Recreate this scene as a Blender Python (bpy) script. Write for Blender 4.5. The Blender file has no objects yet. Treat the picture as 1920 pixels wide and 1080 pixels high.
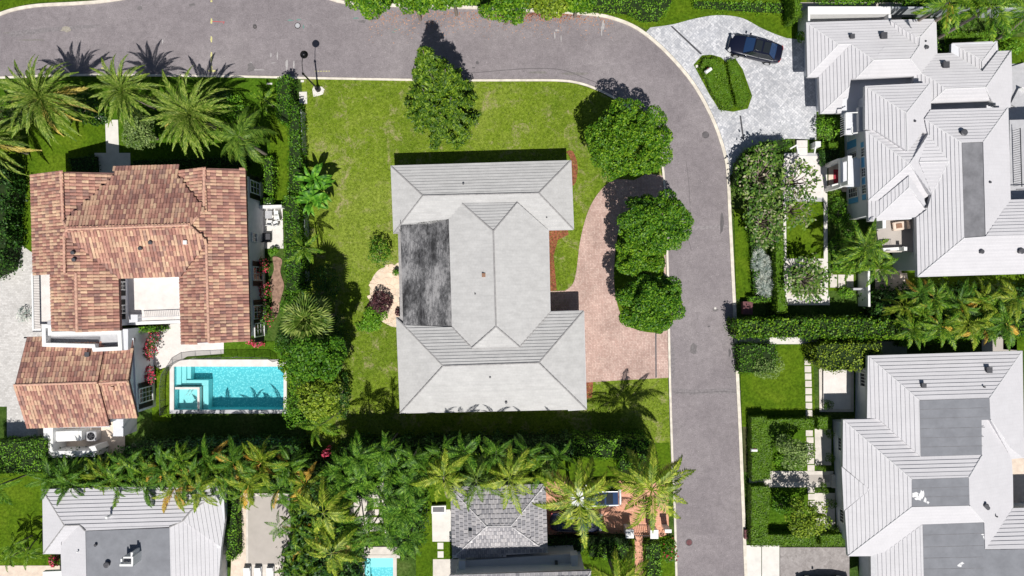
import bpy, bmesh, math, random
import numpy as np
from mathutils import Vector, Matrix
from mathutils.geometry import tessellate_polygon
R = math.radians
rnd = random.Random(7)
rng = np.random.default_rng(7)
scene = bpy.context.scene
col = scene.collection

# ------------------------------------------------------------ camera, sky, sun, exposure
HC = 62.0            # camera height (m); 20 photo pixels = 1 m on the ground
cd = bpy.data.cameras.new('camera'); cam = bpy.data.objects.new('camera', cd); col.objects.link(cam)
cam.location = (0, 0, HC); cam.rotation_euler = (0, 0, 0)
cd.sensor_width = 36; cd.lens = 36 * HC / 96.0; cd.clip_end = 1000; cd.clip_start = 0.5
scene.camera = cam
world = bpy.data.worlds.new('World'); scene.world = world; world.use_nodes = True
wn = world.node_tree
sky = wn.nodes.new('ShaderNodeTexSky'); sky.sky_type = 'NISHITA'; sky.sun_disc = False
sky.sun_elevation = R(60); sky.sun_rotation = R(172.6)
bg = wn.nodes['Background']; bg.inputs['Strength'].default_value = 0.05
wn.links.new(sky.outputs[0], bg.inputs['Color'])
sl = bpy.data.lights.new('sun', 'SUN'); so = bpy.data.objects.new('sun', sl); col.objects.link(so)
sl.energy = 5.0; sl.angle = R(0.5); sl.color = (1.0, 0.965, 0.91)
so.rotation_euler = Vector((-0.075, 0.575, -1.0)).to_track_quat('-Z', 'Y').to_euler()
so.location = (0, -30, 50)
scene.view_settings.view_transform = 'Standard'; scene.view_settings.look = 'None'
scene.view_settings.gamma = 1.0; scene.view_settings.exposure = -0.10
scene.render.engine = 'CYCLES'
scene.cycles.max_bounces = 6; scene.cycles.transparent_max_bounces = 12

# ------------------------------------------------------------ helpers
def P(px, py, z=0.0):
    k = (HC - z) / HC
    return Vector(((px - 960) / 20 * k, (540 - py) / 20 * k, z))
def link(o, parent=None):
    col.objects.link(o)
    if parent is not None: o.parent = parent
    return o
def tag(o, label=None, cat=None, group=None, kind=None):
    if label: o['label'] = label
    if cat: o['category'] = cat
    if group: o['group'] = group
    if kind: o['kind'] = kind
    return o
def empty(name, loc=(0, 0, 0), rz=0.0):
    o = bpy.data.objects.new(name, None); col.objects.link(o)
    o.location = loc; o.rotation_euler = (0, 0, rz); o.empty_display_size = 0.3
    return o
def root(name, label, cat, loc=(0, 0, 0), rz=0.0, group=None):
    return tag(empty(name, loc, rz), label, cat, group)
def bm_obj(name, bm, mat, parent=None, smooth=False):
    me = bpy.data.meshes.new(name); bm.to_mesh(me); bm.free()
    if mat: me.materials.append(mat)
    if smooth: me.polygons.foreach_set('use_smooth', [True] * len(me.polygons))
    return link(bpy.data.objects.new(name, me), parent)
def np_mesh(name, V, F, mat=None):
    """V (n,3) float, F (m,k) int, k constant"""
    me = bpy.data.meshes.new(name)
    V = np.asarray(V, dtype=np.float32); F = np.asarray(F, dtype=np.int32)
    m, k = F.shape
    me.vertices.add(len(V)); me.vertices.foreach_set('co', V.ravel())
    me.loops.add(m * k); me.loops.foreach_set('vertex_index', F.ravel())
    me.polygons.add(m); me.polygons.foreach_set('loop_start', np.arange(0, m * k, k, dtype=np.int32))
    me.update(calc_edges=True)
    me.polygons.foreach_set('use_smooth', np.zeros(m, dtype=bool))
    if mat: me.materials.append(mat)
    return me
def np_obj(name, V, F, mat, parent=None):
    return link(bpy.data.objects.new(name, np_mesh(name, V, F, mat)), parent)
def box(bm, c, s, rz=0.0, mx=None):
    m = Matrix.Translation(Vector(c)) @ Matrix.Rotation(rz, 4, 'Z') @ Matrix.Diagonal((s[0], s[1], s[2], 1))
    if mx is not None: m = mx @ m
    bmesh.ops.create_cube(bm, size=1.0, matrix=m)
def beam(bm, a, b, w, h=None, seg=4):
    a = Vector(a); b = Vector(b); d = b - a; L = d.length
    if L < 1e-5: return
    q = d.to_track_quat('Z', 'Y').to_matrix().to_4x4()
    m = Matrix.Translation((a + b) / 2) @ q
    if seg == 4:
        bmesh.ops.create_cube(bm, size=1.0, matrix=m @ Matrix.Diagonal((w, h or w, L, 1)))
    else:
        bmesh.ops.create_cone(bm, cap_ends=True, segments=seg, radius1=w / 2, radius2=(h or w) / 2, depth=L, matrix=m)
def cyl(bm, c, r, h, seg=16, r2=None):
    bmesh.ops.create_cone(bm, cap_ends=True, segments=seg, radius1=r, radius2=r if r2 is None else r2, depth=h,
                          matrix=Matrix.Translation(Vector(c) + Vector((0, 0, h / 2))))
def mk_box(name, c, s, mat, parent=None, rz=0.0, bev=0.0):
    bm = bmesh.new(); box(bm, c, s, rz)
    if bev: bmesh.ops.bevel(bm, geom=bm.edges[:], offset=bev, segments=2, affect='EDGES', profile=0.5)
    return bm_obj(name, bm, mat, parent)
def tess(bm, verts, flip=False):
    """fill an outline with triangles facing up (or down)"""
    fs = []
    for t in tessellate_polygon([[Vector((v.co.x, v.co.y, 0)) for v in verts]]):
        a, b, c = [verts[i] for i in t]
        ar = (b.co.x - a.co.x) * (c.co.y - a.co.y) - (b.co.y - a.co.y) * (c.co.x - a.co.x)
        if abs(ar) < 1e-7: continue
        if (ar < 0) != flip: b, c = c, b
        try: fs.append(bm.faces.new((a, b, c)))
        except ValueError: pass
    return fs
def area2(pts):
    return sum(pts[i][0] * pts[(i + 1) % len(pts)][1] - pts[(i + 1) % len(pts)][0] * pts[i][1] for i in range(len(pts)))
def prism(bm, pts, z0, z1):
    """closed prism from world xy outline"""
    if area2(pts) < 0: pts = pts[::-1]
    lo = [bm.verts.new((p[0], p[1], z0)) for p in pts]; hi = [bm.verts.new((p[0], p[1], z1)) for p in pts]
    n = len(pts)
    tess(bm, hi); tess(bm, lo, True)
    for i in range(n): bm.faces.new((lo[i], lo[(i + 1) % n], hi[(i + 1) % n], hi[i]))
def slab(name, px, z0, z1, mat, parent=None, zp=None):
    zz = z1 if zp is None else zp
    bm = bmesh.new(); prism(bm, [P(x, y, zz) for x, y in px], z0, z1)
    return bm_obj(name, bm, mat, parent)
def inset(pts, d):
    pts = [Vector((p[0], p[1])) for p in pts]
    if area2(pts) < 0: pts = pts[::-1]
    out = []; n = len(pts)
    for i in range(n):
        a, b, c = pts[i - 1], pts[i], pts[(i + 1) % n]
        e1 = (b - a).normalized(); e2 = (c - b).normalized()
        n1 = Vector((-e1.y, e1.x)); n2 = Vector((-e2.y, e2.x))
        k = 1 + n1.dot(n2)
        out.append(b + (n1 + n2) / max(k, 0.3) * d)
    return out
def smooth_path(pts, n=6, closed=False):
    out = []; N = len(pts)
    rngi = range(N) if closed else range(N - 1)
    for i in rngi:
        p0 = pts[(i - 1) % N] if closed or i > 0 else pts[0]; p1 = pts[i]; p2 = pts[(i + 1) % N]
        p3 = pts[(i + 2) % N] if closed or i + 2 < N else pts[-1]
        for k in range(n):
            t = k / n
            out.append(tuple(0.5 * (2 * p1[j] + (p2[j] - p0[j]) * t + (2 * p0[j] - 5 * p1[j] + 4 * p2[j] - p3[j]) * t * t
                             + (3 * p1[j] - p0[j] - 3 * p2[j] + p3[j]) * t ** 3) for j in (0, 1)))
    if not closed: out.append(tuple(pts[-1]))
    return out
def pip(x, y, poly):
    c = False; n = len(poly); j = n - 1
    for i in range(n):
        xi, yi = poly[i][0], poly[i][1]; xj, yj = poly[j][0], poly[j][1]
        if (yi > y) != (yj > y) and x < (xj - xi) * (y - yi) / (yj - yi) + xi: c = not c
        j = i
    return c

# ------------------------------------------------------------ materials
def new_mat(name):
    m = bpy.data.materials.new(name); m.use_nodes = True
    return m, m.node_tree, m.node_tree.nodes['Principled BSDF']
def N(nt, t, **kw):
    n = nt.nodes.new(t)
    for k, v in kw.items():
        if k.startswith('i_'): n.inputs[k[2:].replace('_', ' ')].default_value = v
        else: setattr(n, k, v)
    return n
def ramp(nt, src, stops):
    r = nt.nodes.new('ShaderNodeValToRGB'); e = r.color_ramp.elements
    while len(e) < len(stops): e.new(0.5)
    for i, (p, c) in enumerate(stops): e[i].position = p; e[i].color = (*c, 1) if len(c) == 3 else c
    nt.links.new(src, r.inputs[0]); return r.outputs[0]
def mixc(nt, a, b, f, mode='MIX'):
    m = nt.nodes.new('ShaderNodeMix'); m.data_type = 'RGBA'; m.blend_type = mode
    for s, v in ((0, f), (6, a), (7, b)):
        if hasattr(v, 'links') or hasattr(v, 'is_output'): nt.links.new(v, m.inputs[s])
        else: m.inputs[s].default_value = v if s == 0 else ((*v, 1) if len(v) == 3 else v)
    return m.outputs[2]
def noise(nt, scale, detail=4, rough=0.6, vec=None, dist=0.0):
    n = N(nt, 'ShaderNodeTexNoise'); n.inputs['Scale'].default_value = scale; n.inputs['Detail'].default_value = detail
    n.inputs['Roughness'].default_value = rough; n.inputs['Distortion'].default_value = dist
    if vec is None: vec = pos(nt)
    nt.links.new(vec, n.inputs['Vector']); return n.outputs['Fac']
def pos(nt, scale=None, rot=0.0):
    g = nt.nodes.new('ShaderNodeNewGeometry')
    if scale is None and rot == 0.0: return g.outputs['Position']
    m = nt.nodes.new('ShaderNodeMapping'); m.inputs['Scale'].default_value = scale or (1, 1, 1)
    m.inputs['Rotation'].default_value = (0, 0, rot); nt.links.new(g.outputs['Position'], m.inputs['Vector'])
    return m.outputs[0]
def bump(nt, b, h, strength=0.3, dist=0.02):
    n = nt.nodes.new('ShaderNodeBump'); n.inputs['Strength'].default_value = strength; n.inputs['Distance'].default_value = dist
    nt.links.new(h, n.inputs['Height']); nt.links.new(n.outputs[0], b.inputs['Normal'])
def simple(name, c, rough=0.7, metal=0.0, var=0.12, scale=3.0, spec=0.3):
    m, nt, b = new_mat(name)
    f = noise(nt, scale, 5, 0.65)
    lo = tuple(v * (1 - var) for v in c); hi = tuple(min(1, v * (1 + var)) for v in c)
    nt.links.new(ramp(nt, f, [(0.3, lo), (0.7, hi)]), b.inputs['Base Color'])
    b.inputs['Roughness'].default_value = rough; b.inputs['Metallic'].default_value = metal
    b.inputs['Specular IOR Level'].default_value = spec
    return m
def grass_mat(name, cols, patch=0.25, pale=None):
    m, nt, b = new_mat(name)
    a = noise(nt, patch, 5, 0.62, dist=0.6); f = noise(nt, 4.2, 6, 0.85); g = noise(nt, 1.3, 6, 0.8)
    base = ramp(nt, a, [(0.38, cols[0]), (0.50, cols[1]), (0.62, cols[2])])
    mid = mixc(nt, base, ramp(nt, g, [(0.35, cols[0]), (0.68, cols[3])]), 0.45)
    fine = ramp(nt, f, [(0.34, (0.40, 0.45, 0.3)), (0.5, (0.95,) * 3), (0.66, (1.55, 1.5, 1.9))])
    out = mixc(nt, mid, fine, 1.0, 'MULTIPLY')
    if pale:
        pm = ramp(nt, noise(nt, 0.55, 5, 0.7, dist=1.0), [(pale[1], (0, 0, 0)), (pale[1] + 0.13, (1, 1, 1))])
        pf = nt.nodes.new('ShaderNodeMath'); pf.operation = 'MULTIPLY'; nt.links.new(pm, pf.inputs[0])
        nt.links.new(ramp(nt, noise(nt, 5, 3, 0.7), [(0.4, (0.1,) * 3), (0.6, (1,) * 3)]), pf.inputs[1])
        out = mixc(nt, out, pale[0], pf.outputs[0])
    nt.links.new(out, b.inputs['Base Color']); b.inputs['Roughness'].default_value = 0.9
    b.inputs['Specular IOR Level'].default_value = 0.1
    bump(nt, b, f, 0.7, 0.06)
    return m
def leaf_mat(name, cols, transl=0.25, spec=0.35, rough=0.5):
    transl *= 0.55; spec *= 0.8
    """cols: dark, mid, light (+ rare accent)"""
    m, nt, b = new_mat(name)
    g = nt.nodes.new('ShaderNodeNewGeometry'); oi = nt.nodes.new('ShaderNodeObjectInfo')
    add = nt.nodes.new('ShaderNodeMath'); add.operation = 'ADD'
    nt.links.new(g.outputs['Random Per Island'], add.inputs[0]); nt.links.new(oi.outputs['Random'], add.inputs[1])
    fr = nt.nodes.new('ShaderNodeMath'); fr.operation = 'FRACT'; nt.links.new(add.outputs[0], fr.inputs[0])
    st = [(0.0, cols[0]), (0.5, cols[1]), (0.9, cols[2])]
    if len(cols) > 3: st = [(0.0, cols[0]), (0.45, cols[1]), (0.85, cols[2]), (0.93, cols[3])]
    c = ramp(nt, fr.outputs[0], st)
    big = ramp(nt, noise(nt, 0.9, 3, 0.6), [(0.3, (0.72, 0.78, 0.75)), (0.7, (1.25, 1.18, 1.1))])
    c = mixc(nt, c, big, 1.0, 'MULTIPLY')
    nt.links.new(c, b.inputs['Base Color']); b.inputs['Roughness'].default_value = rough
    b.inputs['Specular IOR Level'].default_value = spec
    t = nt.nodes.new('ShaderNodeBsdfTranslucent'); nt.links.new(c, t.inputs[0])
    mx = nt.nodes.new('ShaderNodeMixShader'); mx.inputs[0].default_value = transl
    out = nt.nodes['Material Output']
    nt.links.new(b.outputs[0], mx.inputs[1]); nt.links.new(t.outputs[0], mx.inputs[2]); nt.links.new(mx.outputs[0], out.inputs[0])
    return m
def brick_mat(name, c1, c2, mortar, w, h, rot=0.0, rough=0.8, off=0.5, ms=0.012, tint=0.2, herring=False, tscale=0.35):
    m, nt, b = new_mat(name)
    def br(r):
        t = nt.nodes.new('ShaderNodeTexBrick'); t.offset = off; t.inputs['Scale'].default_value = 1.0
        t.inputs['Brick Width'].default_value = w; t.inputs['Row Height'].default_value = h
        t.inputs['Mortar Size'].default_value = ms; t.inputs['Mortar Smooth'].default_value = 0.3
        t.inputs['Color1'].default_value = (*c1, 1); t.inputs['Color2'].default_value = (*c2, 1)
        t.inputs['Mortar'].default_value = (*mortar, 1); t.inputs['Bias'].default_value = 0.0
        nt.links.new(pos(nt, rot=r), t.inputs['Vector']); return t
    t = br(rot); c = t.outputs['Color']; fac = t.outputs['Fac']
    if herring:
        t2 = br(rot + R(90)); ch = nt.nodes.new('ShaderNodeTexChecker'); ch.inputs['Scale'].default_value = 1 / (w * 1.0)
        nt.links.new(pos(nt, rot=rot + R(45)), ch.inputs['Vector'])
        c = mixc(nt, c, t2.outputs['Color'], ch.outputs['Fac'])
    big = ramp(nt, noise(nt, tscale, 5, 0.65), [(0.3, (1 - tint,) * 3), (0.7, (1 + tint,) * 3)])
    fine = ramp(nt, noise(nt, 9, 4, 0.7), [(0.3, (0.88,) * 3), (0.7, (1.1,) * 3)])
    c = mixc(nt, mixc(nt, c, big, 1.0, 'MULTIPLY'), fine, 1.0, 'MULTIPLY')
    nt.links.new(c, b.inputs['Base Color']); b.inputs['Roughness'].default_value = rough
    b.inputs['Specular IOR Level'].default_value = 0.2
    return m
M = {}
def build_mats():
    # asphalt
    m, nt, b = new_mat('asphalt')
    big = noise(nt, 0.16, 6, 0.62, dist=0.4); fine = noise(nt, 9, 6, 0.9); mid = noise(nt, 2.2, 6, 0.7)
    st = noise(nt, 0.5, 6, 0.72, dist=1.2)
    c = ramp(nt, big, [(0.3, (0.225, 0.200, 0.210)), (0.5, (0.258, 0.230, 0.240)), (0.72, (0.30, 0.270, 0.278))])
    c = mixc(nt, c, ramp(nt, fine, [(0.32, (0.62,) * 3), (0.68, (1.35,) * 3)]), 1.0, 'MULTIPLY')
    c = mixc(nt, c, ramp(nt, mid, [(0.3, (0.84,) * 3), (0.7, (1.12,) * 3)]), 1.0, 'MULTIPLY')
    c = mixc(nt, c, ramp(nt, st, [(0.35, (0.90,) * 3), (0.65, (1.08,) * 3)]), 1.0, 'MULTIPLY')
    spots = ramp(nt, noise(nt, 1.1, 2, 0.5), [(0.7, (0, 0, 0)), (0.78, (1, 1, 1))])
    c = mixc(nt, c, (0.12, 0.11, 0.11), mixc(nt, (0, 0, 0), spots, 0.35))
    nt.links.new(c, b.inputs['Base Color']); b.inputs['Roughness'].default_value = 0.85; b.inputs['Specular IOR Level'].default_value = 0.25
    bump(nt, b, fine, 0.4, 0.02); M['asphalt'] = m
    M['kerb'] = simple('kerb_concrete', (0.72, 0.66, 0.57), 0.85, var=0.22, scale=1.6)
    M['soil'] = simple('dark_soil', (0.07, 0.075, 0.03), 0.95, var=0.45, scale=1.2)
    M['mulch'] = simple('red_mulch', (0.25, 0.085, 0.045), 0.95, var=0.6, scale=5)
    M['grass'] = grass_mat('lawn_grass', [(0.10, 0.17, 0.008), (0.16, 0.235, 0.013), (0.25, 0.31, 0.045), (0.25, 0.32, 0.045)], 0.12, pale=((0.36, 0.31, 0.17), 0.53))
    M['lush'] = grass_mat('lush_grass', [(0.055, 0.115, 0.004), (0.085, 0.155, 0.005), (0.125, 0.19, 0.010), (0.11, 0.185, 0.008)], 0.3)
    M['rough'] = grass_mat('garden_ground', [(0.03, 0.07, 0.01), (0.06, 0.12, 0.015), (0.12, 0.16, 0.04), (0.1, 0.15, 0.03)], 0.3)
    M['deep'] = grass_mat('deep_green_turf', [(0.045, 0.11, 0.004), (0.065, 0.145, 0.006), (0.10, 0.17, 0.012), (0.09, 0.17, 0.01)], 0.3)  # darker green turf tone
    M['ivy'] = grass_mat('low_ground_cover', [(0.03, 0.085, 0.005), (0.05, 0.13, 0.008), (0.085, 0.19, 0.012), (0.08, 0.17, 0.01)], 0.9)
    M['pink'] = brick_mat('pink_pavers', (0.47, 0.315, 0.27), (0.61, 0.45, 0.39), (0.34, 0.24, 0.21), 0.30, 0.15, R(1.6), tint=0.20, herring=True)
    M['grey'] = brick_mat('grey_pavers', (0.40, 0.41, 0.44), (0.66, 0.66, 0.68), (0.34, 0.35, 0.39), 0.42, 0.21, R(40), tint=0.14, herring=True)
    M['cobble'] = brick_mat('pale_cobbles', (0.52, 0.50, 0.48), (0.66, 0.64, 0.62), (0.5, 0.48, 0.46), 0.26, 0.16, R(1.6), tint=0.12)
    M['coral'] = brick_mat('coral_pavers', (0.66, 0.32, 0.21), (0.76, 0.42, 0.29), (0.46, 0.22, 0.15), 0.4, 0.2, R(1.6), tint=0.12)
    M['taupe'] = brick_mat('taupe_pavers', (0.27, 0.245, 0.24), (0.38, 0.35, 0.345), (0.32, 0.29, 0.28), 0.4, 0.2, R(40), tint=0.12, herring=True)
    M['stone'] = simple('cream_stone', (0.66, 0.61, 0.555), 0.7, var=0.15, scale=1.4)
    M['paleslab'] = simple('pale_terrace_stone', (0.74, 0.695, 0.665), 0.7, var=0.10, scale=1.4)
    M['beige'] = simple('beige_render', (0.46, 0.42, 0.385), 0.8, var=0.07, scale=0.8)
    M['tan'] = simple('tan_stone', (0.72, 0.60, 0.50), 0.8, var=0.15, scale=2)
    M['flag'] = simple('flagstone', (0.80, 0.62, 0.48), 0.8, var=0.18, scale=1.3)
    M['conc'] = simple('white_concrete', (0.72, 0.69, 0.65), 0.7, var=0.09, scale=1.5)
    M['plaster'] = simple('white_plaster', (0.68, 0.69, 0.73), 0.7, var=0.06, scale=1.0)
    M['wallgrey'] = simple('grey_wall_paint', (0.42, 0.45, 0.47), 0.8, var=0.12, scale=2)
    M['white'] = simple('white_paint', (0.80, 0.80, 0.79), 0.5, var=0.04)
    # white roof tiles
    def roofmat(name, c, tw, th, tint, d=0.86, stain=0.0):
        m, nt, b = new_mat(name)
        t = nt.nodes.new('ShaderNodeTexBrick'); t.offset = 0.5; t.inputs['Scale'].default_value = 1.0
        t.inputs['Brick Width'].default_value = tw; t.inputs['Row Height'].default_value = tw
        t.inputs['Mortar Size'].default_value = 0.012; t.inputs['Mortar Smooth'].default_value = 0.5
        t.inputs['Color1'].default_value = (1, 1, 1, 1); t.inputs['Color2'].default_value = (d + 0.08,) * 3 + (1,)
        t.inputs['Mortar'].default_value = (d, d, d, 1); nt.links.new(pos(nt, rot=R(-1.6)), t.inputs['Vector'])
        n1 = ramp(nt, noise(nt, 0.5, 6, 0.7), [(0.3, tuple(v * (1 - tint) for v in c)), (0.7, c)])
        o = mixc(nt, n1, t.outputs['Color'], 1.0, 'MULTIPLY')
        if stain:
            s = ramp(nt, noise(nt, 2.5, 6, 0.75, vec=pos(nt, (0.35, 1, 1))), [(0.35, (1 - stain,) * 3), (0.65, (1, 1, 1))])
            o = mixc(nt, o, s, 1.0, 'MULTIPLY')
        nt.links.new(o, b.inputs['Base Color']); b.inputs['Roughness'].default_value = 0.6; b.inputs['Specular IOR Level'].default_value = 0.25
        return m
    M['roofw'] = roofmat('white_roof_tile', (0.64, 0.63, 0.655), 0.3, 0.3, 0.08, 0.92, 0.05)
    M['roofg'] = roofmat('weathered_white_roof_tile', (0.57, 0.565, 0.56), 0.3, 0.3, 0.10, 0.88, 0.16)
    M['cap'] = simple('grey_ridge_cap', (0.34, 0.33, 0.33), 0.8, var=0.25)  # grey carries the shadow lines of the hips in its colour
    M['capw'] = simple('white_ridge_cap', (0.66, 0.655, 0.67), 0.7, var=0.04)
    # membrane
    m, nt, b = new_mat('stained_membrane')
    st = noise(nt, 0.55, 5, 0.6, vec=pos(nt, (1.5, 0.7, 1))); fn = noise(nt, 4.0, 8, 0.9, vec=pos(nt, (1.6, 0.6, 1)))
    mx = nt.nodes.new('ShaderNodeMath'); mx.operation = 'MULTIPLY_ADD'; mx.inputs[1].default_value = 0.6; mx.inputs[2].default_value = 0.0
    nt.links.new(fn, mx.inputs[0]); ad = nt.nodes.new('ShaderNodeMath'); ad.operation = 'MULTIPLY_ADD'; ad.inputs[1].default_value = 0.55
    nt.links.new(st, ad.inputs[0]); nt.links.new(mx.outputs[0], ad.inputs[2])
    c = ramp(nt, ad.outputs[0], [(0.49, (0.018, 0.018, 0.02)), (0.57, (0.10, 0.10, 0.105)), (0.665, (0.30, 0.295, 0.30))])
    nt.links.new(c, b.inputs['Base Color']); b.inputs['Roughness'].default_value = 0.9; M['stained'] = m
    M['membrane'] = simple('grey_membrane', (0.225, 0.232, 0.255), 0.85, var=0.13, scale=0.9)
    M['membrane_d'] = simple('dark_grey_membrane', (0.20, 0.20, 0.215), 0.85, var=0.22, scale=1.3)
    # terracotta
    m, nt, b = new_mat('terracotta_tile')
    g = nt.nodes.new('ShaderNodeNewGeometry'); oi = nt.nodes.new('ShaderNodeObjectInfo')
    add = nt.nodes.new('ShaderNodeMath'); add.operation = 'ADD'
    nt.links.new(g.outputs['Random Per Island'], add.inputs[0]); nt.links.new(oi.outputs['Random'], add.inputs[1])
    fr = nt.nodes.new('ShaderNodeMath'); fr.operation = 'FRACT'; nt.links.new(add.outputs[0], fr.inputs[0])
    c = ramp(nt, fr.outputs[0], [(0.0, (0.28, 0.155, 0.135)), (0.2, (0.40, 0.20, 0.155)), (0.42, (0.52, 0.285, 0.22)),
                                 (0.62, (0.60, 0.375, 0.26)), (0.86, (0.66, 0.465, 0.315)), (0.96, (0.34, 0.205, 0.17))])
    c = mixc(nt, c, ramp(nt, noise(nt, 4, 5, 0.7), [(0.3, (0.75,) * 3), (0.7, (1.15,) * 3)]), 1.0, 'MULTIPLY')
    c = mixc(nt, c, ramp(nt, noise(nt, 0.35, 5, 0.65, dist=0.8), [(0.35, (0.80, 0.74, 0.76)), (0.65, (1.12, 1.1, 1.06))]), 1.0, 'MULTIPLY')
    nt.links.new(c, b.inputs['Base Color']); b.inputs['Roughness'].default_value = 0.8; M['tile'] = m
    M['tilebase'] = simple('terracotta_underlay', (0.20, 0.11, 0.095), 0.9, var=0.3, scale=3)
    M['tilecap'] = simple('terracotta_ridge', (0.60, 0.36, 0.27), 0.8, var=0.3, scale=5)
    m, nt, b = new_mat('slate_tile')
    g = nt.nodes.new('ShaderNodeNewGeometry'); oi = nt.nodes.new('ShaderNodeObjectInfo')
    add = nt.nodes.new('ShaderNodeMath'); add.operation = 'ADD'
    nt.links.new(g.outputs['Random Per Island'], add.inputs[0]); nt.links.new(oi.outputs['Random'], add.inputs[1])
    fr = nt.nodes.new('ShaderNodeMath'); fr.operation = 'FRACT'; nt.links.new(add.outputs[0], fr.inputs[0])
    c = ramp(nt, fr.outputs[0], [(0.0, (0.23, 0.225, 0.245)), (0.5, (0.33, 0.32, 0.34)), (1.0, (0.44, 0.42, 0.43))])
    c = mixc(nt, c, ramp(nt, noise(nt, 5, 6, 0.8), [(0.3, (0.7,) * 3), (0.7, (1.25,) * 3)]), 1.0, 'MULTIPLY')
    nt.links.new(c, b.inputs['Base Color']); b.inputs['Roughness'].default_value = 0.75; M['slate'] = m
    M['mortar'] = simple('pale_mortar', (0.62, 0.60, 0.61), 0.85, var=0.15, scale=3)
    # leaves
    M['leaf_tree'] = leaf_mat('tree_leaves', [(0.026, 0.10, 0.004), (0.075, 0.20, 0.007), (0.22, 0.38, 0.02)])
    M['leaf_tree_y'] = leaf_mat('yellow_green_leaves', [(0.07, 0.13, 0.008), (0.17, 0.27, 0.015), (0.32, 0.42, 0.04)])
    M['leaf_conifer'] = leaf_mat('conifer_leaves', [(0.018, 0.06, 0.004), (0.06, 0.14, 0.007), (0.21, 0.33, 0.02)])
    M['leaf_hedge'] = leaf_mat('hedge_leaves', [(0.025, 0.10, 0.005), (0.065, 0.185, 0.009), (0.14, 0.30, 0.018)])
    M['leaf_box'] = leaf_mat('clipped_hedge_leaves', [(0.06, 0.135, 0.004), (0.088, 0.18, 0.006), (0.135, 0.25, 0.012)])
    M['leaf_bright'] = leaf_mat('bright_leaves', [(0.05, 0.16, 0.006), (0.12, 0.30, 0.015), (0.23, 0.44, 0.03)])
    M['leaf_olive'] = leaf_mat('olive_leaves', [(0.09, 0.16, 0.04), (0.18, 0.27, 0.075), (0.30, 0.40, 0.14)])
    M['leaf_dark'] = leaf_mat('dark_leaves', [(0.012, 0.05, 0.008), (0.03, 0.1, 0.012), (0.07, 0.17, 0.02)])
    M['leaf_sparse'] = leaf_mat('frangipani_leaves', [(0.03, 0.09, 0.010), (0.08, 0.18, 0.02), (0.22, 0.34, 0.06), (0.42, 0.42, 0.28)])
    M['leaf_maroon'] = leaf_mat('maroon_leaves', [(0.03, 0.012, 0.018), (0.08, 0.03, 0.04), (0.17, 0.07, 0.08)])
    M['flower'] = leaf_mat('magenta_flowers', [(0.45, 0.02, 0.06), (0.65, 0.05, 0.12), (0.75, 0.15, 0.25)])
    M['silver'] = leaf_mat('silver_fan_leaves', [(0.20, 0.27, 0.26), (0.42, 0.48, 0.46), (0.68, 0.72, 0.68)], 0.12)
    M['frond_date'] = leaf_mat('date_frond', [(0.06, 0.13, 0.010), (0.145, 0.24, 0.022), (0.34, 0.42, 0.09)], 0.15)
    M['frond_old'] = leaf_mat('old_frond', [(0.30, 0.24, 0.05), (0.50, 0.42, 0.08), (0.66, 0.55, 0.18)], 0.15)
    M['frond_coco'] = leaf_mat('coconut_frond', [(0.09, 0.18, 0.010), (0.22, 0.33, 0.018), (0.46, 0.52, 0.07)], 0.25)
    M['frond_coco_d'] = leaf_mat('dark_coconut_frond', [(0.05, 0.11, 0.012), (0.10, 0.20, 0.02), (0.2, 0.3, 0.04)], 0.25)  # darker green variant of the coconut frond
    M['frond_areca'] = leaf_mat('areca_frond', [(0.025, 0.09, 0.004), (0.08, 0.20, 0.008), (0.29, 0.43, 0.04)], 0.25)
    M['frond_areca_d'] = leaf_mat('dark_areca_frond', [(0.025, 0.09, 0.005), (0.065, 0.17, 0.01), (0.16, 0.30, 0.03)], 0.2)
    M['frond_areca_y'] = leaf_mat('yellowish_areca_frond', [(0.08, 0.16, 0.008), (0.18, 0.28, 0.015), (0.38, 0.44, 0.05)], 0.25)
    M['blades'] = leaf_mat('grass_blades', [(0.09, 0.16, 0.008), (0.19, 0.27, 0.02), (0.34, 0.39, 0.09)], 0.2)
    M['frond_gold'] = leaf_mat('golden_frond', [(0.45, 0.22, 0.03), (0.62, 0.38, 0.05), (0.70, 0.55, 0.12)], 0.2)
    M['frond_dark'] = leaf_mat('dark_feather_frond', [(0.02, 0.085, 0.005), (0.065, 0.185, 0.010), (0.24, 0.43, 0.045)], 0.25)
    M['fan'] = leaf_mat('fan_leaf', [(0.045, 0.105, 0.01), (0.12, 0.20, 0.025), (0.32, 0.40, 0.10)], 0.15)
    M['banana'] = leaf_mat('banana_leaf', [(0.03, 0.13, 0.008), (0.08, 0.25, 0.015), (0.2, 0.44, 0.04)], 0.3)
    M['leaf_tree_d'] = leaf_mat('deep_green_tree_leaves', [(0.02, 0.085, 0.005), (0.06, 0.18, 0.008), (0.19, 0.36, 0.02)])
    M['core_box'] = simple('clipped_hedge_added_core', (0.07, 0.15, 0.008), 1.0, var=0.3, scale=4)
    M['core'] = simple('dark_inner_core', (0.018, 0.035, 0.008), 1.0, var=0.4, scale=4)  # near-black core colour deepens the shade seen between the leaves
    M['bark'] = simple('grey_bark', (0.27, 0.23, 0.19), 0.9, var=0.25, scale=6)
    M['metal'] = simple('black_metal', (0.015, 0.015, 0.018), 0.35, 0.3, var=0.1)
    M['dgrey'] = simple('dark_grey_metal', (0.09, 0.09, 0.10), 0.5, 0.2, var=0.2)
    M['lgrey'] = simple('light_grey_metal', (0.5, 0.5, 0.52), 0.5, 0.1, var=0.1)
    M['blue'] = simple('blue_shutter_paint', (0.14, 0.42, 0.66), 0.5, var=0.06)
    M['red'] = simple('red_cloth', (0.38, 0.04, 0.06), 0.8, var=0.1)
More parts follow.
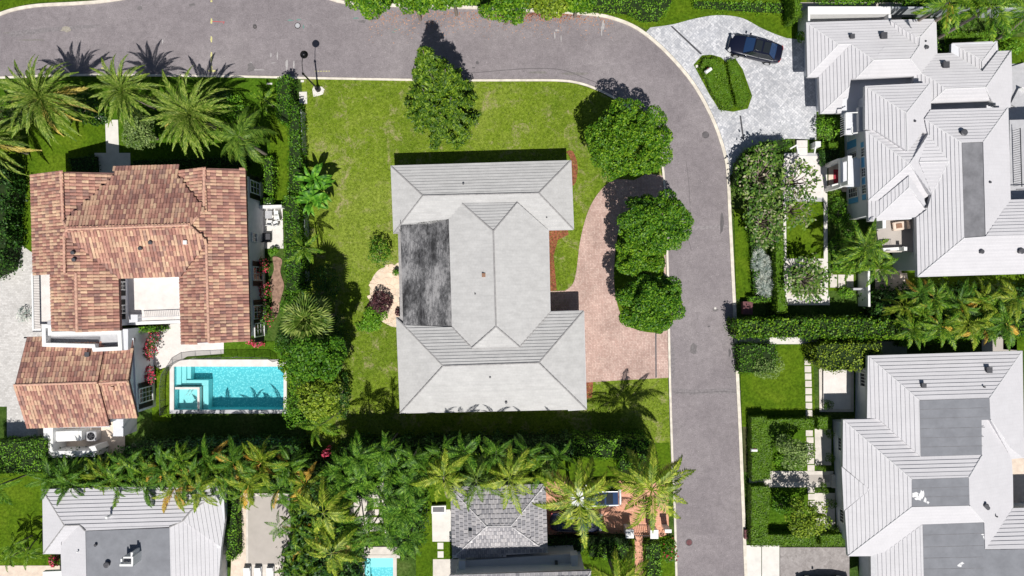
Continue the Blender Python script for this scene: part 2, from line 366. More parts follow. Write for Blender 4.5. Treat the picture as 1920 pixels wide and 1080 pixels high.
    M['wood'] = simple('brown_wood', (0.30, 0.17, 0.11), 0.7, var=0.2, scale=6)
    M['rubber'] = simple('tyre_rubber', (0.02, 0.02, 0.02), 0.8)
    M['brown'] = simple('maroon_brick', (0.16, 0.07, 0.075), 0.85, var=0.3, scale=5)
    m, nt, b = new_mat('window_glass'); b.inputs['Base Color'].default_value = (0.02, 0.025, 0.03, 1); b.inputs['Roughness'].default_value = 0.08; M['glass'] = m
    def paint(name, c, rough=0.18):
        m, nt, b = new_mat(name); b.inputs['Base Color'].default_value = (*c, 1); b.inputs['Roughness'].default_value = 0.35
        b.inputs['Metallic'].default_value = 0.2; b.inputs['Coat Weight'].default_value = 0.8; b.inputs['Coat Roughness'].default_value = 0.06; return m
    M['paint_blue'] = paint('midnight_car_paint', (0.006, 0.008, 0.025))
    M['paint_white'] = paint('white_car_paint', (0.75, 0.77, 0.78))
    M['paint_navy'] = paint('navy_car_paint', (0.015, 0.02, 0.06))
    m, nt, b = new_mat('tinted_car_glass'); b.inputs['Base Color'].default_value = (0.02, 0.05, 0.13, 1); b.inputs['Roughness'].default_value = 0.04
    b.inputs['Coat Weight'].default_value = 1.0; M['carglass'] = m
    M['yellow_mark'] = simple('faded_yellow_paint', (0.62, 0.58, 0.26), 0.8, var=0.3, scale=12)
    M['white_mark'] = simple('faded_white_paint', (0.42, 0.40, 0.40), 0.85, var=0.3, scale=8)
    M['red_mark'] = simple('red_survey_paint', (0.55, 0.08, 0.08), 0.8)
    M['teal_mark'] = simple('teal_survey_paint', (0.15, 0.27, 0.24), 0.8)
    M['oil'] = simple('dark_tar_stain', (0.13, 0.12, 0.125), 0.8, var=0.25, scale=3)
    M['iron'] = simple('cast_iron_cover', (0.13, 0.12, 0.12), 0.7, var=0.4, scale=9)
    # pool
    m, nt, b = new_mat('pool_plaster_painted_caustics')
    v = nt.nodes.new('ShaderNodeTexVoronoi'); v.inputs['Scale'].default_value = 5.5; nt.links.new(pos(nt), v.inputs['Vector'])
    c = ramp(nt, v.outputs['Distance'], [(0.15, (0.42, 0.76, 0.78)), (0.55, (0.17, 0.52, 0.57))])  # bright cells paint the caustic light pattern into the plaster colour
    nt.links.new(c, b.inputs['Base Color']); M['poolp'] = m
    m, nt, b = new_mat('pool_step_plaster'); b.inputs['Base Color'].default_value = (0.50, 0.74, 0.74, 1); M['poolstep'] = m
    m, nt, b = new_mat('pool_water')
    nt.nodes.remove(b); out = nt.nodes['Material Output']
    tr = nt.nodes.new('ShaderNodeBsdfTransparent'); tr.inputs[0].default_value = (0.70, 0.95, 0.97, 1)
    gl = nt.nodes.new('ShaderNodeBsdfGlossy'); gl.inputs['Roughness'].default_value = 0.03
    fz = nt.nodes.new('ShaderNodeFresnel'); fz.inputs['IOR'].default_value = 1.33
    bp = nt.nodes.new('ShaderNodeBump'); bp.inputs['Strength'].default_value = 0.25; bp.inputs['Distance'].default_value = 0.05
    nt.links.new(noise(nt, 5.5, 3, 0.6), bp.inputs['Height']); nt.links.new(bp.outputs[0], gl.inputs['Normal']); nt.links.new(bp.outputs[0], fz.inputs['Normal'])
    mx = nt.nodes.new('ShaderNodeMixShader'); nt.links.new(fz.outputs[0], mx.inputs[0]); nt.links.new(tr.outputs[0], mx.inputs[1]); nt.links.new(gl.outputs[0], mx.inputs[2])
    nt.links.new(mx.outputs[0], out.inputs[0]); M['water'] = m
    m, nt, b = new_mat('fence_mesh'); b.inputs['Base Color'].default_value = (0.02, 0.02, 0.02, 1)
    tr = nt.nodes.new('ShaderNodeBsdfTransparent'); mx = nt.nodes.new('ShaderNodeMixShader'); mx.inputs[0].default_value = 0.45
    nt.links.new(tr.outputs[0], mx.inputs[1]); nt.links.new(b.outputs[0], mx.inputs[2]); nt.links.new(mx.outputs[0], nt.nodes['Material Output'].inputs[0]); M['mesh'] = m
build_mats()
# ------------------------------------------------------------ ground, road, lawns (setting)
def rect_grid(x0, x1, y0, y1, holes, z, name, mat, kind='structure'):
    xs = sorted({x0, x1, *[h[0] for h in holes], *[h[1] for h in holes]}); ys = sorted({y0, y1, *[h[2] for h in holes], *[h[3] for h in holes]})
    bm = bmesh.new()
    for i in range(len(xs) - 1):
        for j in range(len(ys) - 1):
            cx, cy = (xs[i] + xs[i + 1]) / 2, (ys[j] + ys[j + 1]) / 2
            if any(h[0] < cx < h[1] and h[2] < cy < h[3] for h in holes): continue
            bm.faces.new([bm.verts.new((a, b, z)) for a, b in ((xs[i], ys[j]), (xs[i + 1], ys[j]), (xs[i + 1], ys[j + 1]), (xs[i], ys[j + 1]))])
    bmesh.ops.remove_doubles(bm, verts=bm.verts[:], dist=1e-4)
    return tag(bm_obj(name, bm, mat), kind=kind)
def g2(px, py): v = P(px, py); return v.x, v.y
px0, py0 = g2(327, 768); px1, py1 = g2(532, 687); POOL = (px0, px1, py0, py1)
qx0, qy0 = g2(684, 1140); qx1, qy1 = g2(737, 1045); POOL2 = (qx0, qx1, qy0, qy1)
rect_grid(-260, 260, -260, 260, [POOL, POOL2], -0.03, 'ground', M['rough'])
_lvl = [0.0]
def sheet(name, px, mat, z, smooth=0, parent=None, kind='structure'):
    """flat patch of ground; every patch gets a height of its own so none are coplanar"""
    _lvl[0] = (_lvl[0] + 0.00025) % 0.0055
    if smooth: px = smooth_path(px, smooth, True)
    pts = [P(x, y) for x, y in px]; pts = [(p.x, p.y) for p in pts]
    if area2(pts) < 0: pts = pts[::-1]
    bm = bmesh.new(); tess(bm, [bm.verts.new((x, y, z + _lvl[0])) for x, y in pts])
    o = bm_obj(name, bm, mat, parent)
    if parent is None: tag(o, kind=kind)
    return o
outer = smooth_path([(-60, 60), (0, 27), (60, 12), (140, 7), (200, 2), (260, -12), (330, -60)], 5)
outer2 = smooth_path([(560, -40), (620, -2), (680, 8), (760, 11), (900, 15), (1010, 20), (1108, 27), (1150, 35), (1192, 52), (1232, 82), (1268, 118), (1298, 155), (1322, 195), (1342, 238), (1356, 280), (1364, 320),
                      (1368, 400), (1373, 500), (1378, 600), (1382, 700), (1387, 800), (1391, 900), (1395, 1000), (1400, 1120), (1410, 1300)], 5)
inner = smooth_path([(-200, 152), (0, 146), (150, 141), (400, 143), (600, 147), (770, 150), (900, 151), (1040, 151), (1085, 156), (1120, 168), (1160, 189), (1195, 216), (1222, 250), (1238, 290), (1245, 340),
                     (1249, 420), (1252, 520), (1254, 625), (1256, 720), (1260, 850), (1265, 960), (1269, 1120), (1275, 1300)], 5)
sheet('road', [(-200, 70)] + outer + [(330, -300), (560, -300)] + outer2 + inner[::-1], M['asphalt'], 0.0)
def strip(name, path, w, z0, z1, mat, parent=None, kind=None, zp=0.0):
    """extruded strip following a px path (w in metres, left side offset w/2 both ways)"""
    pts = [P(x, y, zp) for x, y in path]; bm = bmesh.new(); rows = []
    for i, p in enumerate(pts):
        a = pts[max(0, i - 1)]; b = pts[min(len(pts) - 1, i + 1)]; d = (b - a).xy.normalized(); n = Vector((-d.y, d.x))
        l = p.xy + n * w / 2; r = p.xy - n * w / 2
        rows.append([bm.verts.new((*l, z0)), bm.verts.new((*l, z1)), bm.verts.new((*r, z1)), bm.verts.new((*r, z0))])
    for a, b in zip(rows, rows[1:]):
        for i in range(4): bm.faces.new((a[i], a[(i + 1) % 4], b[(i + 1) % 4], b[i]))
    bm.faces.new(rows[0][::-1]); bm.faces.new(rows[-1])
    bmesh.ops.recalc_face_normals(bm, faces=bm.faces[:])
    o = bm_obj(name, bm, mat, parent)
    if kind: tag(o, kind=kind)
    return o
strip('kerb', outer, 0.30, -0.1, 0.085, M['kerb'], kind='structure')
strip('kerb', outer2, 0.30, -0.1, 0.085, M['kerb'], kind='structure')
strip('kerb', inner, 0.20, -0.1, 0.085, M['kerb'], kind='structure')
# lawns: z about 0.06
east_in = inner
sheet('verge', [(-200, 60), (-60, 55), (0, 20), (60, 6), (140, 1), (200, -6), (200, -200), (-200, -200)], M['lush'], 0.05)
sheet('lawn', [(566, 149), (770, 152), (900, 153), (1040, 153), (1083, 158), (1118, 170), (1158, 191), (1192, 218), (1219, 252), (1235, 290), (1242, 340), (1246, 420), (1249, 520), (1252, 710), (1257, 850), (1258, 870), (575, 870), (570, 500)], M['grass'], 0.05)
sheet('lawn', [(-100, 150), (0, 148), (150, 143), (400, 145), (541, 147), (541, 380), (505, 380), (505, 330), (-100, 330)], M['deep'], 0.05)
sheet('lawn', [(-60, 230), (200, 230), (240, 330), (60, 330), (66, 520), (30, 455), (0, 510), (-60, 520)], M['lush'], 0.055)
sheet('lawn', [(508, 215), (545, 215), (545, 375), (505, 375)], M['lush'], 0.058)
sheet('lawn', [(-60, 886), (90, 886), (110, 1020), (110, 1062), (-60, 1062)], M['lush'], 0.05)
sheet('lawn', [(780, 1085), (780, 960), (800, 900), (850, 900), (850, 1085)], M['lush'], 0.05)
sheet('lawn', [(1040, 830), (1255, 830), (1260, 920), (1040, 912)], M['lush'], 0.054)
sheet('lawn', [(1086, 1005), (1265, 1005), (1267, 1120), (1086, 1120)], M['lush'], 0.05)
sheet('lawn', [(1376, 392), (1415, 392), (1415, 560), (1380, 560)], M['lush'], 0.05)
sheet('lawn', [(1470, 372), (1546, 372), (1546, 492), (1474, 492)], M['lush'], 0.05)
sheet('lawn', [(1386, 640), (1512, 640), (1512, 800), (1391, 800)], M['lush'], 0.05)
sheet('lawn', [(1392, 800), (1410, 800), (1412, 885), (1395, 885)], M['soil'], 0.05)
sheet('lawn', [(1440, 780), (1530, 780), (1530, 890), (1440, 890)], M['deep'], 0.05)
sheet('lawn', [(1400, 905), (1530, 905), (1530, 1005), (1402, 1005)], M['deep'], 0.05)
sheet('lawn', [(1108, 22), (1150, 30), (1215, 56), (1225, 58), (1300, 60), (1400, 62), (1440, 80), (1478, 90), (1512, 90), (1512, -60), (1060, -60), (1060, 18)], M['lush'], 0.05)
sheet('lawn', [(1300, 122), (1316, 104), (1334, 103), (1352, 108), (1362, 118), (1378, 110), (1392, 130), (1410, 180), (1402, 204), (1374, 210), (1348, 206), (1330, 178)], M['lush'], 0.062)
sheet('lawn', [(1750, 70), (1960, 70), (1960, 200), (1890, 200), (1750, 110)], M['lush'], 0.05)
sheet('lawn', [(1640, 500), (1960, 500), (1960, 545), (1640, 545)], M['lush'], 0.045)
sheet('lawn', [(1880, 610), (1960, 610), (1960, 660), (1880, 655)], M['lush'], 0.05)
sheet('lawn', [(282, 650), (322, 700), (322, 790), (286, 790)], M['lush'], 0.05)
sheet('lawn', [(415, 640), (560, 640), (560, 673), (415, 673)], M['deep'], 0.05)
sheet('mulch_bed', [(1062, 285), (1074, 284), (1083, 310), (1080, 340), (1072, 345), (1070, 300)], M['mulch'], 0.058, 4)
sheet('mulch_bed', [(1024, 425), (1064, 428), (1066, 440), (1046, 450), (1038, 480), (1044, 544), (1030, 546)], M['mulch'], 0.066)
sheet('mulch_bed', [(1090, 712), (1112, 716), (1110, 745), (1092, 750)], M['mulch'], 0.066)
sheet('mulch_bed', [(512, 482), (529, 487), (526, 510), (533, 535), (527, 560), (520, 592), (508, 600), (511, 560), (507, 530), (514, 505)], simple('pinkish_mulch', (0.30, 0.19, 0.14), 0.95, var=0.5, scale=3), 0.06, 4)
# drives and paths
drive = smooth_path([(1188, 338), (1150, 338), (1122, 362), (1102, 398), (1088, 450), (1081, 505), (1074, 532), (1060, 545)], 5)
sheet('driveway', drive + [(1028, 546), (1028, 590), (1060, 590), (1060, 717), (1098, 717), (1160, 713), (1253, 708), (1250, 560), (1246, 430), (1242, 330), (1215, 325)], M['pink'], 0.078)
isl = smooth_path([(1222, 366), (1190, 395), (1162, 430), (1154, 470), (1151, 520), (1156, 565), (1168, 598), (1190, 617), (1228, 624), (1243, 618), (1244, 540), (1243, 440)], 5, True)
sheet('lawn', isl, M['lush'], 0.095)
sheet('drain_strip', [(1228, 626), (1230.5, 626), (1231, 708), (1228.5, 708)], M['dgrey'], 0.092)
greydrive = smooth_path([(1219, 52), (1262, 46), (1300, 36), (1345, 29), (1390, 34), (1425, 52), (1452, 64), (1475, 72)], 4) + [(1530, 78), (1530, 262), (1475, 260), (1430, 275), (1400, 300), (1368, 330)] + \
    [(x + 3, y - 2) for x, y in outer2 if 60 < y < 318 and x > 1200][::-1]
sheet('driveway', greydrive, M['grey'], 0.062)
sheet('drain_strip', [(1257, 50), (1260, 49), (1316, 101), (1313, 103)], M['dgrey'], 0.074)
sheet('drain_strip', [(1386, 217), (1389, 217), (1395, 262), (1392, 262)], M['dgrey'], 0.074)
sheet('driveway', [(-60, 512), (0, 512), (32, 453), (70, 480), (76, 560), (120, 625), (110, 830), (14, 830), (14, 762), (-60, 762)], M['cobble'], 0.062)
sheet('driveway', [(1020, 903), (1252, 900), (1254, 1000), (1240, 1006), (1020, 1006)], M['coral'], 0.068)
sheet('driveway', [(1462, 1026), (1592, 1026), (1592, 1140), (1462, 1140)], M['taupe'], 0.06)
for a, b in (((1398, 1022), (1427, 1140)), ((1428.2, 1022), (1461, 1140))):
    sheet('driveway_slab', [(a[0], a[1]), (b[0], a[1]), (b[0], b[1]), (a[0], b[1])], M['conc'], 0.062)
sheet('path', [(1190, 1006), (1206, 1006), (1206, 1120), (1190, 1120)], M['coral'], 0.062)
sheet('path', [(198, 225), (222, 225), (224, 287), (245, 287), (246, 330), (178, 330), (178, 287), (200, 287)], M['conc'], 0.065)
sheet('path', [(1404, 883), (1562, 883), (1562, 913), (1404, 913)], M['stone'], 0.06)
sheet('path', [(1444, 890), (1555, 890), (1555, 904), (1444, 904)], M['beige'], 0.066)
sheet('path', [(1384, 632), (1535, 632), (1535, 645), (1384, 645)], M['conc'], 0.066)
sheet('path', [(1500, 640), (1640, 640), (1700, 640), (1700, 668), (1520, 668)], simple('grey_paving', (0.33, 0.32, 0.31), 0.8), 0.055)
sheet('path', [(1840, 628), (1906, 628), (1906, 664), (1840, 664)], M['beige'], 0.055)
sheet('terrace', [(1472, 291), (1548, 291), (1548, 376), (1470, 376), (1462, 330)], M['paleslab'], 0.062)
for q in ([(1470, 287), (1550, 287), (1550, 293), (1470, 293)], [(1470, 371), (1550, 371), (1550, 378), (1470, 378)], [(1544, 293), (1550, 293), (1552, 560), (1544, 560)],
          [(1468, 485), (1546, 485), (1546, 493), (1468, 493)], [(1468, 378), (1473, 378), (1475, 560), (1470, 560)], [(1472, 556), (1555, 556), (1555, 572), (1472, 572)]):
    sheet('path_edging', q, M['lgrey'] if q[0][1] < 380 and q[0][0] == 1470 else M['conc'], 0.07)
sheet('path', [(1475, 493), (1544, 493), (1544, 556), (1475, 556)], M['stone'], 0.06)
sheet('flower_bed', [(1484, 500), (1538, 500), (1538, 552), (1484, 552)], M['rough'], 0.068)
sheet('terrace', [(1535, 682), (1600, 682), (1600, 772), (1536, 772)], M['stone'], 0.06)
sheet('terrace', [(1541, 688), (1592, 688), (1592, 766), (1541, 766)], M['paleslab'], 0.3)
sheet('terrace', [(1527, 804), (1558, 804), (1558, 872), (1528, 872)], M['stone'], 0.06)
sheet('terrace', [(1527, 924), (1565, 924), (1565, 992), (1528, 992)], M['stone'], 0.06)
sheet('terrace', [(285, 610), (420, 600), (420, 663), (352, 668), (322, 685), (300, 692), (285, 680)], M['paleslab'], 0.06)
sheet('terrace', [(440, 925), (462, 925), (462, 1140), (430, 1140)], M['tan'], 0.06)
sheet('terrace', [(462, 925), (545, 925), (545, 1140), (462, 1140)], M['stone'], 0.058)
sheet('terrace', [(465, 930), (545, 930), (545, 1058), (466, 1058)], M['beige'], 0.064)
sheet('terrace', [(810, 955), (848, 955), (848, 1015), (811, 1015)], M['conc'], 0.06)
sheet('terrace', [(812, 1048), (860, 1048), (860, 1100), (812, 1100)], M['stone'], 0.06)
sheet('terrace', [(640, 935), (722, 900), (724, 1000), (690, 1000), (640, 1000)], M['stone'], 0.05)
sheet('terrace', [(672, 1025), (750, 1025), (750, 1046), (672, 1046)], M['stone'], 0.06)
sheet('terrace', [(-60, 1060), (120, 1060), (120, 1110), (-60, 1110)], M['tan'], 0.065)
sheet('terrace', [(1880, 820), (1990, 820), (1990, 960), (1880, 960)], M['tan'], 0.05)
sheet('terrace', [(1640, 505), (1690, 505), (1690, 545), (1640, 545)], M['tan'], 0.055)
sheet('terrace', [(1690, 512), (1700, 512), (1706, 548), (1690, 548)], M['tan'], 0.06)
sheet('terrace', [(495, 385), (530, 385), (532, 466), (494, 466)], M['conc'], 0.06)
sheet('terrace', [(1500, 5), (1690, 5), (1690, 70), (1500, 70)], M['beige'], 0.055)
sheet('terrace', [(1850, 120), (1990, 120), (1990, 360), (1850, 360)], M['lgrey'], 0.06)
sheet('terrace', [(1553, 296), (1625, 296), (1625, 360), (1553, 360)], M['tan'], 0.055)
sheet('utility_yard', [(70, 795), (235, 790), (235, 870), (80, 870)], M['tan'], 0.07)
# flagstone patio, every stone a piece
pat = sheet('flagstone_patio', [(735, 500), (712, 505), (697, 525), (694, 550), (700, 580), (720, 605), (752, 605), (752, 500)], simple('sand_joint', (0.70, 0.58, 0.46), 0.9, var=0.2), 0.056, 5)
seeds = [(rnd.uniform(694, 752), rnd.uniform(498, 608)) for _ in range(70)]
pp = [(735, 502), (714, 507), (699, 526), (696, 550), (702, 579), (721, 603), (750, 603), (750, 502)]
for si, s in enumerate(seeds):
    if not pip(s[0], s[1], pp): continue
    poly = [(s[0] + 9 * math.cos(a * math.pi / 5), s[1] + 9 * math.sin(a * math.pi / 5)) for a in range(10)]
    for t in seeds:
        if t is s: continue
        mx_, my_ = (s[0] + t[0]) / 2, (s[1] + t[1]) / 2; dx, dy = t[0] - s[0], t[1] - s[1]; dl = math.hypot(dx, dy)
        mx_ -= dx / dl * 0.5; my_ -= dy / dl * 0.5
        out = []
        for i in range(len(poly)):
            a, b = poly[i - 1], poly[i]; da = (a[0] - mx_) * dx + (a[1] - my_) * dy; db = (b[0] - mx_) * dx + (b[1] - my_) * dy
            if (da < 0) != (db < 0): u = da / (da - db); out.append((a[0] + (b[0] - a[0]) * u, a[1] + (b[1] - a[1]) * u))
            if db < 0: out.append(b)
        poly = out
        if len(poly) < 3: break
    if len(poly) < 3 or abs(area2(poly)) < 6: continue
    slab('flagstone', poly, 0.05, 0.085 + rnd.random() * 0.01, M['flag'], pat, zp=0)
# stepping stones
def stones(label_parent, pts, w, h, mat):
    for x, y in pts:
        dx = rnd.uniform(-0.3, 0.3)
        slab('paving_stone', [(x - w / 2 + dx, y - h / 2), (x + w / 2 + dx, y - h / 2), (x + w / 2 + dx, y + h / 2), (x - w / 2 + dx, y + h / 2)], 0.03, 0.085, mat, label_parent, zp=0)
sp = sheet('stepping_stone_path', [(1504, 646), (1524, 646), (1528, 784), (1509, 784)], M['lush'], 0.056)
stones(sp, [(1513.3 + i * 0.33, 651 + i * 13.7) for i in range(10)], 12, 11.6, M['stone'])
sp2 = sheet('stepping_stone_path', [(1509, 806), (1528, 806), (1528, 886), (1510, 886)], M['lush'], 0.058)
stones(sp2, [(1517, 812), (1518, 825), (1518, 838), (1519, 851), (1519, 864), (1520, 877)], 13, 11, M['stone'])
sp3 = sheet('stepping_stone_path', [(1512, 912), (1530, 912), (1530, 960), (1512, 960)], M['lush'], 0.058)
stones(sp3, [(1520.5, 918), (1521, 931), (1521, 944)], 13, 11, M['stone'])
sp4 = sheet('stepping_stone_path', [(1553, 512), (1602, 512), (1602, 545), (1553, 545)], M['lush'], 0.058)
stones(sp4, [(1562, 527), (1577, 527), (1593, 527)], 13, 24, M['stone'])
sp5 = sheet('stepping_stone_path', [(815, 1015), (836, 1015), (836, 1052), (815, 1052)], M['lush'], 0.06)
stones(sp5, [(826, 1023), (826, 1039)], 11, 12, M['conc'])
sp6 = sheet('stepping_stone_path', [(688, 950), (722, 950), (722, 1000), (690, 1000)], M['lush'], 0.058)
stones(sp6, [(705, 960), (706, 975), (706, 990)], 26, 11, M['stone'])
# road paint and covers
def markpoly(name, pts, mat, z=0.008):
    return sheet(name, pts, mat, z)
def dab(name, x, y, w, h, mat, n=5, z=0.006):
    """irregular faded patch of paint or tar"""
    pts = []
    for i in range(12):
        a = i * math.pi / 6; k = rnd.uniform(0.65, 1.15)
        pts.append((x + w / 2 * k * math.cos(a), y + h / 2 * k * math.sin(a)))
    return sheet(name, pts, mat, z)
for y, h in ((2, 5), (39, 12), (74, 13), (108, 26), (128, 12)): dab('yellow_road_mark', 396.5, y, 4, h, M['yellow_mark'])
dab('yellow_road_mark', 398, 133, 16, 5, M['yellow_mark']); dab('yellow_road_mark', 192, 128, 10, 2.5, M['yellow_mark'])
for x in range(592, 620, 5): dab('yellow_road_mark', x, 133.5, 4, 1.8, M['yellow_mark'])
markpoly('red_road_mark', [(397, 39.5), (421, 41), (421, 42), (397, 40.7)], M['red_mark']); markpoly('red_road_mark', [(420, 40), (421, 40), (419.5, 45), (418.5, 45)], M['red_mark'])
for x, y, w, h in ((508, 104, 3, 11), (520, 105, 2.5, 16), (513, 118, 12, 1.5), (538, 122, 5, 24), (551, 122, 4, 22), (471, 122, 3, 14), (484, 131, 30, 2), (1131, 45, 5, 22), (1128, 58, 3, 20), (1045, 57, 10, 4), (1040, 66, 3, 16), (1052, 72, 2, 14), (305, 78, 3, 10)):
    dab('faded_road_mark', x, y, w, h, M['yellow_mark'] if w == 24 else M['white_mark'])
for x, y, w, h in ((545, 38, 12, 3), (560, 37, 10, 3), (569, 50, 3, 9), (742, 55, 8, 1.5), (738, 60, 6, 2), (668, 34, 13, 3)): dab('teal_road_mark', x, y, w, h, M['teal_mark'])
for x, y, w, h in ((680, 40, 15, 7), (478, 48, 9, 8), (262, 15, 10, 9), (360, 9, 12, 6), (895, 118, 6, 8), (888, 127, 8, 3), (1300, 655, 16, 22), (1341, 581, 14, 6), (1368, 662, 5, 18), (1329, 612, 5, 4), (1353, 420, 8, 40), (470, 126, 14, 20)):
    dab('tar_stain', x, y, w, h, simple('tar_stain', (0.175, 0.162, 0.165), 0.85, var=0.3, scale=6) if w > 9 else M['oil'])
dab('pale_stain', 125, 55, 24, 11, simple('dust_stain', (0.34, 0.31, 0.26), 0.9, var=0.25, scale=5))
for i in range(0):
    t = rnd.random()
    if t < 0.5: x, y = rnd.uniform(720, 1080), rnd.gauss(40, 14)
    elif t < 0.7: x, y = rnd.uniform(180, 300), rnd.gauss(16, 6)
    else: x, y = rnd.uniform(100, 1200), rnd.uniform(20, 140)
    dab('leaf_litter', x, max(22, y), rnd.uniform(1, 2.6), rnd.uniform(1, 2.2), rnd.choice([M['oil'], M['tan'], M['wood'], M['white_mark']]), z=0.007)
# leaf litter and grit, thickest under the street trees
LX = []; 
def litter(name, mat, n, fn, size):
    pts = np.array([fn() for _ in range(n)]); W = np.array([[(x - 960) / 20, (540 - y) / 20, 0.012] for x, y in pts])
    a = rng.uniform(0, 6.28, n); L = size * rng.uniform(0.5, 1.3, n); c = np.stack([np.cos(a) * L, np.sin(a) * L, np.zeros(n)], 1); d = np.stack([-np.sin(a) * L * .5, np.cos(a) * L * .5, np.zeros(n)], 1)
    V = np.stack([W - c, W - d, W + c, W + d], 1).reshape(-1, 3); o = np_obj(name, V, np.arange(n * 4).reshape(n, 4), mat); tag(o, kind='stuff'); return o
def lf():
    x = rnd.uniform(690, 1150); return (x, 20 + 6 * max(0, (x - 1080) / 70) ** 2 + abs(rnd.gauss(0, 20)))
tag(litter('leaf_litter', simple('dry_leaf_litter', (0.50, 0.27, 0.17), 0.9, var=0.5, scale=3), 1100, lf, 0.07), 'brown dry leaf litter on the road below the street trees at the top', 'leaf litter')
def lf2():
    return (rnd.gauss(1000, 60), 24 + abs(rnd.gauss(0, 7)))
tag(litter('leaf_litter', simple('rust_leaf_litter', (0.42, 0.17, 0.09), 0.9, var=0.4, scale=3), 700, lf2, 0.08), 'dense rusty leaf litter against the top kerb under the yellowish street tree', 'leaf litter')
def gr():
    t = rnd.random()
    if t < 0.6: return (rnd.uniform(10, 1180), rnd.uniform(16, 138))
    return (rnd.uniform(1268, 1375), rnd.uniform(260, 1078))
tag(litter('road_grit', simple('pale_grit', (0.62, 0.58, 0.56), 0.9, var=0.2), 260, gr, 0.035), 'scattered pale grit and scraps on the grey asphalt', 'grit')
tag(litter('road_specks', M['oil'], 420, gr, 0.045), 'scattered small dark specks on the grey asphalt', 'specks')
crack = smooth_path([(870, 138), (930, 133), (985, 129), (1035, 129), (1065, 134), (1095, 146), (1130, 160), (1160, 178)], 6)
strip('road_crack', crack, 0.05, 0.0, 0.012, M['oil'], kind='structure')
strip('road_crack', smooth_path([(1286, 300), (1291, 340), (1294, 400), (1288, 430), (1296, 470)], 5), 0.035, 0.0, 0.011, M['oil'], kind='structure')
strip('road_crack', smooth_path([(1262, 735), (1300, 737), (1350, 734), (1385, 736)], 5), 0.035, 0.0, 0.0112, M['oil'], kind='structure')
for x, y, w, h in ((1075, 138, 60, 6), (1010, 136, 40, 5), (30, 62, 50, 4), (60, 75, 60, 3)): dab('tar_stain', x, y, w, h, simple('faint_stain', (0.21, 0.195, 0.185), 0.85, var=0.3, scale=4), z=0.0045)
pm_ = simple('asphalt_patch', (0.225, 0.205, 0.212), 0.85, var=0.3, scale=5); pm2_ = simple('pale_asphalt_patch', (0.275, 0.25, 0.258), 0.85, var=0.3, scale=5)
for q, m in (([(1262, 728), (1300, 731), (1345, 729), (1383, 730), (1384, 737), (1340, 738), (1300, 740), (1262, 738)], pm_), ([(1252, 640), (1262, 642), (1266, 700), (1257, 722), (1256, 660)], pm_),
           ([(1240, 420), (1300, 424), (1360, 421), (1366, 426), (1300, 431), (1250, 428)], pm2_), ([(20, 60), (90, 52), (180, 46), (180, 52), (90, 60), (25, 70)], pm_)):
    sheet('road_patch', smooth_path(q, 3, True), m, 0.0035)
def cover(x, y, r, label, mat=M['iron'], ring=None):
    bm = bmesh.new(); p = P(x, y); cyl(bm, (p.x, p.y, 0.0), r, 0.022, 20)
    o = root('manhole_cover', label, 'manhole cover', (0, 0, 0))
    bm_obj('lid', bm, mat, o)
    bm = bmesh.new(); bmesh.ops.create_cone(bm, cap_ends=False, segments=24, radius1=r * 1.28, radius2=r * 1.22, depth=0.02, matrix=Matrix.Translation((p.x, p.y, 0.014)))
    ret = bmesh.ops.create_cone(bm, cap_ends=False, segments=24, radius1=r * 1.05, radius2=r * 1.22, depth=0.001, matrix=Matrix.Translation((p.x, p.y, 0.024)))
    bm_obj('collar', bm, ring or M['metal'], o)
cover(558, 48, 0.22, 'round iron manhole cover with dark rim and teal paint around it on the grey road', M['lgrey'])
cover(478, 50.5, 0.13, 'small dark utility cover in the road left of the teal painted manhole')
cover(1323, 253, 0.26, 'dark round manhole cover in the bend of the road beside the grey paver drive', M['oil'], M['oil'])
cover(1292, 1017, 0.26, 'rusty brown manhole cover in the straight road near the white gate pillars', M['brown'], M['oil'])
cover(1341, 578, 0.09, 'tiny pale survey cap in the road beside the long clipped hedge', M['conc'], M['conc'])

# ------------------------------------------------------------ roof machinery
AZ = R(1.6)
DIRS = {'N': Vector((-math.sin(AZ), math.cos(AZ), 0)), 'S': Vector((math.sin(AZ), -math.cos(AZ), 0)),
        'E': Vector((math.cos(AZ), math.sin(AZ), 0)), 'W': Vector((-math.cos(AZ), -math.sin(AZ), 0))}
class Plane:
    def __init__(s, d, anchor, pitch, rot=0.0):
        s.d = DIRS[d] if isinstance(d, str) else d
        if rot: s.d = Matrix.Rotation(R(rot), 3, 'Z') @ s.d
        s.pitch = pitch; s.a = P(*anchor); s.n = Vector((s.d.x * pitch, s.d.y * pitch, 1)).normalized()
    def at(s, px, py):
        r = Vector(((px - 960) / 20 / HC, (540 - py) / 20 / HC, -1.0)); o = Vector((0, 0, HC))
        t = (s.a - o).dot(s.n) / r.dot(s.n); return o + r * t
    def z(s, px, py): return s.at(px, py).z
def islands(bm):
    left = set(bm.faces); groups = []
    while left:
        st = [left.pop()]; g = []
        while st:
            f = st.pop(); g.append(f)
            for e in f.edges:
                for q in e.link_faces:
                    if q in left: left.discard(q); st.append(q)
        groups.append(g)
    if len(groups) == 1: return [bm]
    out = []
    for g in groups:
        b = bmesh.new(); m = {}
        for f in g: b.faces.new([m.setdefault(v, None) or m.__setitem__(v, b.verts.new(v.co)) or m[v] for v in f.verts])
        b.normal_update(); out.append(b)
    bm.free(); return out
